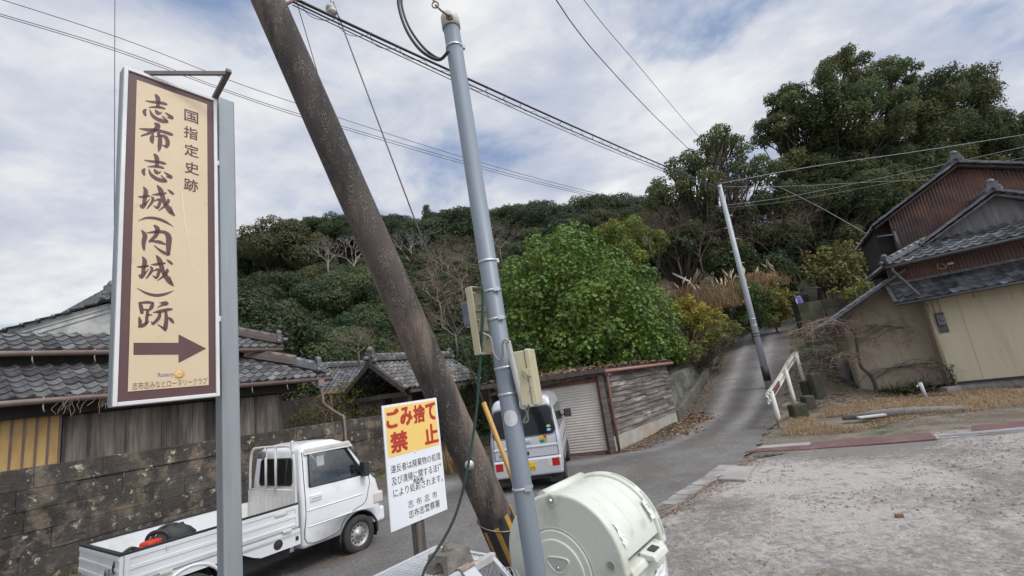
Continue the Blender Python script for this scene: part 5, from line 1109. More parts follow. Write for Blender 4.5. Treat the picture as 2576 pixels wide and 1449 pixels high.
SHI = [[(330, 76, 18), (365, 130, 50), (376, 200, 45), (362, 262, 38)], [(190, 168, 8), (290, 186, 26), (400, 196, 30), (470, 214, 30), (505, 224, 10)], [(235, 262, 8), (330, 258, 24), (420, 266, 28), (475, 287, 14)], [(205, 288, 14), (176, 322, 42), (196, 388, 20)], [(252, 290, 6), (285, 370, 32), (360, 430, 40), (450, 462, 40), (520, 476, 14)], [(505, 465, 26), (470, 430, 22), (425, 380, 6)], [(328, 298, 12), (362, 338, 42), (395, 350, 26), (432, 324, 5)], [(472, 334, 8), (530, 380, 32), (568, 410, 40), (582, 434, 16)], [(498, 405, 5), (550, 412, 24)]]
FU = [[(98, 564, 6), (210, 582, 34), (330, 588, 34), (450, 612, 32), (550, 645, 34), (588, 660, 12)], [(318, 482, 12), (368, 530, 62), (320, 590, 46), (220, 640, 28), (128, 670, 16)], [(305, 630, 8), (286, 690, 48), (285, 740, 46), (300, 782, 8)], [(320, 684, 6), (400, 668, 22), (468, 680, 36), (506, 740, 46), (505, 800, 46), (488, 847, 12)], [(492, 825, 32), (425, 798, 5)], [(372, 618, 28), (398, 700, 46), (394, 820, 46), (380, 898, 8)]]
JO = [[(55, 132, 5), (110, 132, 20), (168, 122, 14)], [(108, 34, 6), (130, 80, 34), (122, 140, 30), (110, 215, 26)], [(74, 204, 5), (100, 226, 30), (140, 185, 14), (172, 148, 3)], [(190, 112, 4), (250, 108, 20), (328, 97, 12)], [(180, 128, 5), (200, 150, 20), (185, 190, 20), (143, 246, 8)], [(205, 176, 4), (240, 160, 15), (268, 165, 22), (255, 215, 24), (240, 247, 12)], [(203, 214, 4), (240, 240, 20)], [(238, 20, 6), (270, 70, 36), (290, 130, 34), (312, 190, 32), (360, 265, 36), (405, 313, 10)], [(382, 288, 20), (369, 222, 3)], [(335, 150, 4), (345, 172, 24), (310, 220, 18), (252, 264, 5)], [(338, 62, 4), (370, 88, 20), (397, 110, 12)]]
NAI = [[(90, 448, 8), (122, 500, 34), (110, 570, 32), (115, 642, 14)], [(138, 476, 5), (230, 465, 22), (310, 470, 24), (348, 515, 42), (347, 600, 38), (345, 690, 24)], [(347, 682, 24), (280, 650, 20), (207, 594, 4)], [(208, 400, 10), (242, 440, 36), (225, 500, 30), (162, 562, 18)], [(180, 552, 10), (260, 562, 24), (320, 586, 8)]]
ATO = [[(64, 1134, 8), (84, 1175, 30), (96, 1245, 24)], [(70, 1140, 14), (150, 1135, 20), (208, 1143, 14)], [(200, 1140, 16), (186, 1180, 30), (160, 1212, 14)], [(100, 1204, 14), (152, 1206, 12)], [(150, 1205, 22), (140, 1290, 24), (133, 1345, 18)], [(138, 1256, 14), (192, 1254, 8)], [(64, 1272, 6), (76, 1310, 26), (76, 1362, 22)], [(58, 1368, 14), (110, 1352, 28), (162, 1312, 8)], [(258, 1140, 4), (320, 1140, 24), (347, 1153, 10)], [(240, 1186, 4), (290, 1160, 15), (332, 1160, 10)], [(198, 1232, 4), (260, 1222, 24), (340, 1205, 22), (385, 1200, 12)], [(265, 1225, 20), (255, 1280, 26), (200, 1338, 20), (184, 1315, 5)], [(320, 1220, 20), (326, 1300, 28), (316, 1380, 32), (318, 1412, 8)], [(312, 1392, 20), (244, 1345, 6)], [(338, 1273, 4), (370, 1300, 24), (396, 1334, 12)]]
BR1 = [(58, 362, 2), (130, 334, 15), (220, 336, 20), (310, 366, 19), (396, 418, 2)]; BR2 = [(44, 997, 2), (130, 1045, 16), (220, 1068, 21), (310, 1058, 19), (396, 1024, 2)]
mb = MB()
def strokes(S, fn, dx=0, dy=0):
    for s_ in S: brush(mb, [(x + dx, y + dy, w_ * 1.3 + .5) for x, y, w_ in s_], fn)
strokes(SHI, R1); strokes(FU, R1); strokes(SHI, R1, -16, 848); strokes(JO, R2); strokes([BR1], R2); strokes(NAI, R2); strokes(JO, R2, -10, 665); strokes([BR2], R2); strokes(ATO, R2)
mb.build('title_lettering', m_maroon, t); mb = MB()
for ch, (x, y) in zip('国指定史跡', ((280, 225), (272, 472), (283, 738), (290, 1000), (275, 1255))):
    a, b = loc((680 + .26224 * x) * .6389, (400 + .26224 * y) * .6389); [put_text(mb, ch, FP + so_ * (.00012 * k), su, ZZ, a - .047 + .0025 * (k % 2), b - .05 + .0025 * (k // 2), .092, .098) for k in range(4)]
mb.build('subtitle_lettering', m_maroon, t); mb = MB()
ar = [(170, 1110), (170, 1156), (341, 1155), (341, 1187), (446, 1132), (341, 1078), (341, 1110)]
mb.add([onface(*RT_(*p)) for p in ar], [[0, 1, 2, 6], [3, 4, 5]])
mb.build('arrow', m_maroon, t); mb = MB(); a0, b0 = loc(*RT_(165, 1290)); a1, b1 = loc(*RT_(450, 1250)); put_text(mb, '志布志みなとロータリークラブ', FP, su, ZZ, a0, min(b0, b1) - .0, a1 - a0, .048, off=-.004)
mb.build('sponsor_lettering', m_maroon, t)
mb = MB(); a0, b0 = loc(*RT_(262, 1242)); a1, _ = loc(*RT_(322, 1236)); put_text(mb, 'Rotary', FP, su, ZZ, a0, b0 - .006, a1 - a0, .036, off=.012); mb.build('club_name', shade('faded_blue', (.12, .13, .3), (.15, .16, .33), 9, .6), t)
mb = MB(); c = onface(*RT_(344, 1231)); mb.lathe(c, so_, [(.012, 0), (.027, 0), (.027, .0008), (.012, .0008)], 24)
for k in range(12): q = c + (su * cos(k * pi / 6) + ZZ * sin(k * pi / 6)) * .03; mb.obox(q, su, so_, ZZ, (-.004, 0, -.004), (.004, .0008, .004))
mb.build('wheel_emblem', shade('faded_gold', (.66, .42, .15), (.6, .38, .14), 9, .6), t)
mb = MB(); scr = [(355, 540), (360, 600), (370, 680), (383, 750), (395, 815), (405, 840)]; brush(mb, [(x, y, 4 - .5 * i) for i, (x, y) in enumerate(scr)], lambda x, y: onface(*RT_(x, y))); mb.build('scratch', shade('scratch', (.72, .6, .42), rough=.6), t)
mb = MB(); mb.obox(SO, su, so_, ZZ, (SW + .03, -.175, -2.5), (SW + .155, -.05, SH + .07)); mb.build('post', m_galv, t, bevel=.012)
mb = MB(); PT = SO + su * (SW - .01) - so_ * .03 + ZZ * (SH + .01)
mb.beam(PT, PT + so_ * .3 + ZZ * .1, .035, .035); mb.beam(PT + so_ * .27 + ZZ * .09, SO + su * .12 - so_ * .02 + ZZ * (SH + .01), .02, .03); mb.build('lamp_arm', m_angle, t)
mb = MB()
for z in (.58, SH - .55): mb.obox(SO, su, so_, ZZ, (SW - .01, -.09, z - .02), (SW + .03, -.05, z + .02))
mb.build('mounting_clip', m_alu, t)

# ------------------------------------------------------------------ no-dumping notice on a wooden stake
yaw = radians(52.1); wu = V(cos(yaw), sin(yaw), 0); wo = V(sin(yaw), -cos(yaw), 0); WO = V(-1.217, 3.877, 1.175); WW, WH = .6, .978
WV = (ZZ + V(.002, .011, 0)).normalized()
t = thing('warning_sign', 'white and yellow notice with red characters on a dark wooden stake', 'sign', (WO.x + .2, WO.y + .25, .1))
m_white = shade('white_panel', (.74, .75, .76), (.69, .7, .72), 2, .45, dirt=((.6, .6, .58), 3, .6, .8)); m_yel = shade('yellow_panel', (.8, .55, .17), (.76, .51, .15), 2, .45); m_red = shade('red_print', (.42, .035, .018), (.38, .03, .015), 5, .5); m_ink = shade('black_print', (.035, .037, .05), rough=.5)
mb = MB(); mb.obox(WO, wu, wo, WV, (0, -.012, 0), (WW, 0, WH)); mb.build('board', m_white, t, bevel=.002)
mb = MB(); mb.obox(WO, wu, wo, WV, (.022, .0005, WH * .57), (WW - .022, .0015, WH - .02)); mb.build('yellow_field', m_yel, t)
mb = MB(); P0 = WO + wo * .0026
def wt(s_, x0, x1, v0, v1, off=0.0):
    if off > .02:                                   # heavy poster weight: overprint with small shifts
        for k in range(9): put_text(mb, s_, P0 + wo * (.00012 * k), wu, WV, x0 * WW + .006 + .006 * (k % 3 - 1), (1 - v1) * WH + .006 + .006 * (k // 3 - 1), (x1 - x0) * WW - .012, (v1 - v0) * WH - .012)
    else: put_text(mb, s_, P0, wu, WV, x0 * WW, (1 - v1) * WH, (x1 - x0) * WW, (v1 - v0) * WH, off=off)
for ch, x0, x1 in (('ご', .05, .27), ('み', .285, .505), ('捨', .525, .745), ('て', .755, .955)): wt(ch, x0, x1, .038, .198, .03)
wt('禁', .09, .385, .232, .405, .03); wt('止', .69, .96, .23, .402, .035); mb.build('red_lettering', m_red, t)
mb = MB(); P0 = WO + wo * .0012
for txt, x0, x1, v0, v1 in (('違反者は廃棄物の処理', .065, .965, .495, .56), ('及び清掃に関する法律', .065, .97, .59, .657), ('により処罰されます。', .075, .965, .685, .752)): wt(txt, x0, x1, v0, v1, .004)
mb.build('notice_lettering', m_ink, t); mb = MB()
for i, ch in enumerate('志布志市'): wt(ch, .3 + i * .145, .3 + i * .145 + .095, .812, .87, 0)
mb.build('city_lettering', m_ink, t); mb = MB(); wt('志布志警察署', .3, .86, .89, .952, .004); mb.build('police_lettering', m_ink, t)
mb = MB()
for x, z in ((.3, .55), (.3, .035)): mb.ball(WO + wu * x + wo * .002 + WV * z, .008, 0, 8)
mb.build('screw', m_white, t)
mb = MB(); rr_ = random.Random(5)
for k in range(9): x_ = .42 + .02 * k; mb.obox(WO, wu, wo, WV, (x_ * WW, .0028 + .0001 * k, WH * (.315 + rr_.uniform(-.012, .008))), ((x_ + .022) * WW, .0032 + .0001 * k, WH * (.335 + rr_.uniform(0, .012))), k % 3)
mb.build('smudge', [shade('smear%d' % k, c, rough=.7) for k, c in enumerate(((.28, .28, .27), (.1, .1, .1), (.42, .41, .39)))], t)
m_stake = shade('dark_stake', (.06, .05, .042), (.15, .125, .105), 5, .9, stretch=(4, 4, .3), bump=.006)
mb = MB(); mb.obox(WO, wu, wo, ZZ, (.255, -.085, -1.3), (.345, -.014, .9)); mb.build('stake', m_stake, t, bevel=.008)

# ------------------------------------------------------------------ leaning utility pole
PD = 4.45; pb, pt = atd(1247, 1300, PD), atd(674, 0, PD); pd = (pt - pb).normalized()
k0 = (pb.z - .0) / pd.z; PB = pb - pd * (k0 + .3); PTOP = pt + pd * 3.2
t = thing('utility_pole', 'dark weathered concrete utility pole leaning steeply to the left', 'utility pole', (PB.x, PB.y, 0))
m_pole = shade('stained_concrete_pole', (.08, .064, .054), (.034, .029, .027), 2.2, .9, bump=.012, bscale=55, contrast=(.38, .62), stretch=(1, 1, .3), dirt=((.2, .15, .11), 1.5, .53, .68), spots=((.3, .275, .25), 120, .16, .2))
mb = MB(); n = 24; mb.tube([PB.lerp(PTOP, i / n) for i in range(n + 1)], [lerp(.166, .147, i / n) for i in range(n + 1)], 32); mb.build('shaft', m_pole, t)
ax = pd; side = ax.cross(V(0, 1, 0)).normalized(); frt = side.cross(ax).normalized()
if frt.y > 0: frt = -frt
g0 = pb - ax * 1.6; g1 = pb + ax * .0
mb = MB()
for i in range(14):
    a0, a1 = -1.9 + i * .26, -1.9 + (i + 1) * .26 - (.0 if i < 13 else .02); mi = 1 if i % 3 == 1 else 0
    q = []
    for aa in (a0, (a0 + a1) / 2, a1): q.append((frt * cos(aa) + side * sin(aa)))
    for d0, d1 in ((q[0], q[1]), (q[1], q[2])):
        r_o, r_i = .176, .168; sh_ = ax * (.05 * sin(i * 1.7)); mb.hexa([g0 + d0 * r_o, g0 + d1 * r_o, g0 + d1 * r_i, g0 + d0 * r_i, g1 + sh_ + d0 * r_o, g1 + sh_ + d1 * r_o, g1 + sh_ + d1 * r_i, g1 + sh_ + d0 * r_i], mi)
mb.build('striped_guard', [m_black, shade('hazard_yellow', (.5, .28, .035), (.3, .17, .04), 5, .6)], t)
mb = MB(); wm_ = shade('tie_wire', (.3, .28, .26), rough=.5, metal=.6)
for off, tl in ((-.06, .1), (-.42, .05)):
    c = pb + ax * off; mb.tube([c + (frt * cos(a) + side * sin(a)) * .181 + ax * tl * sin(a) for a in [i * 2 * pi / 20 for i in range(21)]], .006, 5)
mb.build('tie_wire', wm_, t)
bp = pb + ax * .62 + frt * .165; mb = MB(); mb.lathe(bp, frt, [(.045, -.01), (.045, .012), (.03, .016), (.018, .03), (0, .03)], 14); mb.build('bolt_plate', shade('zinc', (.5, .5, .5), rough=.4, metal=.5), t)
mb = MB(); bb = atd(700, 20, PD); be = atd(737, 2, PD + .2); mb.tube([bb, be, be + (be - bb) * .4], .016, 6); mb.build('step_bolt', shade('rusty_bolt', (.2, .09, .08), (.14, .08, .07), 8, .7), t)

# ------------------------------------------------------------------ grey service pole with boxes
GY = 2.75; g_b, g_t = aty(1349, 1449, GY), aty(1131, 42, GY); gd = (g_t - g_b).normalized(); g_0 = g_b - gd * ((g_b.z - .05) / gd.z)
m_gp = shade('grey_painted_pole', (.18, .21, .24), (.15, .175, .2), 1.5, .42, stretch=(5, 5, .25), dirt=((.28, .3, .32), 1.6, .58, .8), bump=.0008)
t = thing('service_pole', 'slim grey steel service pole with a cream cap standing beside the green bin', 'pole', (g_0.x, g_0.y, .1))
mb = MB(); mb.tube([g_0 - gd * .1, g_b, g_t], .0565, 32); mb.build('shaft', m_gp, t)
m_cream = shade('cream_cap', (.58, .56, .5), (.5, .48, .43), 6, .5)
mb = MB(); mb.lathe(g_t - gd * .05, gd, [(.0585, -.05), (.064, -.05), (.064, .04), (.055, .062), (.03, .075), (0, .078)], 28); mb.build('cap', m_cream, t)
def gpt(py):
    lo, hi = 0.0, 1.0
    for _ in range(30):
        m = (lo + hi) / 2; q = g_t.lerp(g_0, m) - CAM; yy = 724.5 - FPX * q.dot(UP) / q.dot(FW)
        if yy < py: lo = m
        else: hi = m
    return g_t.lerp(g_0, lo)
tocam = V(-g_b.x, -g_b.y, 0).normalized(); gs = V(-tocam.y, tocam.x, 0)      # gs points right in the picture
if gs.dot(RT) < 0: gs = -gs
m_band = shade('steel_band', (.62, .63, .63), (.5, .51, .52), 9, .3, .7)
for py, buck in ((122, 0), (659, 0), (733, 1), (803, 1), (925, 0), (990, 0), (1226, 1)):
    c = gpt(py); mb = MB(); mb.tube([c - gd * .007, c + gd * .007], .0605, 28)
    if buck: mb.obox(c, gs, tocam, gd, (.012, .045, -.012), (.048, .066, .012))
    else: mb.obox(c, gs, tocam, gd, (.054, -.012, -.012), (.072, .01, .012))
    mb.build('steel_band', m_band, t)
c = gpt(1050); mb = MB(); vs = []
for ri in (0, .5, 1):
    for j in range(24):
        th = 2 * pi * j / 24; a = -.12 + .043 * ri * cos(th) / .058; vs.append(c + (tocam * cos(a) + gs * sin(a)) * .0588 + gd * .046 * ri * sin(th))
mb.add(vs, [(24 + j, 24 + (j + 1) % 24, 48 + (j + 1) % 24, 48 + j) for j in range(24)] + [(j, (j + 1) % 24, 24 + (j + 1) % 24, 24 + j) for j in range(24)], 0, True); mb.build('round_sticker', shade('faded_sticker', (.5, .51, .53), (.45, .46, .48), 5, .5), t)
mb = MB(); c = gpt(62) + tocam * .06; mb.lathe(c, tocam, [(.012, 0), (.024, 0), (.024, .012), (.012, .014)], 14); e1, e2 = atd(1108, 25, 3.1), atd(1095, 12, 3.1)
mb.tube([c + tocam * .01, e1, e2], .007, 6); mb.tube([e2 + (RT * cos(a) + UP * sin(a)) * .022 for a in [i * pi / 5 for i in range(11)]], .005, 5); mb.tube([e2 + UP * .02, atd(1082, -6, 3.1), atd(1070, -40, 3.15)], .005, 5); mb.build('eye_hook', shade('rust_hook', (.22, .16, .14), (.12, .09, .08), 9, .6, .3), t)
m_cable = shade('black_cable', (.018, .018, .02), rough=.5); m_gcable = shade('grey_cable', (.25, .25, .24), rough=.6)
def cable(name, label, px, D0, D1, r, m=None, cat='cable', n=5, group=None):
    """wire through photo points; depth runs evenly in 1/D, so a straight wire stays straight in space"""
    px = [tuple(p) for p in px]                     # lines that leave the picture go on beyond it
    for rev in (0, 1):
        q = px[::-1] if rev else px
        if q[0][1] < 0 or q[0][0] < 0 or q[0][0] > 2576:
            dx, dy = q[0][0] - q[1][0], q[0][1] - q[1][1]; l = sqrt(dx * dx + dy * dy); q = [(q[0][0] + dx / l * 260, q[0][1] + dy / l * 260)] + q
        px = q[::-1] if rev else q
    P_ = catmull(px, n); L_ = [0]
    for a, b in zip(P_, P_[1:]): L_.append(L_[-1] + sqrt((a[0] - b[0]) ** 2 + (a[1] - b[1]) ** 2))
    mb = MB(); mb.tube([atd(x, y, 1 / lerp(1 / D0, 1 / D1, l / L_[-1])) for (x, y), l in zip(P_, L_)], r, 6); return tag(mb.build(name, m or m_cable), label, cat, group)
cable('service_cable', 'thick black cable looping down into the top of the grey pole, outer loop', [(1000, -40), (1004, 20), (1022, 75), (1052, 120), (1082, 143), (1105, 150), (1119, 140), (1128, 128)], 3.3, 3.05, .011)
cable('service_cable', 'thick black cable looping down into the top of the grey pole, inner loop', [(1008, -40), (1012, 20), (1031, 72), (1062, 116), (1090, 140), (1110, 148), (1122, 138), (1130, 128)], 3.35, 3.08, .009)
# meter tray on the left of the pole
m_box = shade('cream_plastic', (.5, .46, .31), (.43, .39, .25), 4, .5, dirt=((.3, .26, .15), 3, .58, .8)); m_clear = glassmat('clear_cover', (.72, .74, .76), .3)
mc = gpt(798) - gs * .02; mm = (-gs * .74 - tocam * .67).normalized(); mh = V(-mm.y, mm.x, 0)
if mh.dot(tocam) < 0: mh = -mh
t = thing('electric_meter', 'cream electric meter tray with clear cover strapped to the left of the grey pole', 'electric meter', mc + mm * .06)
ob = lambda mb, a, b, mi=0: mb.obox(mc + mm * .062, mm, mh, gd, a, b, mi)
mb = MB(); ob(mb, (.048, -.1, -.21), (.056, .085, .21)); ob(mb, (0, -.1, -.21), (.048, -.092, .21)); ob(mb, (0, .077, -.21), (.048, .085, .21)); ob(mb, (0, -.092, .202), (.048, .077, .21)); ob(mb, (0, -.092, -.21), (.048, .077, -.202))
for x, z in ((-.06, .17), (.05, .17), (-.02, .1), (.04, .0), (-.05, -.1), (.03, -.16), (-.02, .03)): mb.tube([mc + mm * .11 + mh * x + gd * z, mc + mm * .075 + mh * x + gd * z], .009, 8)
ob(mb, (.03, -.09, .06), (.048, .07, .068)); ob(mb, (.025, -.09, -.07), (.048, .07, -.062)); mb.build('tray', m_box, t, bevel=.003)
mb = MB(); ob(mb, (.056, -.085, -.03), (.135, .07, .14)); mb.build('clear_cover', m_clear, t, bevel=.012); mb = MB(); ob(mb, (.056, -.06, .0), (.085, .05, .11)); mb.build('meter_dial', m_gcable, t, bevel=.01); mb = MB(); ob(mb, (.056, -.07, -.15), (.085, .06, -.06)); mb.build('terminal_cover', m_gp, t, bevel=.008)
# closed box on the right
jc = gpt(955); jo = (gs * .96 + tocam * .28).normalized(); jh = V(-jo.y, jo.x, 0)
if jh.dot(tocam) < 0: jh = -jh
t = thing('junction_box', 'cream plastic junction box strapped to the right of the grey pole', 'electrical box', jc + jo * .06)
ob = lambda mb, a, b, mi=0: mb.obox(jc + jo * .085, jo, jh, gd, a, b, mi)
mb = MB(); ob(mb, (0, -.075, -.16), (.065, .06, .15)); mb.build('box_body', m_box, t, bevel=.006); mb = MB(); ob(mb, (.067, -.08, -.165), (.1, .066, .157)); mb.build('lid', m_box, t, bevel=.008)
mb = MB(); ob(mb, (.045, .06, .0), (.09, .075, .045)); ob(mb, (.06, .075, .01), (.075, .083, .035)); mb.build('latch', m_box, t, bevel=.002)
mb = MB(); mb.tube(catmull([tuple(jc + jo * a + jh * .15 + gd * z) for a, z in ((.155, .01), (.17, -.02), (.16, -.04), (.18, -.06), (.165, -.085), (.17, -.1))], 4), .0022, 5); ob(mb, (-.01, -.03, .08), (0, .03, .1)); ob(mb, (-.01, -.03, -.1), (0, .03, -.08)); mb.build('tie_wire', wm_, t)
P_ = [atd(x, y, 2.62) for x, y in ((1277, 858), (1288, 905), (1302, 965), (1318, 1028))]; pp = [Vector(p) for p in catmull([tuple(p) for p in P_], 24)]
mb = MB(); mb.tube(pp, [.0185 if i % 2 else .015 for i in range(len(pp))], 12); tag(mb.build('corrugated_conduit', shade('pale_grey_plastic', (.52, .52, .5), (.44, .44, .42), 6, .5)), 'short pale grey corrugated conduit between the pole and the junction box', 'conduit')
cable('meter_wire', 'pale grey wire curving from the meter tray into the corrugated conduit', [(1215, 838), (1234, 850), (1242, 888), (1256, 906), (1265, 890), (1264, 868), (1268, 856), (1276, 855), (1280, 862)], 2.66, 2.6, .0065, m_gcable)
cable('box_wire', 'short grey wire loop hanging below the junction box', [(1318, 1024), (1326, 1040), (1328, 1058), (1316, 1062), (1326, 1040), (1330, 1018)], 2.62, 2.66, .006, m_gcable)
cable('hanging_hose', 'long black cable sagging from the meter down to the wire cage', [(1214, 716), (1214, 780), (1210, 860), (1205, 940), (1200, 1020), (1190, 1100), (1176, 1180), (1160, 1250), (1140, 1310), (1108, 1370), (1075, 1420), (1062, 1452), (1050, 1500)], 2.72, 2.9, .0095, shade('dark_hose', (.045, .048, .045), (.07, .075, .068), 6, .55))
cable('green_wire', 'thin green earth wire running alongside the black cable', [(1216, 716), (1217, 800), (1208, 930), (1203, 1000), (1194, 1080), (1182, 1150), (1167, 1220)], 2.69, 2.8, .0042, shade('green_wire', (.02, .13, .09), rough=.5))

# ------------------------------------------------------------------ guy wire and overhead lines
gw0, gw1 = atd(1216, 1012, 4.9), atd(838, 5, 5.2)
t = thing('guy_wire', 'steel guy wire with a porcelain insulator and a yellow guard tube at its foot', 'guy wire', (0.4, 4.6, .1))
ge = atd(1300, 1232, 4.75); gend = gw0 + (ge - gw0) * 2.2
mb = MB(); mb.tube([gw0, gw0.lerp(gw1, .55), gw1], .0085, 6); mb.tube([gw0, gend], .008, 5); mb.build('wire', m_angle, t)
mb = MB(); mb.tube([gw0, ge, gend], .026, 12); mb.build('guard_tube', shade('guard_yellow', (.5, .29, .06), (.4, .23, .06), 5, .5, dirt=((.2, .12, .05), 3, .6, .8)), t)
mb = MB(); mb.lathe(atd(834, 26, 5.2), (gw1 - gw0), [(.012, -.06), (.05, -.045), (.06, -.01), (.045, .005), (.06, .02), (.05, .05), (.015, .065)], 16); mb.tube([atd(834, 26, 5.2), atd(829, -30, 5.2)], .008, 5); mb.build('insulator', shade('porcelain', (.5, .48, .44), (.4, .38, .35), 5, .3), t)
cable('thin_wire', 'thin wire running steeply from the pole bracket behind the leaning pole', [(742, -10), (770, 85), (800, 188)], 5.0, 6.5, .005)
FPB, FPT = aty(1938, 986, 16.9), aty(1810, 466, 16.9)
a0, b0 = atd(735, -6, 4.75), FPT - ZZ * .12
def seg(name, label, a, b, r, sag, m=None, n=30, wob=None, group=None):
    mb = MB(); pts = []
    for i in range(n + 1):
        f = i / n; p = a.lerp(b, f) - ZZ * (4 * sag * f * (1 - f)); pts.append(p + (wob(f) if wob else V(0, 0, 0)))
    mb.tube(pts, r, 6); return tag(mb.build(name, m or m_cable), label, 'cable', group)
seg('messenger_cable', 'thick black overhead cable running from the leaning pole to the lane pole', a0, b0, .017, .1)
seg('bundle_wire', 'thinner black wire slung just below the thick overhead cable', a0 - ZZ * .05, b0 - ZZ * .02, .01, .19)
seg('bundle_wire', 'lowest thin black wire slung under the thick overhead cable', a0 - ZZ * .09, b0 - ZZ * .05, .006, .24)
seg('spiral_hanger', 'spiral wire wound loosely around the thick overhead cable', a0 - ZZ * .05, b0 - ZZ * .02, .0035, .15, None, 620, lambda f: V(cos(f * 250), sin(f * 250) * .2, sin(f * 250)) * (.055 + .03 * sin(f * 41)))
OH_ = [('upper', [(-30, -12), (300, 95), (575, 201), (742, 259), (846, 294), (1166, 396), (1469, 479), (1620, 506), (1800, 522)]), ('middle', [(-30, 26), (290, 122), (575, 228), (756, 288), (856, 316), (1167, 406), (1469, 485), (1620, 508), (1800, 524)]), ('lowest', [(-30, 31), (290, 128), (575, 233), (756, 294), (860, 323), (1169, 413), (1469, 489), (1640, 512), (1800, 526)])]
for w_, px in OH_: cable('overhead_line', 'thin overhead line crossing the sky behind both poles, %s of three' % w_, px, 13, 32, .011)
cable('overhead_line', 'overhead line from the lane pole top rising past the house roof', [(1808, 462), (2050, 418), (2300, 382), (2600, 335)], 17.0, 22, .013, m_gcable)
cable('overhead_line', 'overhead line across the dark trees touching the roof ornament', [(1800, 520), (2000, 492), (2300, 430), (2600, 364)], 26, 24, .012, m_gcable)
cable('overhead_line', 'lower overhead line across the dark trees and the brown gable', [(1800, 526), (2000, 503), (2300, 448), (2600, 392)], 26, 15.0, .009, m_gcable)
cable('overhead_line', 'nearly level overhead line leaving the lane pole to the right', [(1812, 470), (2000, 468), (2250, 455), (2400, 452)], 17.0, 24, .008, m_gcable)
cable('overhead_line', 'dark overhead line dropping from the top edge to the trees, left of two', [(1396, -5), (1440, 60), (1500, 135), (1620, 265), (1715, 358), (1800, 440)], 9, 30, .014)
cable('overhead_line', 'dark overhead line dropping from the top edge to the trees, right of two', [(1465, -5), (1520, 65), (1600, 158), (1750, 335), (1850, 430)], 9, 31, .009)
cable('house_drop_wire', 'wire slanting down from the dark trees to the eave of the brown gable', [(1960, 470), (2060, 520), (2180, 588)], 22, 16.2, .01, m_gcable)
mb = MB(); mb.tube([atd(289, -40, 11.5), atd(288, 420, 11.2), atd(287, 800, 11.0)], .009, 6); tag(mb.build('antenna_mast', m_angle), 'thin dark upright mast rising behind the tall sign', 'mast')
t = thing('lane_pole', 'slender pale grey pole standing beside the guard rail on the climbing lane', 'utility pole', (FPB.x, FPB.y, terrain(FPB.x, FPB.y)))
fb = V(FPB.x, FPB.y, terrain(FPB.x, FPB.y) - .2)
mb = MB(); mb.tube([fb, FPB.lerp(FPT, .5), FPT], [.12, .1, .075], 20); mb.build('shaft', shade('lane_pole_grey', (.4, .43, .45), (.34, .365, .385), 2, .5), t)
mb = MB(); q = FPB.lerp(FPT, .02); mb.tube([fb, q], .124, 20); mb.tube([FPB.lerp(FPT, .05), FPB.lerp(FPT, .115)], .126, 20); mb.build('black_sleeve', m_black, t)
for f in (.25, .262, .3, .33):
    c = FPB.lerp(FPT, f); mb = MB(); mb.tube([c, c + ZZ * .03], .119, 16); mb.build('band', m_black if f < .28 else m_band, t)
mb = MB()
for i in range(9): c = FPB.lerp(FPT, .42 + i * .06); mb.tube([c + V(.08 * (1 if i % 2 else -1), 0, 0), c + V(.22 * (1 if i % 2 else -1), 0, 0)], .01, 5)
mb.build('step_bolt', m_band, t)

# ------------------------------------------------------------------ green roll-top bin
BY = radians(52); ba = V(cos(BY), sin(BY), 0); bb_ = V(sin(BY), -cos(BY), 0); BO = V(-.245, 3.786, .262); BL = .69; SC = 1.0
m_bin = shade('bin_green', (.56, .575, .5), (.52, .54, .47), 1.5, .45, dirt=((.38, .38, .3), 3.0, .5, .74), bump=.0004, bscale=200); m_bin_d = shade('bin_groove_shade', (.40, .42, .35), rough=.6)  # second, darker green puts the shade of grooves and recesses into the colour
m_steel = shade('bolt_steel', (.5, .5, .52), rough=.25, metal=.9); m_paper = shade('white_paper', (.78, .78, .77), (.66, .66, .66), 6, .7)
t = thing('rolltop_bin', 'large pale green plastic roll-top rubbish bin standing by the grey pole', 'rubbish bin', BO)
def BP(a, b, z): return BO + ba * a + bb_ * (b * SC) + ZZ * (z * SC)
BCX, BCZ = .45, .66
def arch(r, n=40, z0=0.0, a0=180, a1=0, cx=BCX, cz=BCZ, squash=True): return [(cx + r * cos(radians(lerp(a0, a1, i / n))) * (1.2 if (squash and cos(radians(lerp(a0, a1, i / n))) < 0) else 1), cz + r * sin(radians(lerp(a0, a1, i / n)))) for i in range(n + 1)]
prof = [(.03, -.08), (-.06, .35), (-.09, .55)] + arch(.45) + [(.908, .62), (.875, .585), (.85, -.08)]
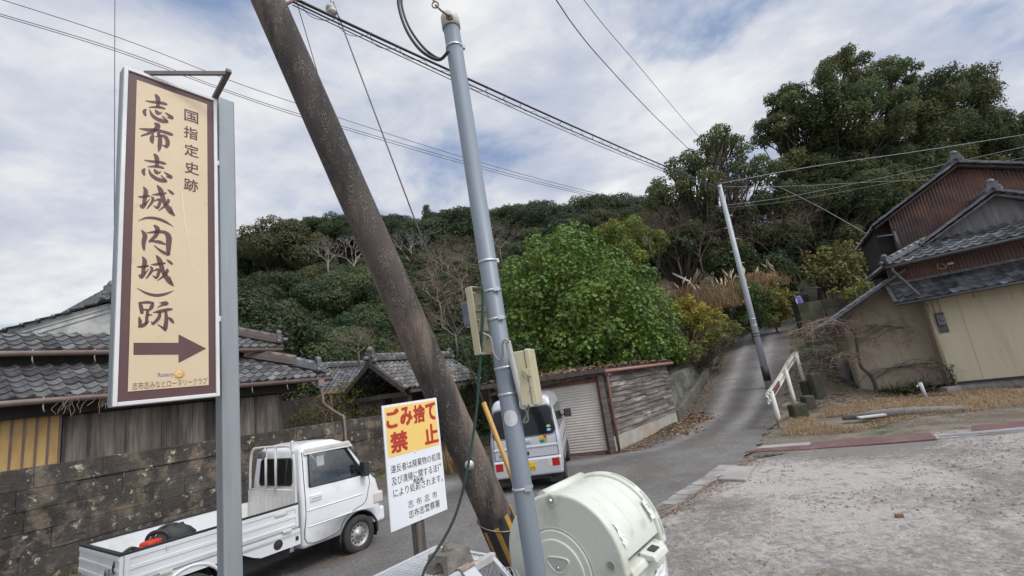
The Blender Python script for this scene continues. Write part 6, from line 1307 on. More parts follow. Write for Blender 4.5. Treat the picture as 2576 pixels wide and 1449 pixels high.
for a0_ in (0, BL - .075):
    mb = MB(); mb.prism([BP(a0_, b, z) for b, z in prof], ba * .075, smooth=False); c = mb.build('end_cap', m_bin, t, bevel=.022, seg=4)
    if a0_ == 0:
        mb = MB(); ring = [(.10, 0)] + arch(.275, 30, cx=.37, cz=.59, squash=False) + [(.655, 0)]; mb.prism([BP(-.012, b, z) for b, z in ring], ba * .02); mb.build('raised_panel', m_bin, c, bevel=.01, seg=3)
        mb = MB(); ring2 = [(.145, 0)] + arch(.228, 30, cx=.37, cz=.58, squash=False) + [(.61, 0)]; mb.prism([BP(-.026, b, z) for b, z in ring2], ba * .02); mb.build('centre_panel', m_bin, c, bevel=.012, seg=3)
        mb = MB(); mb.tube([BP(.002, b, z) for b, z in [(.088, 0)] + arch(.287, 30, cx=.37, cz=.59, squash=False) + [(.667, 0)]], .007, 6); mb.build('panel_groove', m_bin_d, c)
        mb = MB(); tri = catmull([(.31, .688, 0), (.39, .694, 0), (.47, .688, 0), (.482, .66, 0), (.43, .603, 0), (.39, .594, 0), (.35, .603, 0), (.298, .66, 0), (.31, .688, 0)], 4)
        mb.tube([BP(-.028, b, z) for b, z, _ in tri], .008, 6); mb.build('handle_rim', m_bin, c)
        mb = MB(); mb.prism([BP(-.0285, b, z) for b, z, _ in tri[:-1]], ba * .004); mb.build('handle_recess', m_bin_d, c)
        mb = MB(); mb.ball(BP(-.032, .39, .625), .014, 0, 10); mb.build('bolt', m_steel, c); mb = MB(); mb.ball(BP(-.006, .388, 1.06), .019, 0, 12); mb.build('bolt', m_steel, c)
        mb = MB(); mb.lathe(BP(-.001, .388, 1.055), -ba, [(.05, -.003), (.042, .004), (.03, .001), (0, .001)], 18); mb.build('bolt_recess', m_bin_d, c); mb = MB(); mb.lathe(BP(-.001, .795, .675), -ba, [(.04, -.003), (.034, .003), (.026, -.001), (0, -.001)], 18); mb.build('bolt_recess', m_bin_d, c)
    else:
        mb = MB()
        for s0, s1 in ((78, 50), (44, 22), (16, 2)):
            A_ = arch(.4535, 8, a0=s0, a1=s1); mb.sheet(lambda u, v: BP(a0_ + .022 + .022 * v, *A_[round(u * 8)]), 8, 1)
        mb.build('rim_slot', m_bin_d, c)
mb = MB()
def lid(u, v):
    an = lerp(112, 4, v); r = .422 + .018 * (sst(.09, .02, abs(u - .33)) + sst(.09, .02, abs(u - .70))) * sst(15, 24, an) * sst(104, 96, an)
    return BP(lerp(.07, BL - .07, u), BCX + r * cos(radians(an)) * (1.2 if an > 90 else 1), BCZ + r * sin(radians(an)))
mb.sheet(lid, 60, 40); mb.build('rolling_lid', m_bin, t)
mb = MB(); A_ = arch(.432, 14, a0=182, a1=108); mb.sheet(lambda u, v: BP(lerp(.07, BL - .07, u), *A_[round(v * 14)]), 1, 14); mb.sheet(lambda u, v: BP(lerp(.07, BL - .07, u), .02 + .03 * (1 - v), .66 * v), 1, 1); mb.build('back_shell', m_bin, t)
mb = MB(); a_ = radians(110); mb.tube([BP(.06, BCX + 1.2 * .435 * cos(a_), BCZ + .435 * sin(a_)), BP(BL - .06, BCX + 1.2 * .435 * cos(a_), BCZ + .435 * sin(a_))], .042, 16); mb.build('top_bar', m_bin, t)
mb = MB(); mb.hexa([BP(.07, .8, .585), BP(BL - .07, .8, .585), BP(BL - .07, .925, .585), BP(.07, .925, .585), BP(.07, .8, .655), BP(BL - .07, .8, .655), BP(BL - .07, .905, .635), BP(.07, .905, .635)]); mb.build('front_ledge', m_bin, t, bevel=.015, seg=3)
mb = MB(); mb.hexa([BP(.28, .86, .62), BP(.5, .86, .62), BP(.5, .99, .61), BP(.28, .99, .61), BP(.28, .86, .67), BP(.5, .86, .67), BP(.5, .975, .655), BP(.28, .975, .655)]); mb.build('lid_handle', m_bin, t, bevel=.012, seg=3)
mb = MB(); mb.hexa([BP(.06, .5, .02), BP(BL - .06, .5, .02), BP(BL - .06, .85, .02), BP(.06, .85, .02), BP(.06, .5, .6), BP(BL - .06, .5, .6), BP(BL - .06, .89, .6), BP(.06, .89, .6)]); mb.hexa([BP(.06, .04, .0), BP(BL - .06, .04, .0), BP(BL - .06, .5, .0), BP(.06, .5, .0), BP(.06, .04, .3), BP(BL - .06, .04, .3), BP(BL - .06, .5, .3), BP(.06, .5, .3)]); mb.build('front_panel', m_bin, t, bevel=.01)
mb = MB(); mb.hexa([BP(.335, .90, .672), BP(.43, .90, .672), BP(.43, .955, .661), BP(.335, .955, .661), BP(.335, .90, .6735), BP(.43, .90, .6735), BP(.43, .955, .6625), BP(.335, .955, .6625)]); mb.build('handle_label', m_black, t)
rr = random.Random(3)
def scrap(lab, fn, L_, W_, seed):
    rr = random.Random(seed); mb = MB(); g = {}
    def f(u, v):
        p, nrm = fn(u, v); k = (round(u, 3), round(v, 3)); g.setdefault(k, rr.uniform(.002, .022)); return p + nrm * g[k]
    mb.sheet(f, 5, 9, 0, False); o = mb.build('paper_notice', m_paper); s_ = o.modifiers.new('s', 'SOLIDIFY'); s_.thickness = .0015; return tag(o, lab, 'paper')
def onlid(a0_, a1_, an0, an1, r=.452):
    def fn(u, v):
        an = radians(lerp(an0, an1, v)); a = lerp(a0_, a1_, u); return BP(a, BCX + r * cos(an), BCZ + r * sin(an)), bb_ * cos(an) + ZZ * sin(an)
    return fn
scrap('crumpled white paper in plastic tucked against the near rim of the bin lid', onlid(.075, .118, 36, 14, .435), .1, .2, 1)
scrap('folded white paper notice against the far rim of the bin lid', onlid(BL - .13, BL - .085, 36, 18, .435), .1, .2, 2)
scrap('torn white paper notice on the front panel of the bin', lambda u, v: (BP(lerp(.42, .6, u), .885 - .03 * (1 - v), lerp(.25, .5, v)), bb_), .1, .2, 4)

# ------------------------------------------------------------------ wire cage and the stone on it
c1 = onz(1098, 1379, .95); e1_ = bb_; e2_ = -ba; CW, CL2 = .62, 1.25
m_cage = shade('cage_paint', (.5, .52, .53), (.42, .43, .44), 3, .5, dirt=((.36, .24, .15), 2.4, .57, .7)); m_mesh = shade('mesh_galv', (.42, .44, .46), (.34, .355, .37), 4, .4, .4)
t = thing('wire_cage', 'low grey steel mesh rubbish cage with rusty hinges in the foreground', 'cage', (c1.x + .2, c1.y - .4, .1))
def CP(x, y, z): return V(c1.x, c1.y, 0) + e1_ * x + e2_ * y + ZZ * z
mb = MB(); fr = .035
def fb_(a, b, w_=fr): mb.beam(CP(*a), CP(*b), w_, w_)
for y in (0, CL2): fb_((0, y, .95), (CW, y, .95)); fb_((CW, y, .95), (CW + .32, y, .7)); fb_((CW + .32, y, .7), (CW + .32, y, .1)); fb_((0, y, .95), (0, y, .1))
for x, z in ((0, .95), (CW + .32, .7), (0, .13), (CW + .32, .13)): fb_((x, -.02, z), (x, CL2 + .02, z))
fb_((CW, -.02, .955), (CW, CL2 + .02, .955), .05); fb_((CW + .05, .3, .915), (CW + .3, .3, .72)); fb_((CW + .055, .28, .91), (CW + .055, CL2, .91), .03); mb.build('frame', m_cage, t, bevel=.003)
mb = MB(); st = .05
def mesh_panel(f, Lx, Ly, sx=.03, sy=.055, r=.0032):
    nx_, ny_ = int(Lx / sx), int(Ly / sy)
    for i in range(nx_):
        for sgn in (0, 1):
            pts = [f(min(Lx, max(0, (i + ((j + sgn) % 2)) * sx + (.004 if sgn else 0))), j * sy) for j in range(ny_ + 1)]; mb.tube(pts, r, 4, cap=False, smooth=False)
mesh_panel(lambda x, y: CP(x, y, .952), CW, CL2); mb.build('mesh_top', m_mesh, t)
mb = MB(); mesh_panel(lambda x, y: CP(CW + .06 + x * .8, .3 + y, .90 - x * .62), .29, CL2 - .3); mb.build('mesh_door', m_mesh, t)
mb = MB(); mesh_panel(lambda x, y: CP(CW + .32, y, .13 + x), .55, CL2, .04, .07); mesh_panel(lambda x, y: CP(x, 0, .13 + y), CW + .3, .78, .04, .07); mb.build('mesh_side', m_mesh, t)
mb = MB(); mb.hexa([CP(.02, .02, .1), CP(CW + .3, .02, .1), CP(CW + .3, CL2, .1), CP(.02, CL2, .1), CP(.02, .02, .13), CP(CW + .3, .02, .13), CP(CW + .3, CL2, .13), CP(.02, CL2, .13)]); mb.build('floor_tray', m_conc_d, t)
for y in (.22,):
    mb = MB(); mb.hexa([CP(CW - .03, y, .985), CP(CW + .03, y, .985), CP(CW + .03, y + .11, .985), CP(CW - .03, y + .11, .985), CP(CW - .03, y, .993), CP(CW + .03, y, .993), CP(CW + .03, y + .11, .993), CP(CW - .03, y + .11, .993)])
    mb.hexa([CP(CW + .035, y, .97), CP(CW + .13, y, .9), CP(CW + .13, y + .11, .9), CP(CW + .035, y + .11, .97), CP(CW + .035, y, .978), CP(CW + .13, y, .908), CP(CW + .13, y + .11, .908), CP(CW + .035, y + .11, .978)], 1); mb.tube([CP(CW + .032, y - .01, .985), CP(CW + .032, y + .12, .985)], .009, 8); mb.build('hinge', [shade('rusty_hinge', (.22, .13, .08), (.32, .29, .26), 14, .8), m_cage], t)
sc_ = onz(1133, 1428, .96); sc_.z = .958; mb = MB(); X_, Y_ = e2_, e1_
def sb(x, y, z): return sc_ + X_ * x + Y_ * y + ZZ * z
mb.hexa([sb(-.13, -.12, 0), sb(.13, -.12, 0), sb(.13, .12, 0), sb(-.13, .12, 0), sb(-.11, -.10, .12), sb(.10, -.11, .11), sb(.11, .10, .125), sb(-.10, .105, .115)])
mb.ball(sb(0, 0, .125), .05, 0, 9, (1, 1, .9), .12, 2)
o = mb.build('stone_block', shade('lantern_stone', (.22, .2, .17), (.13, .12, .1), 9, .95, bump=.012, bscale=45, dirt=((.3, .285, .25), 5, .55, .7)), bevel=.02, seg=2)
cm = MB(); cm.ball(sb(.14, .02, .03), .055, 0, 12); co_ = cm.build('cut', m_black); bake(o, [co_]); tag(o, 'weathered stone block with a knob on top weighing down the wire cage', 'stone')
# ------------------------------------------------------------------ vehicles (local frame: x forward from the tail, y left, z up)
m_wpaint = shade('white_car_paint', (.72, .73, .73), (.69, .70, .70), 2, .28, coat=.4, dirt=((.5, .48, .43), 2.6, .56, .85)); m_wdirty = shade('worn_white_paint', (.62, .61, .57), (.52, .5, .46), 3, .5, dirt=((.34, .31, .27), 3, .6, .8))
m_silver = shade('silver_car_paint', (.48, .49, .515), (.45, .46, .485), 2, .32, .15, coat=.5); m_trim = shade('black_trim', (.018, .018, .019), (.03, .03, .03), 8, .5); m_seam = shade('panel_seam', (.03, .03, .032), rough=.8)
m_tyre = shade('tyre', (.022, .022, .022), (.04, .038, .036), 9, .85); m_rim = shade('steel_rim', (.42, .41, .39), (.32, .31, .29), 6, .45, .5); m_dglass = shade('tinted_glass', (.01, .012, .014), rough=.06, spec=.4); m_cglass = glassmat('cab_glass', (.82, .86, .86), .2)
m_lred = shade('lamp_red', (.35, .012, .014), rough=.15, coat=.5); m_lclr = shade('lamp_clear', (.55, .5, .45), rough=.15, coat=.5); m_int = shade('cab_interior', (.09, .09, .092), (.14, .14, .14), 5, .8)
def itp(tab, z):
    for (a, b), (c, d) in zip(tab, tab[1:]):
        if z <= c: return lerp(b, d, max(0, (z - a) / (c - a)))
    return tab[-1][1]
def shell(zs, xr, xf, hw, rr_=.06, rf=.14, sub=3):
    """rounded-rectangle slices lofted over height"""
    Z = []
    for a, b in zip(zs, zs[1:]): Z += [lerp(a, b, k / sub) for k in range(sub)]
    Z.append(zs[-1]); mb = MB(); vs = []; K = 6
    for z in Z:
        x0, x1, h = itp(xr, z), itp(xf, z), itp(hw, z); r0 = min(rr_, h * .8); r1 = min(rf, h * .8)
        for cx_, cy_, r, a0 in ((x1 - r1, h - r1, r1, 0), (x0 + r0, h - r0, r0, 90), (x0 + r0, -h + r0, r0, 180), (x1 - r1, -h + r1, r1, 270)):
            for k in range(K + 1): a = radians(a0 + 90 * k / K); vs.append((cx_ + r * cos(a), cy_ + r * sin(a), z))
    m = 4 * (K + 1); n = len(Z)
    mb.add(vs, [(i * m + j, i * m + (j + 1) % m, (i + 1) * m + (j + 1) % m, (i + 1) * m + j) for i in range(n - 1) for j in range(m)], 0, True)
    b = len(mb.v) - len(vs); mb.f += [[b + j for j in range(m)][::-1], [b + (n - 1) * m + j for j in range(m)]]; mb.m += [0, 0]; mb.sm += [False, True]
    return mb
def cutter(poly, off, parent):
    mb = MB(); mb.prism(poly, off); return recalc(mb.build('cut', m_trim, parent, world=False))
def cyl(c, ax, r, h, parent): mb = MB(); mb.tube([Vector(c), Vector(c) + Vector(ax) * h], r, 32); return recalc(mb.build('cut', m_trim, parent, world=False))
def wheel(root, x, y, r, out, mesh_rim='steel'):
    w_ = thing('wheel', None, None, (x, y, r)); w_.parent = root; s = 1 if out > 0 else -1
    mb = MB(); mb.lathe((0, 0, 0), (0, s, 0), [(r * .62, -.07), (r * .8, -.075), (r * .96, -.065), (r, -.05), (r, .05), (r * .96, .065), (r * .8, .075), (r * .64, .07), (r * .62, .04)], 40); o = mb.build('tyre', m_tyre, w_, world=False)
    mb = MB(); mb.lathe((0, 0, 0), (0, s, 0), [(r * .63, -.05), (r * .63, .055), (r * .58, .06), (r * .55, .03), (r * .5, .015), (r * .34, .035), (r * .22, .04), (r * .2, .062), (0, .066)], 40)
    mb.build('rim', m_rim, w_, world=False)
    mb = MB()
    for k in range(12): a = k * pi / 6; c = V(cos(a) * r * .43, s * .0275, sin(a) * r * .43); mb.lathe(c, (0, s, 0), [(.014, 0), (.014, .004), (0, .004)], 8)
    for k in range(4): a = k * pi / 2 + .4; c = V(cos(a) * r * .15, s * .062, sin(a) * r * .15); mb.ball(c, .009, 0, 6)
    mb.build('rim_holes', m_trim, w_, world=False); return w_
def strip_line(mb, pts, r=.004, mi=0): mb.tube(pts, r, 5, mi)

# ---- small truck
t = thing('pickup_truck', 'small white flatbed truck parked along the stone wall with its bed towards the camera', 'truck', (-5.04, 5.46, .045), radians(56.5)); TR = t; t.rotation_euler = (0, radians(1.1), radians(56.5))
LW = dict(world=False)
zs = [.36, .5, .75, .98, 1.05, 1.3, 1.55, 1.66, 1.72, 1.745]
xf = list(zip(zs, (3.36, 3.39, 3.385, 3.33, 3.27, 3.09, 2.91, 2.81, 2.68, 2.5))); xr = list(zip(zs, (2.0, 2.0, 2.0, 2.0, 2.0, 2.01, 2.03, 2.06, 2.14, 2.28))); hw = list(zip(zs, (.70, .715, .72, .71, .70, .665, .63, .605, .55, .42)))
body = shell(zs, xr, xf, hw).build('cab', m_wpaint, t, **LW)
cuts = [cutter([(2.13, -1, 1.13), (3.06, -1, 1.11), (2.80, -1, 1.56), (2.16, -1, 1.6)], (0, 2, 0), t), cutter([(2.6, -.57, 1.14), (3.6, -.57, 1.14), (3.6, -.57, 1.25), (3.05, -.57, 1.61), (2.5, -.57, 1.61)], (0, 1.14, 0), t), cyl((2.92, -1, .27), (0, 1, 0), .335, .62, t), cyl((2.92, 1, .27), (0, -1, 0), .335, .62, t)]
recalc(body); bake(body, cuts)
def hwz(tab, z): return itp(tab, z)
mb = MB()
for sg in (-1, 1): mb.add([(x, sg * (hwz(hw, z) - .022), z) for x, z in ((2.12, 1.12), (3.08, 1.1), (2.82, 1.57), (2.15, 1.61))], [(0, 1, 2, 3)])
mb.add([(itp(xf, z) - .03, y, z) for y, z in ((-.58, 1.13), (.58, 1.13), (.55, 1.62), (-.55, 1.62))], [(0, 1, 2, 3)]); mb.build('window_glass', m_cglass, t, **LW)
mb = MB(); ry = [(-.46, 1.22), (-.43, 1.18), (.43, 1.18), (.46, 1.22), (.44, 1.52), (.40, 1.55), (-.40, 1.55), (-.44, 1.52)]; mb.add([(itp(xr, z) - .004, y, z) for y, z in ry], [list(range(8))]); mb.build('rear_glass', m_dglass, t, **LW)
mb = MB(); mb.tube([(itp(xr, z) - .004, y, z) for y, z in ry + ry[:1]], .009, 6); mb.build('rear_window_rubber', m_trim, t, **LW)
mb = MB(); mb.box((2.08, -.62, 1.1), (3.2, .62, 1.145)); mb.box((2.95, -.58, 1.14), (3.15, .58, 1.2)); mb.box((2.16, -.5, 1.1), (2.3, -.08, 1.42)); mb.box((2.16, .08, 1.1), (2.3, .5, 1.42)); mb.box((2.14, -.38, 1.42), (2.24, -.2, 1.54)); mb.build('interior', m_int, t, **LW)
mb = MB(); c = V(2.82, -.3, 1.23); a1 = V(.5, 0, .86); mb.tube([c + (V(0, 1, 0) * cos(k * pi / 12) + a1 * sin(k * pi / 12)) * .17 for k in range(25)], .014, 8); mb.tube([c - V(0, .16, 0), c + V(0, .16, 0)], .014, 6); mb.tube([c, c + V(.15, 0, -.1)], .03, 8); mb.build('steering_wheel', m_trim, t, **LW)
mb = MB()                                           # window rubbers and door seams on the visible right side
def sd(x, z, o=.002): return V(x, -(hwz(hw, z) + o), z)
W_ = [(2.13, 1.13), (3.06, 1.11), (2.80, 1.56), (2.16, 1.6), (2.13, 1.13)]
for sg in (1, -1):
    mb = MB()
    for a, b in zip(W_, W_[1:]): strip_line(mb, [V(lerp(a[0], b[0], k / 6), sg * sd(lerp(a[0], b[0], k / 6), lerp(a[1], b[1], k / 6), .001).y, lerp(a[1], b[1], k / 6)) for k in range(7)], .012)
    mb.build('window_rubber', m_trim, t, **LW)
mb = MB(); D_ = [(2.07, 1.62), (2.055, 1.2), (2.05, .8), (2.06, .42), (2.54, .41), (2.61, .5), (2.72, .6), (2.88, .65), (3.03, .7), (3.1, .85), (3.13, 1.08), (2.87, 1.58)]
for sg in (1, -1):
    dp = catmull(D_, 4); strip_line(mb, [V(x, sg * sd(x, z, .0).y, z) for x, z in dp], .0055)
strip_line(mb, [sd(3.05, .75, 0), sd(3.36, .78, -.05)], .004); mb.build('door_seam', m_seam, t, **LW)
mb = MB()
for z, h in ((.83, .012), (.62, .01)):
    for x0, x1 in ((2.07, 2.99),): mb.add([sd(x0, z - h, .001), sd(x1, z - h, .001), sd(x1, z, .012), sd(x0, z, .012), sd(x0, z + h, .001), sd(x1, z + h, .001)], [(0, 1, 2, 3), (3, 2, 5, 4)])
mb.build('door_crease', m_wpaint, t, **LW)
mb = MB(); mb.box((2.12, -.728, .93), (2.3, -.70, 1.02)); mb.build('door_handle', m_wpaint, t, bevel=.012, **LW); mb = MB(); mb.box((2.135, -.731, .965), (2.285, -.727, .97)); mb.build('handle_gap', m_seam, t, **LW)
mb = MB(); mb.box((2.1, -.655, 1.6), (2.85, -.62, 1.66)); mb.add([(2.08, -.66, 1.58), (2.9, -.655, 1.57), (2.86, -.63, 1.65), (2.1, -.63, 1.67)], [(0, 1, 2, 3)]); mb.build('rain_visor', m_wdirty, t, bevel=.01, **LW)
mb = MB(); mb.obox(V(3.02, -.76, 1.2), V(.97, -.2, 0), V(.2, .97, 0), ZZ, (-.045, -.09, -.11), (.045, .07, .11)); mb.tube([(3.05, -.68, 1.12), (3.03, -.75, 1.14)], .014, 6); mb.build('wing_mirror', m_trim, t, bevel=.025, **LW)
mb = MB(); mb.add([sd(2.3, 1.52, -.03), sd(2.42, 1.52, -.03), sd(2.42, 1.38, -.03), sd(2.3, 1.38, -.03)], [(0, 1, 2, 3)]); mb.build('window_card', m_paper, t, **LW)
mb = MB(); mb.box((3.18, -.73, .62), (3.385, -.52, .8)); mb.build('headlight', m_lclr, t, bevel=.03, **LW); mb = MB(); mb.box((3.2, -.70, .34), (3.42, .70, .56)); mb.build('bumper', m_wpaint, t, bevel=.04, seg=3, **LW)
mb = MB()
for sg in (-1, 1): mb.tube([V(2.92 + .335 * cos(a), sg * .69, .27 + .335 * sin(a)) for a in [radians(k) for k in range(-10, 200, 10)]], .02, 6); mb.sheet(lambda u, v: V(2.92 + .33 * cos(radians(-20 + 220 * u)), sg * (.7 - .3 * v), .27 + .33 * sin(radians(-20 + 220 * u))), 20, 1)
mb.build('wheel_arch', m_trim, t, **LW)
# load bed
mb = MB(); mb.box((.03, -.67, .62), (1.95, .67, .66)); mb.build('bed_floor', m_wdirty, t, **LW)
for y0, y1, so in ((-.70, -.668, -1), (.668, .70, 1)):
    mb = MB(); mb.box((.04, y0, .665), (1.95, y1, .95)); e = y0 if so < 0 else y1
    for z0, z1 in ((.69, .72), (.79, .83), (.90, .945)): mb.box((.06, min(e, e + so * .008), z0), (1.93, max(e, e + so * .008), z1))
    for x0 in (.045, 1.9): mb.box((x0, min(e, e + so * .01), .67), (x0 + .04, max(e, e + so * .01), .945))
    g = mb.build('side_gate', m_wpaint, t, bevel=.004, **LW); mb = MB(); mb.box((.0, y0 - .006, .952), (1.95, y1 + .006, .972)); mb.build('rubber_edge', m_trim, g, **LW)
    if so < 0:
        mb = MB()
        for x in (.35, 1.05, 1.72): mb.box((x, y0 - .028, .64), (x + .12, y0 - .002, .668)); mb.tube([(x + .06, y0 - .012, .93), (x + .06, y0 - .02, .88)], .008, 6)
        mb.box((1.62, y0 - .02, .87), (1.78, y0 - .008, .9)); mb.build('latch', m_wdirty, g, bevel=.004, **LW)
mb = MB(); mb.box((.0, -.70, .665), (.035, .70, .95))
for z0, z1 in ((.69, .72), (.80, .83), (.90, .945)): mb.box((-.008, -.69, z0), (0, .69, z1))
g = mb.build('tail_gate', m_wpaint, t, bevel=.004, **LW); mb = MB(); mb.box((-.006, -.705, .952), (.04, .705, .972)); mb.build('rubber_edge', m_trim, g, **LW)
mb = MB(); O_ = V(-.0092, 0, 0); put_text(mb, 'ACTY', O_, V(0, -1, 0), ZZ, .49, .755, .13, .032, off=.02); put_text(mb, '4WD', O_, V(0, -1, 0), ZZ, .545, .705, .075, .024, off=.01); put_text(mb, 'H', O_, V(0, -1, 0), ZZ, .405, .72, .03, .06, off=-.01)
fr_ = [(.395, .70), (.445, .70), (.445, .80), (.395, .80), (.395, .70)]
for a, b in zip(fr_, fr_[1:]): mb.tube([(-.0092, -a[0], a[1]), (-.0092, -b[0], b[1])], .003, 5)
mb.build('tail_lettering', m_ink, g, **LW); mb = MB(); mb.add([(-.0095, -.29, .80), (-.0095, -.335, .75), (-.0095, -.31, .69), (-.0095, -.265, .73)], [(0, 1, 2, 3)]); mb.build('leaf_sticker', shade('leaf_sticker', (.05, .16, .05), rough=.5), g, **LW)
mb = MB(); mb.box((1.93, -.66, .66), (1.96, .66, 1.12))
for k in range(9): mb.box((1.922, -.5 + k * .125 - .012, .7), (1.932, -.5 + k * .125 + .012, 1.04))
mb.build('headboard', m_wdirty, t, **LW)
mb = MB(); rk = lambda pts, r=.019: mb.tube([V(*p) for p in pts], r, 8)
rk(catmull([(1.95, -.64, .95), (1.95, -.63, 1.4), (1.95, -.6, 1.62), (1.95, -.54, 1.71), (1.95, -.4, 1.735), (1.95, .4, 1.735), (1.95, .54, 1.71), (1.95, .6, 1.62), (1.95, .63, 1.4), (1.95, .64, .95)], 4)); rk([(1.95, -.63, 1.13), (1.95, .63, 1.13)])
for y in (-.14, .14): rk([(1.94, y, 1.1), (1.94, y, 1.735)])
rk(catmull([(1.95, -.6, 1.62), (1.96, -.56, 1.74), (1.97, -.55, 1.8)], 3), .022); mb.build('cab_guard', m_wdirty, t, **LW)
mb = MB(); mb.box((1.88, .12, 1.58), (1.96, .3, 1.69)); mb.build('work_lamp', m_int, t, bevel=.03, **LW)
mb = MB(); mb.box((.03, -.70, .56), (1.97, -.66, .64)); mb.box((.03, .66, .56), (1.97, .70, .64)); mb.prism([(1.97, -.70, .44), (1.97, -.70, .60), (1.06, -.70, .60), (1.2, -.70, .56), (1.34, -.70, .48), (1.44, -.70, .44)], (0, .05, 0)); mb.box((1.0, -.52, .33), (1.97, -.47, .43)); mb.tube([V(.66 + .36 * cos(radians(k)), -.69, .27 + .36 * sin(radians(k))) for k in range(15, 166, 10)], .022, 6); mb.prism([(.1, -.70, .5), (.1, -.70, .6), (.4, -.70, .6), (.34, -.70, .5)], (0, .03, 0)); mb.build('lower_skirt', m_wpaint, t, **LW)
mb = MB(); mb.lathe((1.66, -.702, .525), (0, -1, 0), [(.062, 0), (.058, .004), (.055, -.0005), (.03, .012), (0, .014)], 20); mb.build('fuel_cap', m_trim, t, **LW); mb = MB(); mb.box((1.9, -.708, .5), (1.94, -.7, .55)); mb.build('side_reflector', m_trim, t, **LW)
mb = MB(); mb.box((.1, -.4, .38), (3.2, -.3, .52)); mb.box((.1, .3, .38), (3.2, .4, .52)); mb.box((1.3, -.55, .3), (1.9, .5, .5)); mb.box((.55, -.62, .24), (.72, .62, .34)); mb.sheet(lambda u, v: V(.66 + .35 * cos(radians(180 * u)), -.69 + .25 * v, .27 + .34 * sin(radians(180 * u))), 18, 1); mb.box((.02, -.68, .5), (.05, .68, .62)); mb.build('chassis', m_trim, t, **LW)
for x in (.66, 2.92):
    for y in (-.64, .64): wheel(t, x, y, .268, y)
# chain saw lying in the bed
mat_saw = shade('saw_orange', (.55, .05, .02), (.48, .04, .02), 5, .4)
Mz = Matrix.Rotation(radians(55.5), 3, 'Z'); pc = TR.location + Mz @ V(.40, -.38, .66)
c_ = thing('chainsaw', 'orange and black chainsaw lying in the bed of the white truck', 'chainsaw', pc, radians(80))
mb = MB(); mb.box((-.16, -.1, .05), (.14, .1, .27)); mb.box((-.1, -.08, .25), (.1, .08, .31)); mb.build('housing', mat_saw, c_, bevel=.03, **LW)
mb = MB(); mb.tube(catmull([(.12, -.12, .1), (.1, -.13, .28), (.08, -.08, .36), (.06, .05, .37), (.04, .12, .3), (.06, .13, .1)], 4), .022, 8); mb.tube(catmull([(-.16, 0, .26), (-.26, 0, .3), (-.4, 0, .22), (-.38, 0, .1), (-.16, 0, .08)], 4), .02, 8); mb.box((-.2, -.11, .03), (-.02, .11, .12)); mb.build('handle', m_trim, c_, **LW)
mb = MB(); mb.box((.14, -.085, .1), (.62, -.065, .2)); mb.build('guide_bar', m_trim, c_, bevel=.008, **LW)
b_ = thing('tool_bag', 'black fabric tool bag slumped beside the orange chainsaw', 'bag', TR.location + Mz @ V(.62, -.36, .66), radians(40))
mb = MB(); mb.ball((0, 0, .2), .2, 0, 14, (1.15, .7, 1.0), .14, 4); mb.build('bag_body', m_black, b_, **LW); mb = MB(); mb.tube(catmull([(-.26, 0, .2), (-.16, .02, .37), (.02, .02, .4), (.22, 0, .2)], 4), .018, 6); mb.build('strap', m_trim, b_, **LW)

# ---- silver van
t = thing('minivan', 'silver boxy minivan seen from behind, parked beside the garage', 'van', (-.19, 9.69, .02), radians(83.4))
zs = [.30, .45, .62, 1.0, 1.08, 1.46, 1.67, 1.76, 1.81, 1.835]
xr = list(zip(zs, (.07, .04, .03, .04, .055, .115, .155, .2, .27, .4))); xf = list(zip(zs, (3.34, 3.39, 3.39, 3.33, 3.26, 2.92, 2.74, 2.62, 2.5, 2.3))); hv = list(zip(zs, (.69, .72, .735, .735, .72, .675, .64, .60, .55, .44)))
body = shell(zs, xr, xf, hv, .1, .16).build('body', m_silver, t, **LW)
recalc(body); bake(body, [cyl((x, s, .27), (0, -s, 0), .33, .55, t) for x in (.47, 2.9) for s in (-1, 1)])
def rb_(y, z, o=.004): return V(itp(xr, z) - o, y, z)
def rpanel(y0, y1, z0, z1, r, o, taper=0.0, n=6):
    pts = []
    for cy_, cz_, a0 in ((y1 - r, z1 - r, 0), (y0 + r, z1 - r, 90), (y0 + r, z0 + r, 180), (y1 - r, z0 + r, 270)):
        for k in range(n + 1): a = radians(a0 + 90 * k / n); y, z = cy_ + r * cos(a), cz_ + r * sin(a); pts.append((y * (1 - taper * (z - z0) / (z1 - z0)), z))
    return pts
def rear_panel(mb, y0, y1, z0, z1, r, o, taper=0, mi=0):
    pts = rpanel(y0, y1, z0, z1, r, o, taper); zc, yc = (z0 + z1) / 2, (y0 + y1) / 2; k = len(pts); vs = []
    for f in (1, .66, .33): vs += [rb_(lerp(yc, y, f), lerp(zc, z, f), o) for y, z in pts]
    vs.append(rb_(yc, zc, o)); mb.add(vs, [(q * k + i, q * k + (i + 1) % k, (q + 1) * k + (i + 1) % k, (q + 1) * k + i) for q in range(2) for i in range(k)] + [(2 * k + i, 2 * k + (i + 1) % k, 3 * k) for i in range(k)], mi, True)
mb = MB(); rear_panel(mb, -.645, .645, 1.05, 1.61, .09, .005, .075); mb.build('rear_window', m_dglass, t, **LW)
mb = MB(); pts = rpanel(-.66, .66, 1.035, 1.625, .1, .0, .075); pts.append(pts[0]); mb.tube([rb_(y, z, .0) for y, z in pts], .007, 6); G_ = [(-.66, 1.72), (-.68, 1.1), (-.69, .64), (.69, .64), (.68, 1.1), (.66, 1.72)]
gp2 = [(lerp(a[0], b[0], k / 8), lerp(a[1], b[1], k / 8)) for a, b in zip(G_, G_[1:]) for k in range(8)] + [G_[-1]]
mb.tube([rb_(y * .945, z, .0) for y, z in gp2], .006, 6); mb.build('tailgate_seam', m_seam, t, **LW)
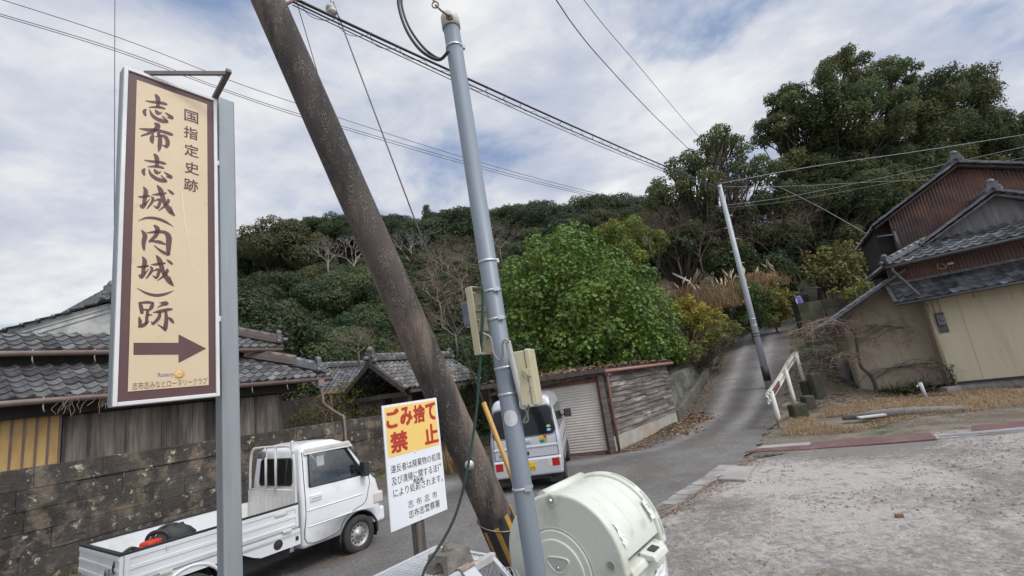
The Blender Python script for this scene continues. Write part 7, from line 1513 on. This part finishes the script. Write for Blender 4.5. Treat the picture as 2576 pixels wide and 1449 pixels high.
mb = MB(); mb.add([rb_(-.66, .80, .0), rb_(.66, .80, .0), rb_(.66, .835, .016), rb_(-.66, .835, .016), rb_(.66, .87, .0), rb_(-.66, .87, .0)], [(0, 1, 2, 3), (3, 2, 4, 5)]); mb.build('tailgate_crease', m_silver, t, **LW)
mb = MB(); mb.box((-.03, -.70, .29), (.2, .70, .625)); bp_ = mb.build('bumper', m_silver, t, bevel=.04, seg=3, **LW)
for sg in (-1, 1):
    l = thing('tail_lamp', None, None, (0, 0, 0)); l.parent = t
    mb = MB(); mb.box((-.034, min(sg * .5, sg * .65), .44), (.0, max(sg * .5, sg * .65), .59)); mb.build('red_lens', m_lred, l, bevel=.006, **LW); mb = MB(); mb.box((-.034, min(sg * .41, sg * .495), .44), (.0, max(sg * .41, sg * .495), .59)); mb.build('clear_lens', m_lclr, l, bevel=.006, **LW)
mb = MB(); mb.box((-.04, -.165, .40), (-.031, .165, .565)); pl = mb.build('number_plate', shade('plate_yellow', (.72, .47, .02), rough=.4), t, bevel=.004, **LW)
mb = MB(); put_text(mb, '66', V(-.0415, 0, 0), V(0, -1, 0), ZZ, .045, .415, .105, .075, off=.0); put_text(mb, '80', V(-.0415, 0, 0), V(0, -1, 0), ZZ, .0, .51, .06, .035, off=-.01); mb.build('plate_digits', m_ink, pl, **LW)
mb = MB(); mb.box((.015, -.12, .92), (.04, .12, .99)); mb.build('tailgate_handle', m_silver, t, bevel=.012, **LW); mb = MB(); mb.box((.01, -.06, .69), (.028, .02, .76)); mb.build('handle_recess', m_trim, t, bevel=.008, **LW)
CE = (-.38, .965)
for k, (nm, col) in enumerate((('red', (.45, .03, .03)), ('lime', (.2, .38, .06)), ('green', (.03, .17, .08)), ('gold', (.62, .4, .04)))):
    a = pi / 4 - k * pi / 2; mb = MB(); cy_, cz_ = CE[0] - .043 * cos(a), CE[1] + .043 * sin(a); mb.add([rb_(cy_ - .047 * cos(q), cz_ + .047 * sin(q) , .004 + .0006 * k) for q in [i * pi / 9 for i in range(18)]], [list(range(18))]); mb.build('four_colour_emblem', shade('emblem_' + nm, col, rough=.4), t, **LW)
for z, col in ((1.2, (.2, .5, .16)), (1.13, (.2, .45, .7))): mb = MB(); mb.add([rb_(-.52 - .045 * cos(q), z + .026 * sin(q), .0065) for q in [i * pi / 8 for i in range(16)]], [list(range(16))]); mb.build('window_sticker', shade('sticker%d' % int(z * 100), col, rough=.5), t, **LW)
mb = MB(); mb.box((.02, .44, .70), (.0285, .56, .705)); mb.box((.02, .46, .73), (.0285, .56, .738)); mb.build('small_badge', m_seam, t, **LW)
mb = MB()
for x0, x1, z0, z1, sl in ((.32, 1.25, 1.1, 1.56, 0), (1.33, 2.15, 1.1, 1.56, 0), (2.22, 3.0, 1.08, 1.54, .3)):
    for sg in (-1, 1):
        f = lambda x, z: V(x, sg * (itp(hv, z) + .005), z); n = 4
        for k in range(n): za, zb2 = lerp(z0, z1, k / n), lerp(z0, z1, (k + 1) / n); mb.add([f(x0, za), f(x1 - sl * k / n, za), f(x1 - sl * (k + 1) / n, zb2), f(x0, zb2)], [(0, 1, 2, 3)], 0, True)
mb.add([V(itp(xf, z) + .005, y, z) for y, z in ((-.6, 1.12), (.6, 1.12), (.55, 1.65), (-.55, 1.65))], [(0, 1, 2, 3)]); mb.build('side_window', m_dglass, t, **LW)
mb = MB()
for x in (1.29, 2.18): mb.tube([V(x, -(itp(hv, z)), z) for z in (.45, .8, 1.1, 1.4, 1.7)], .006, 5)
mb.tube([V(x, -.737, .82) for x in (.5, 1.3, 2.2, 2.8)], .006, 5); mb.build('door_seam', m_seam, t, **LW)
mb = MB(); mb.obox(V(2.78, -.84, 1.2), V(.95, .2, 0), V(-.2, .95, 0), ZZ, (-.06, -.1, -.1), (.06, .08, .1)); mb.tube([(2.85, -.72, 1.15), (2.8, -.82, 1.16)], .02, 6); mb.build('wing_mirror', m_trim, t, bevel=.03, **LW)
mb = MB(); mb.box((.1, -.55, .2), (.3, .55, .3)); mb.box((.3, -.3, .22), (3.1, .3, .34)); mb.box((.4, -.6, .22), (.54, .6, .32)); mb.box((.1, -.66, .12), (.12, -.42, .3)); mb.box((.1, .42, .12), (.12, .66, .3)); mb.build('underbody', m_trim, t, **LW)
for x in (.47, 2.9):
    for y in (-.66, .66): wheel(t, x, y, .27, y)
print('objects', len(bpy.data.objects), 'hill trees', NT)
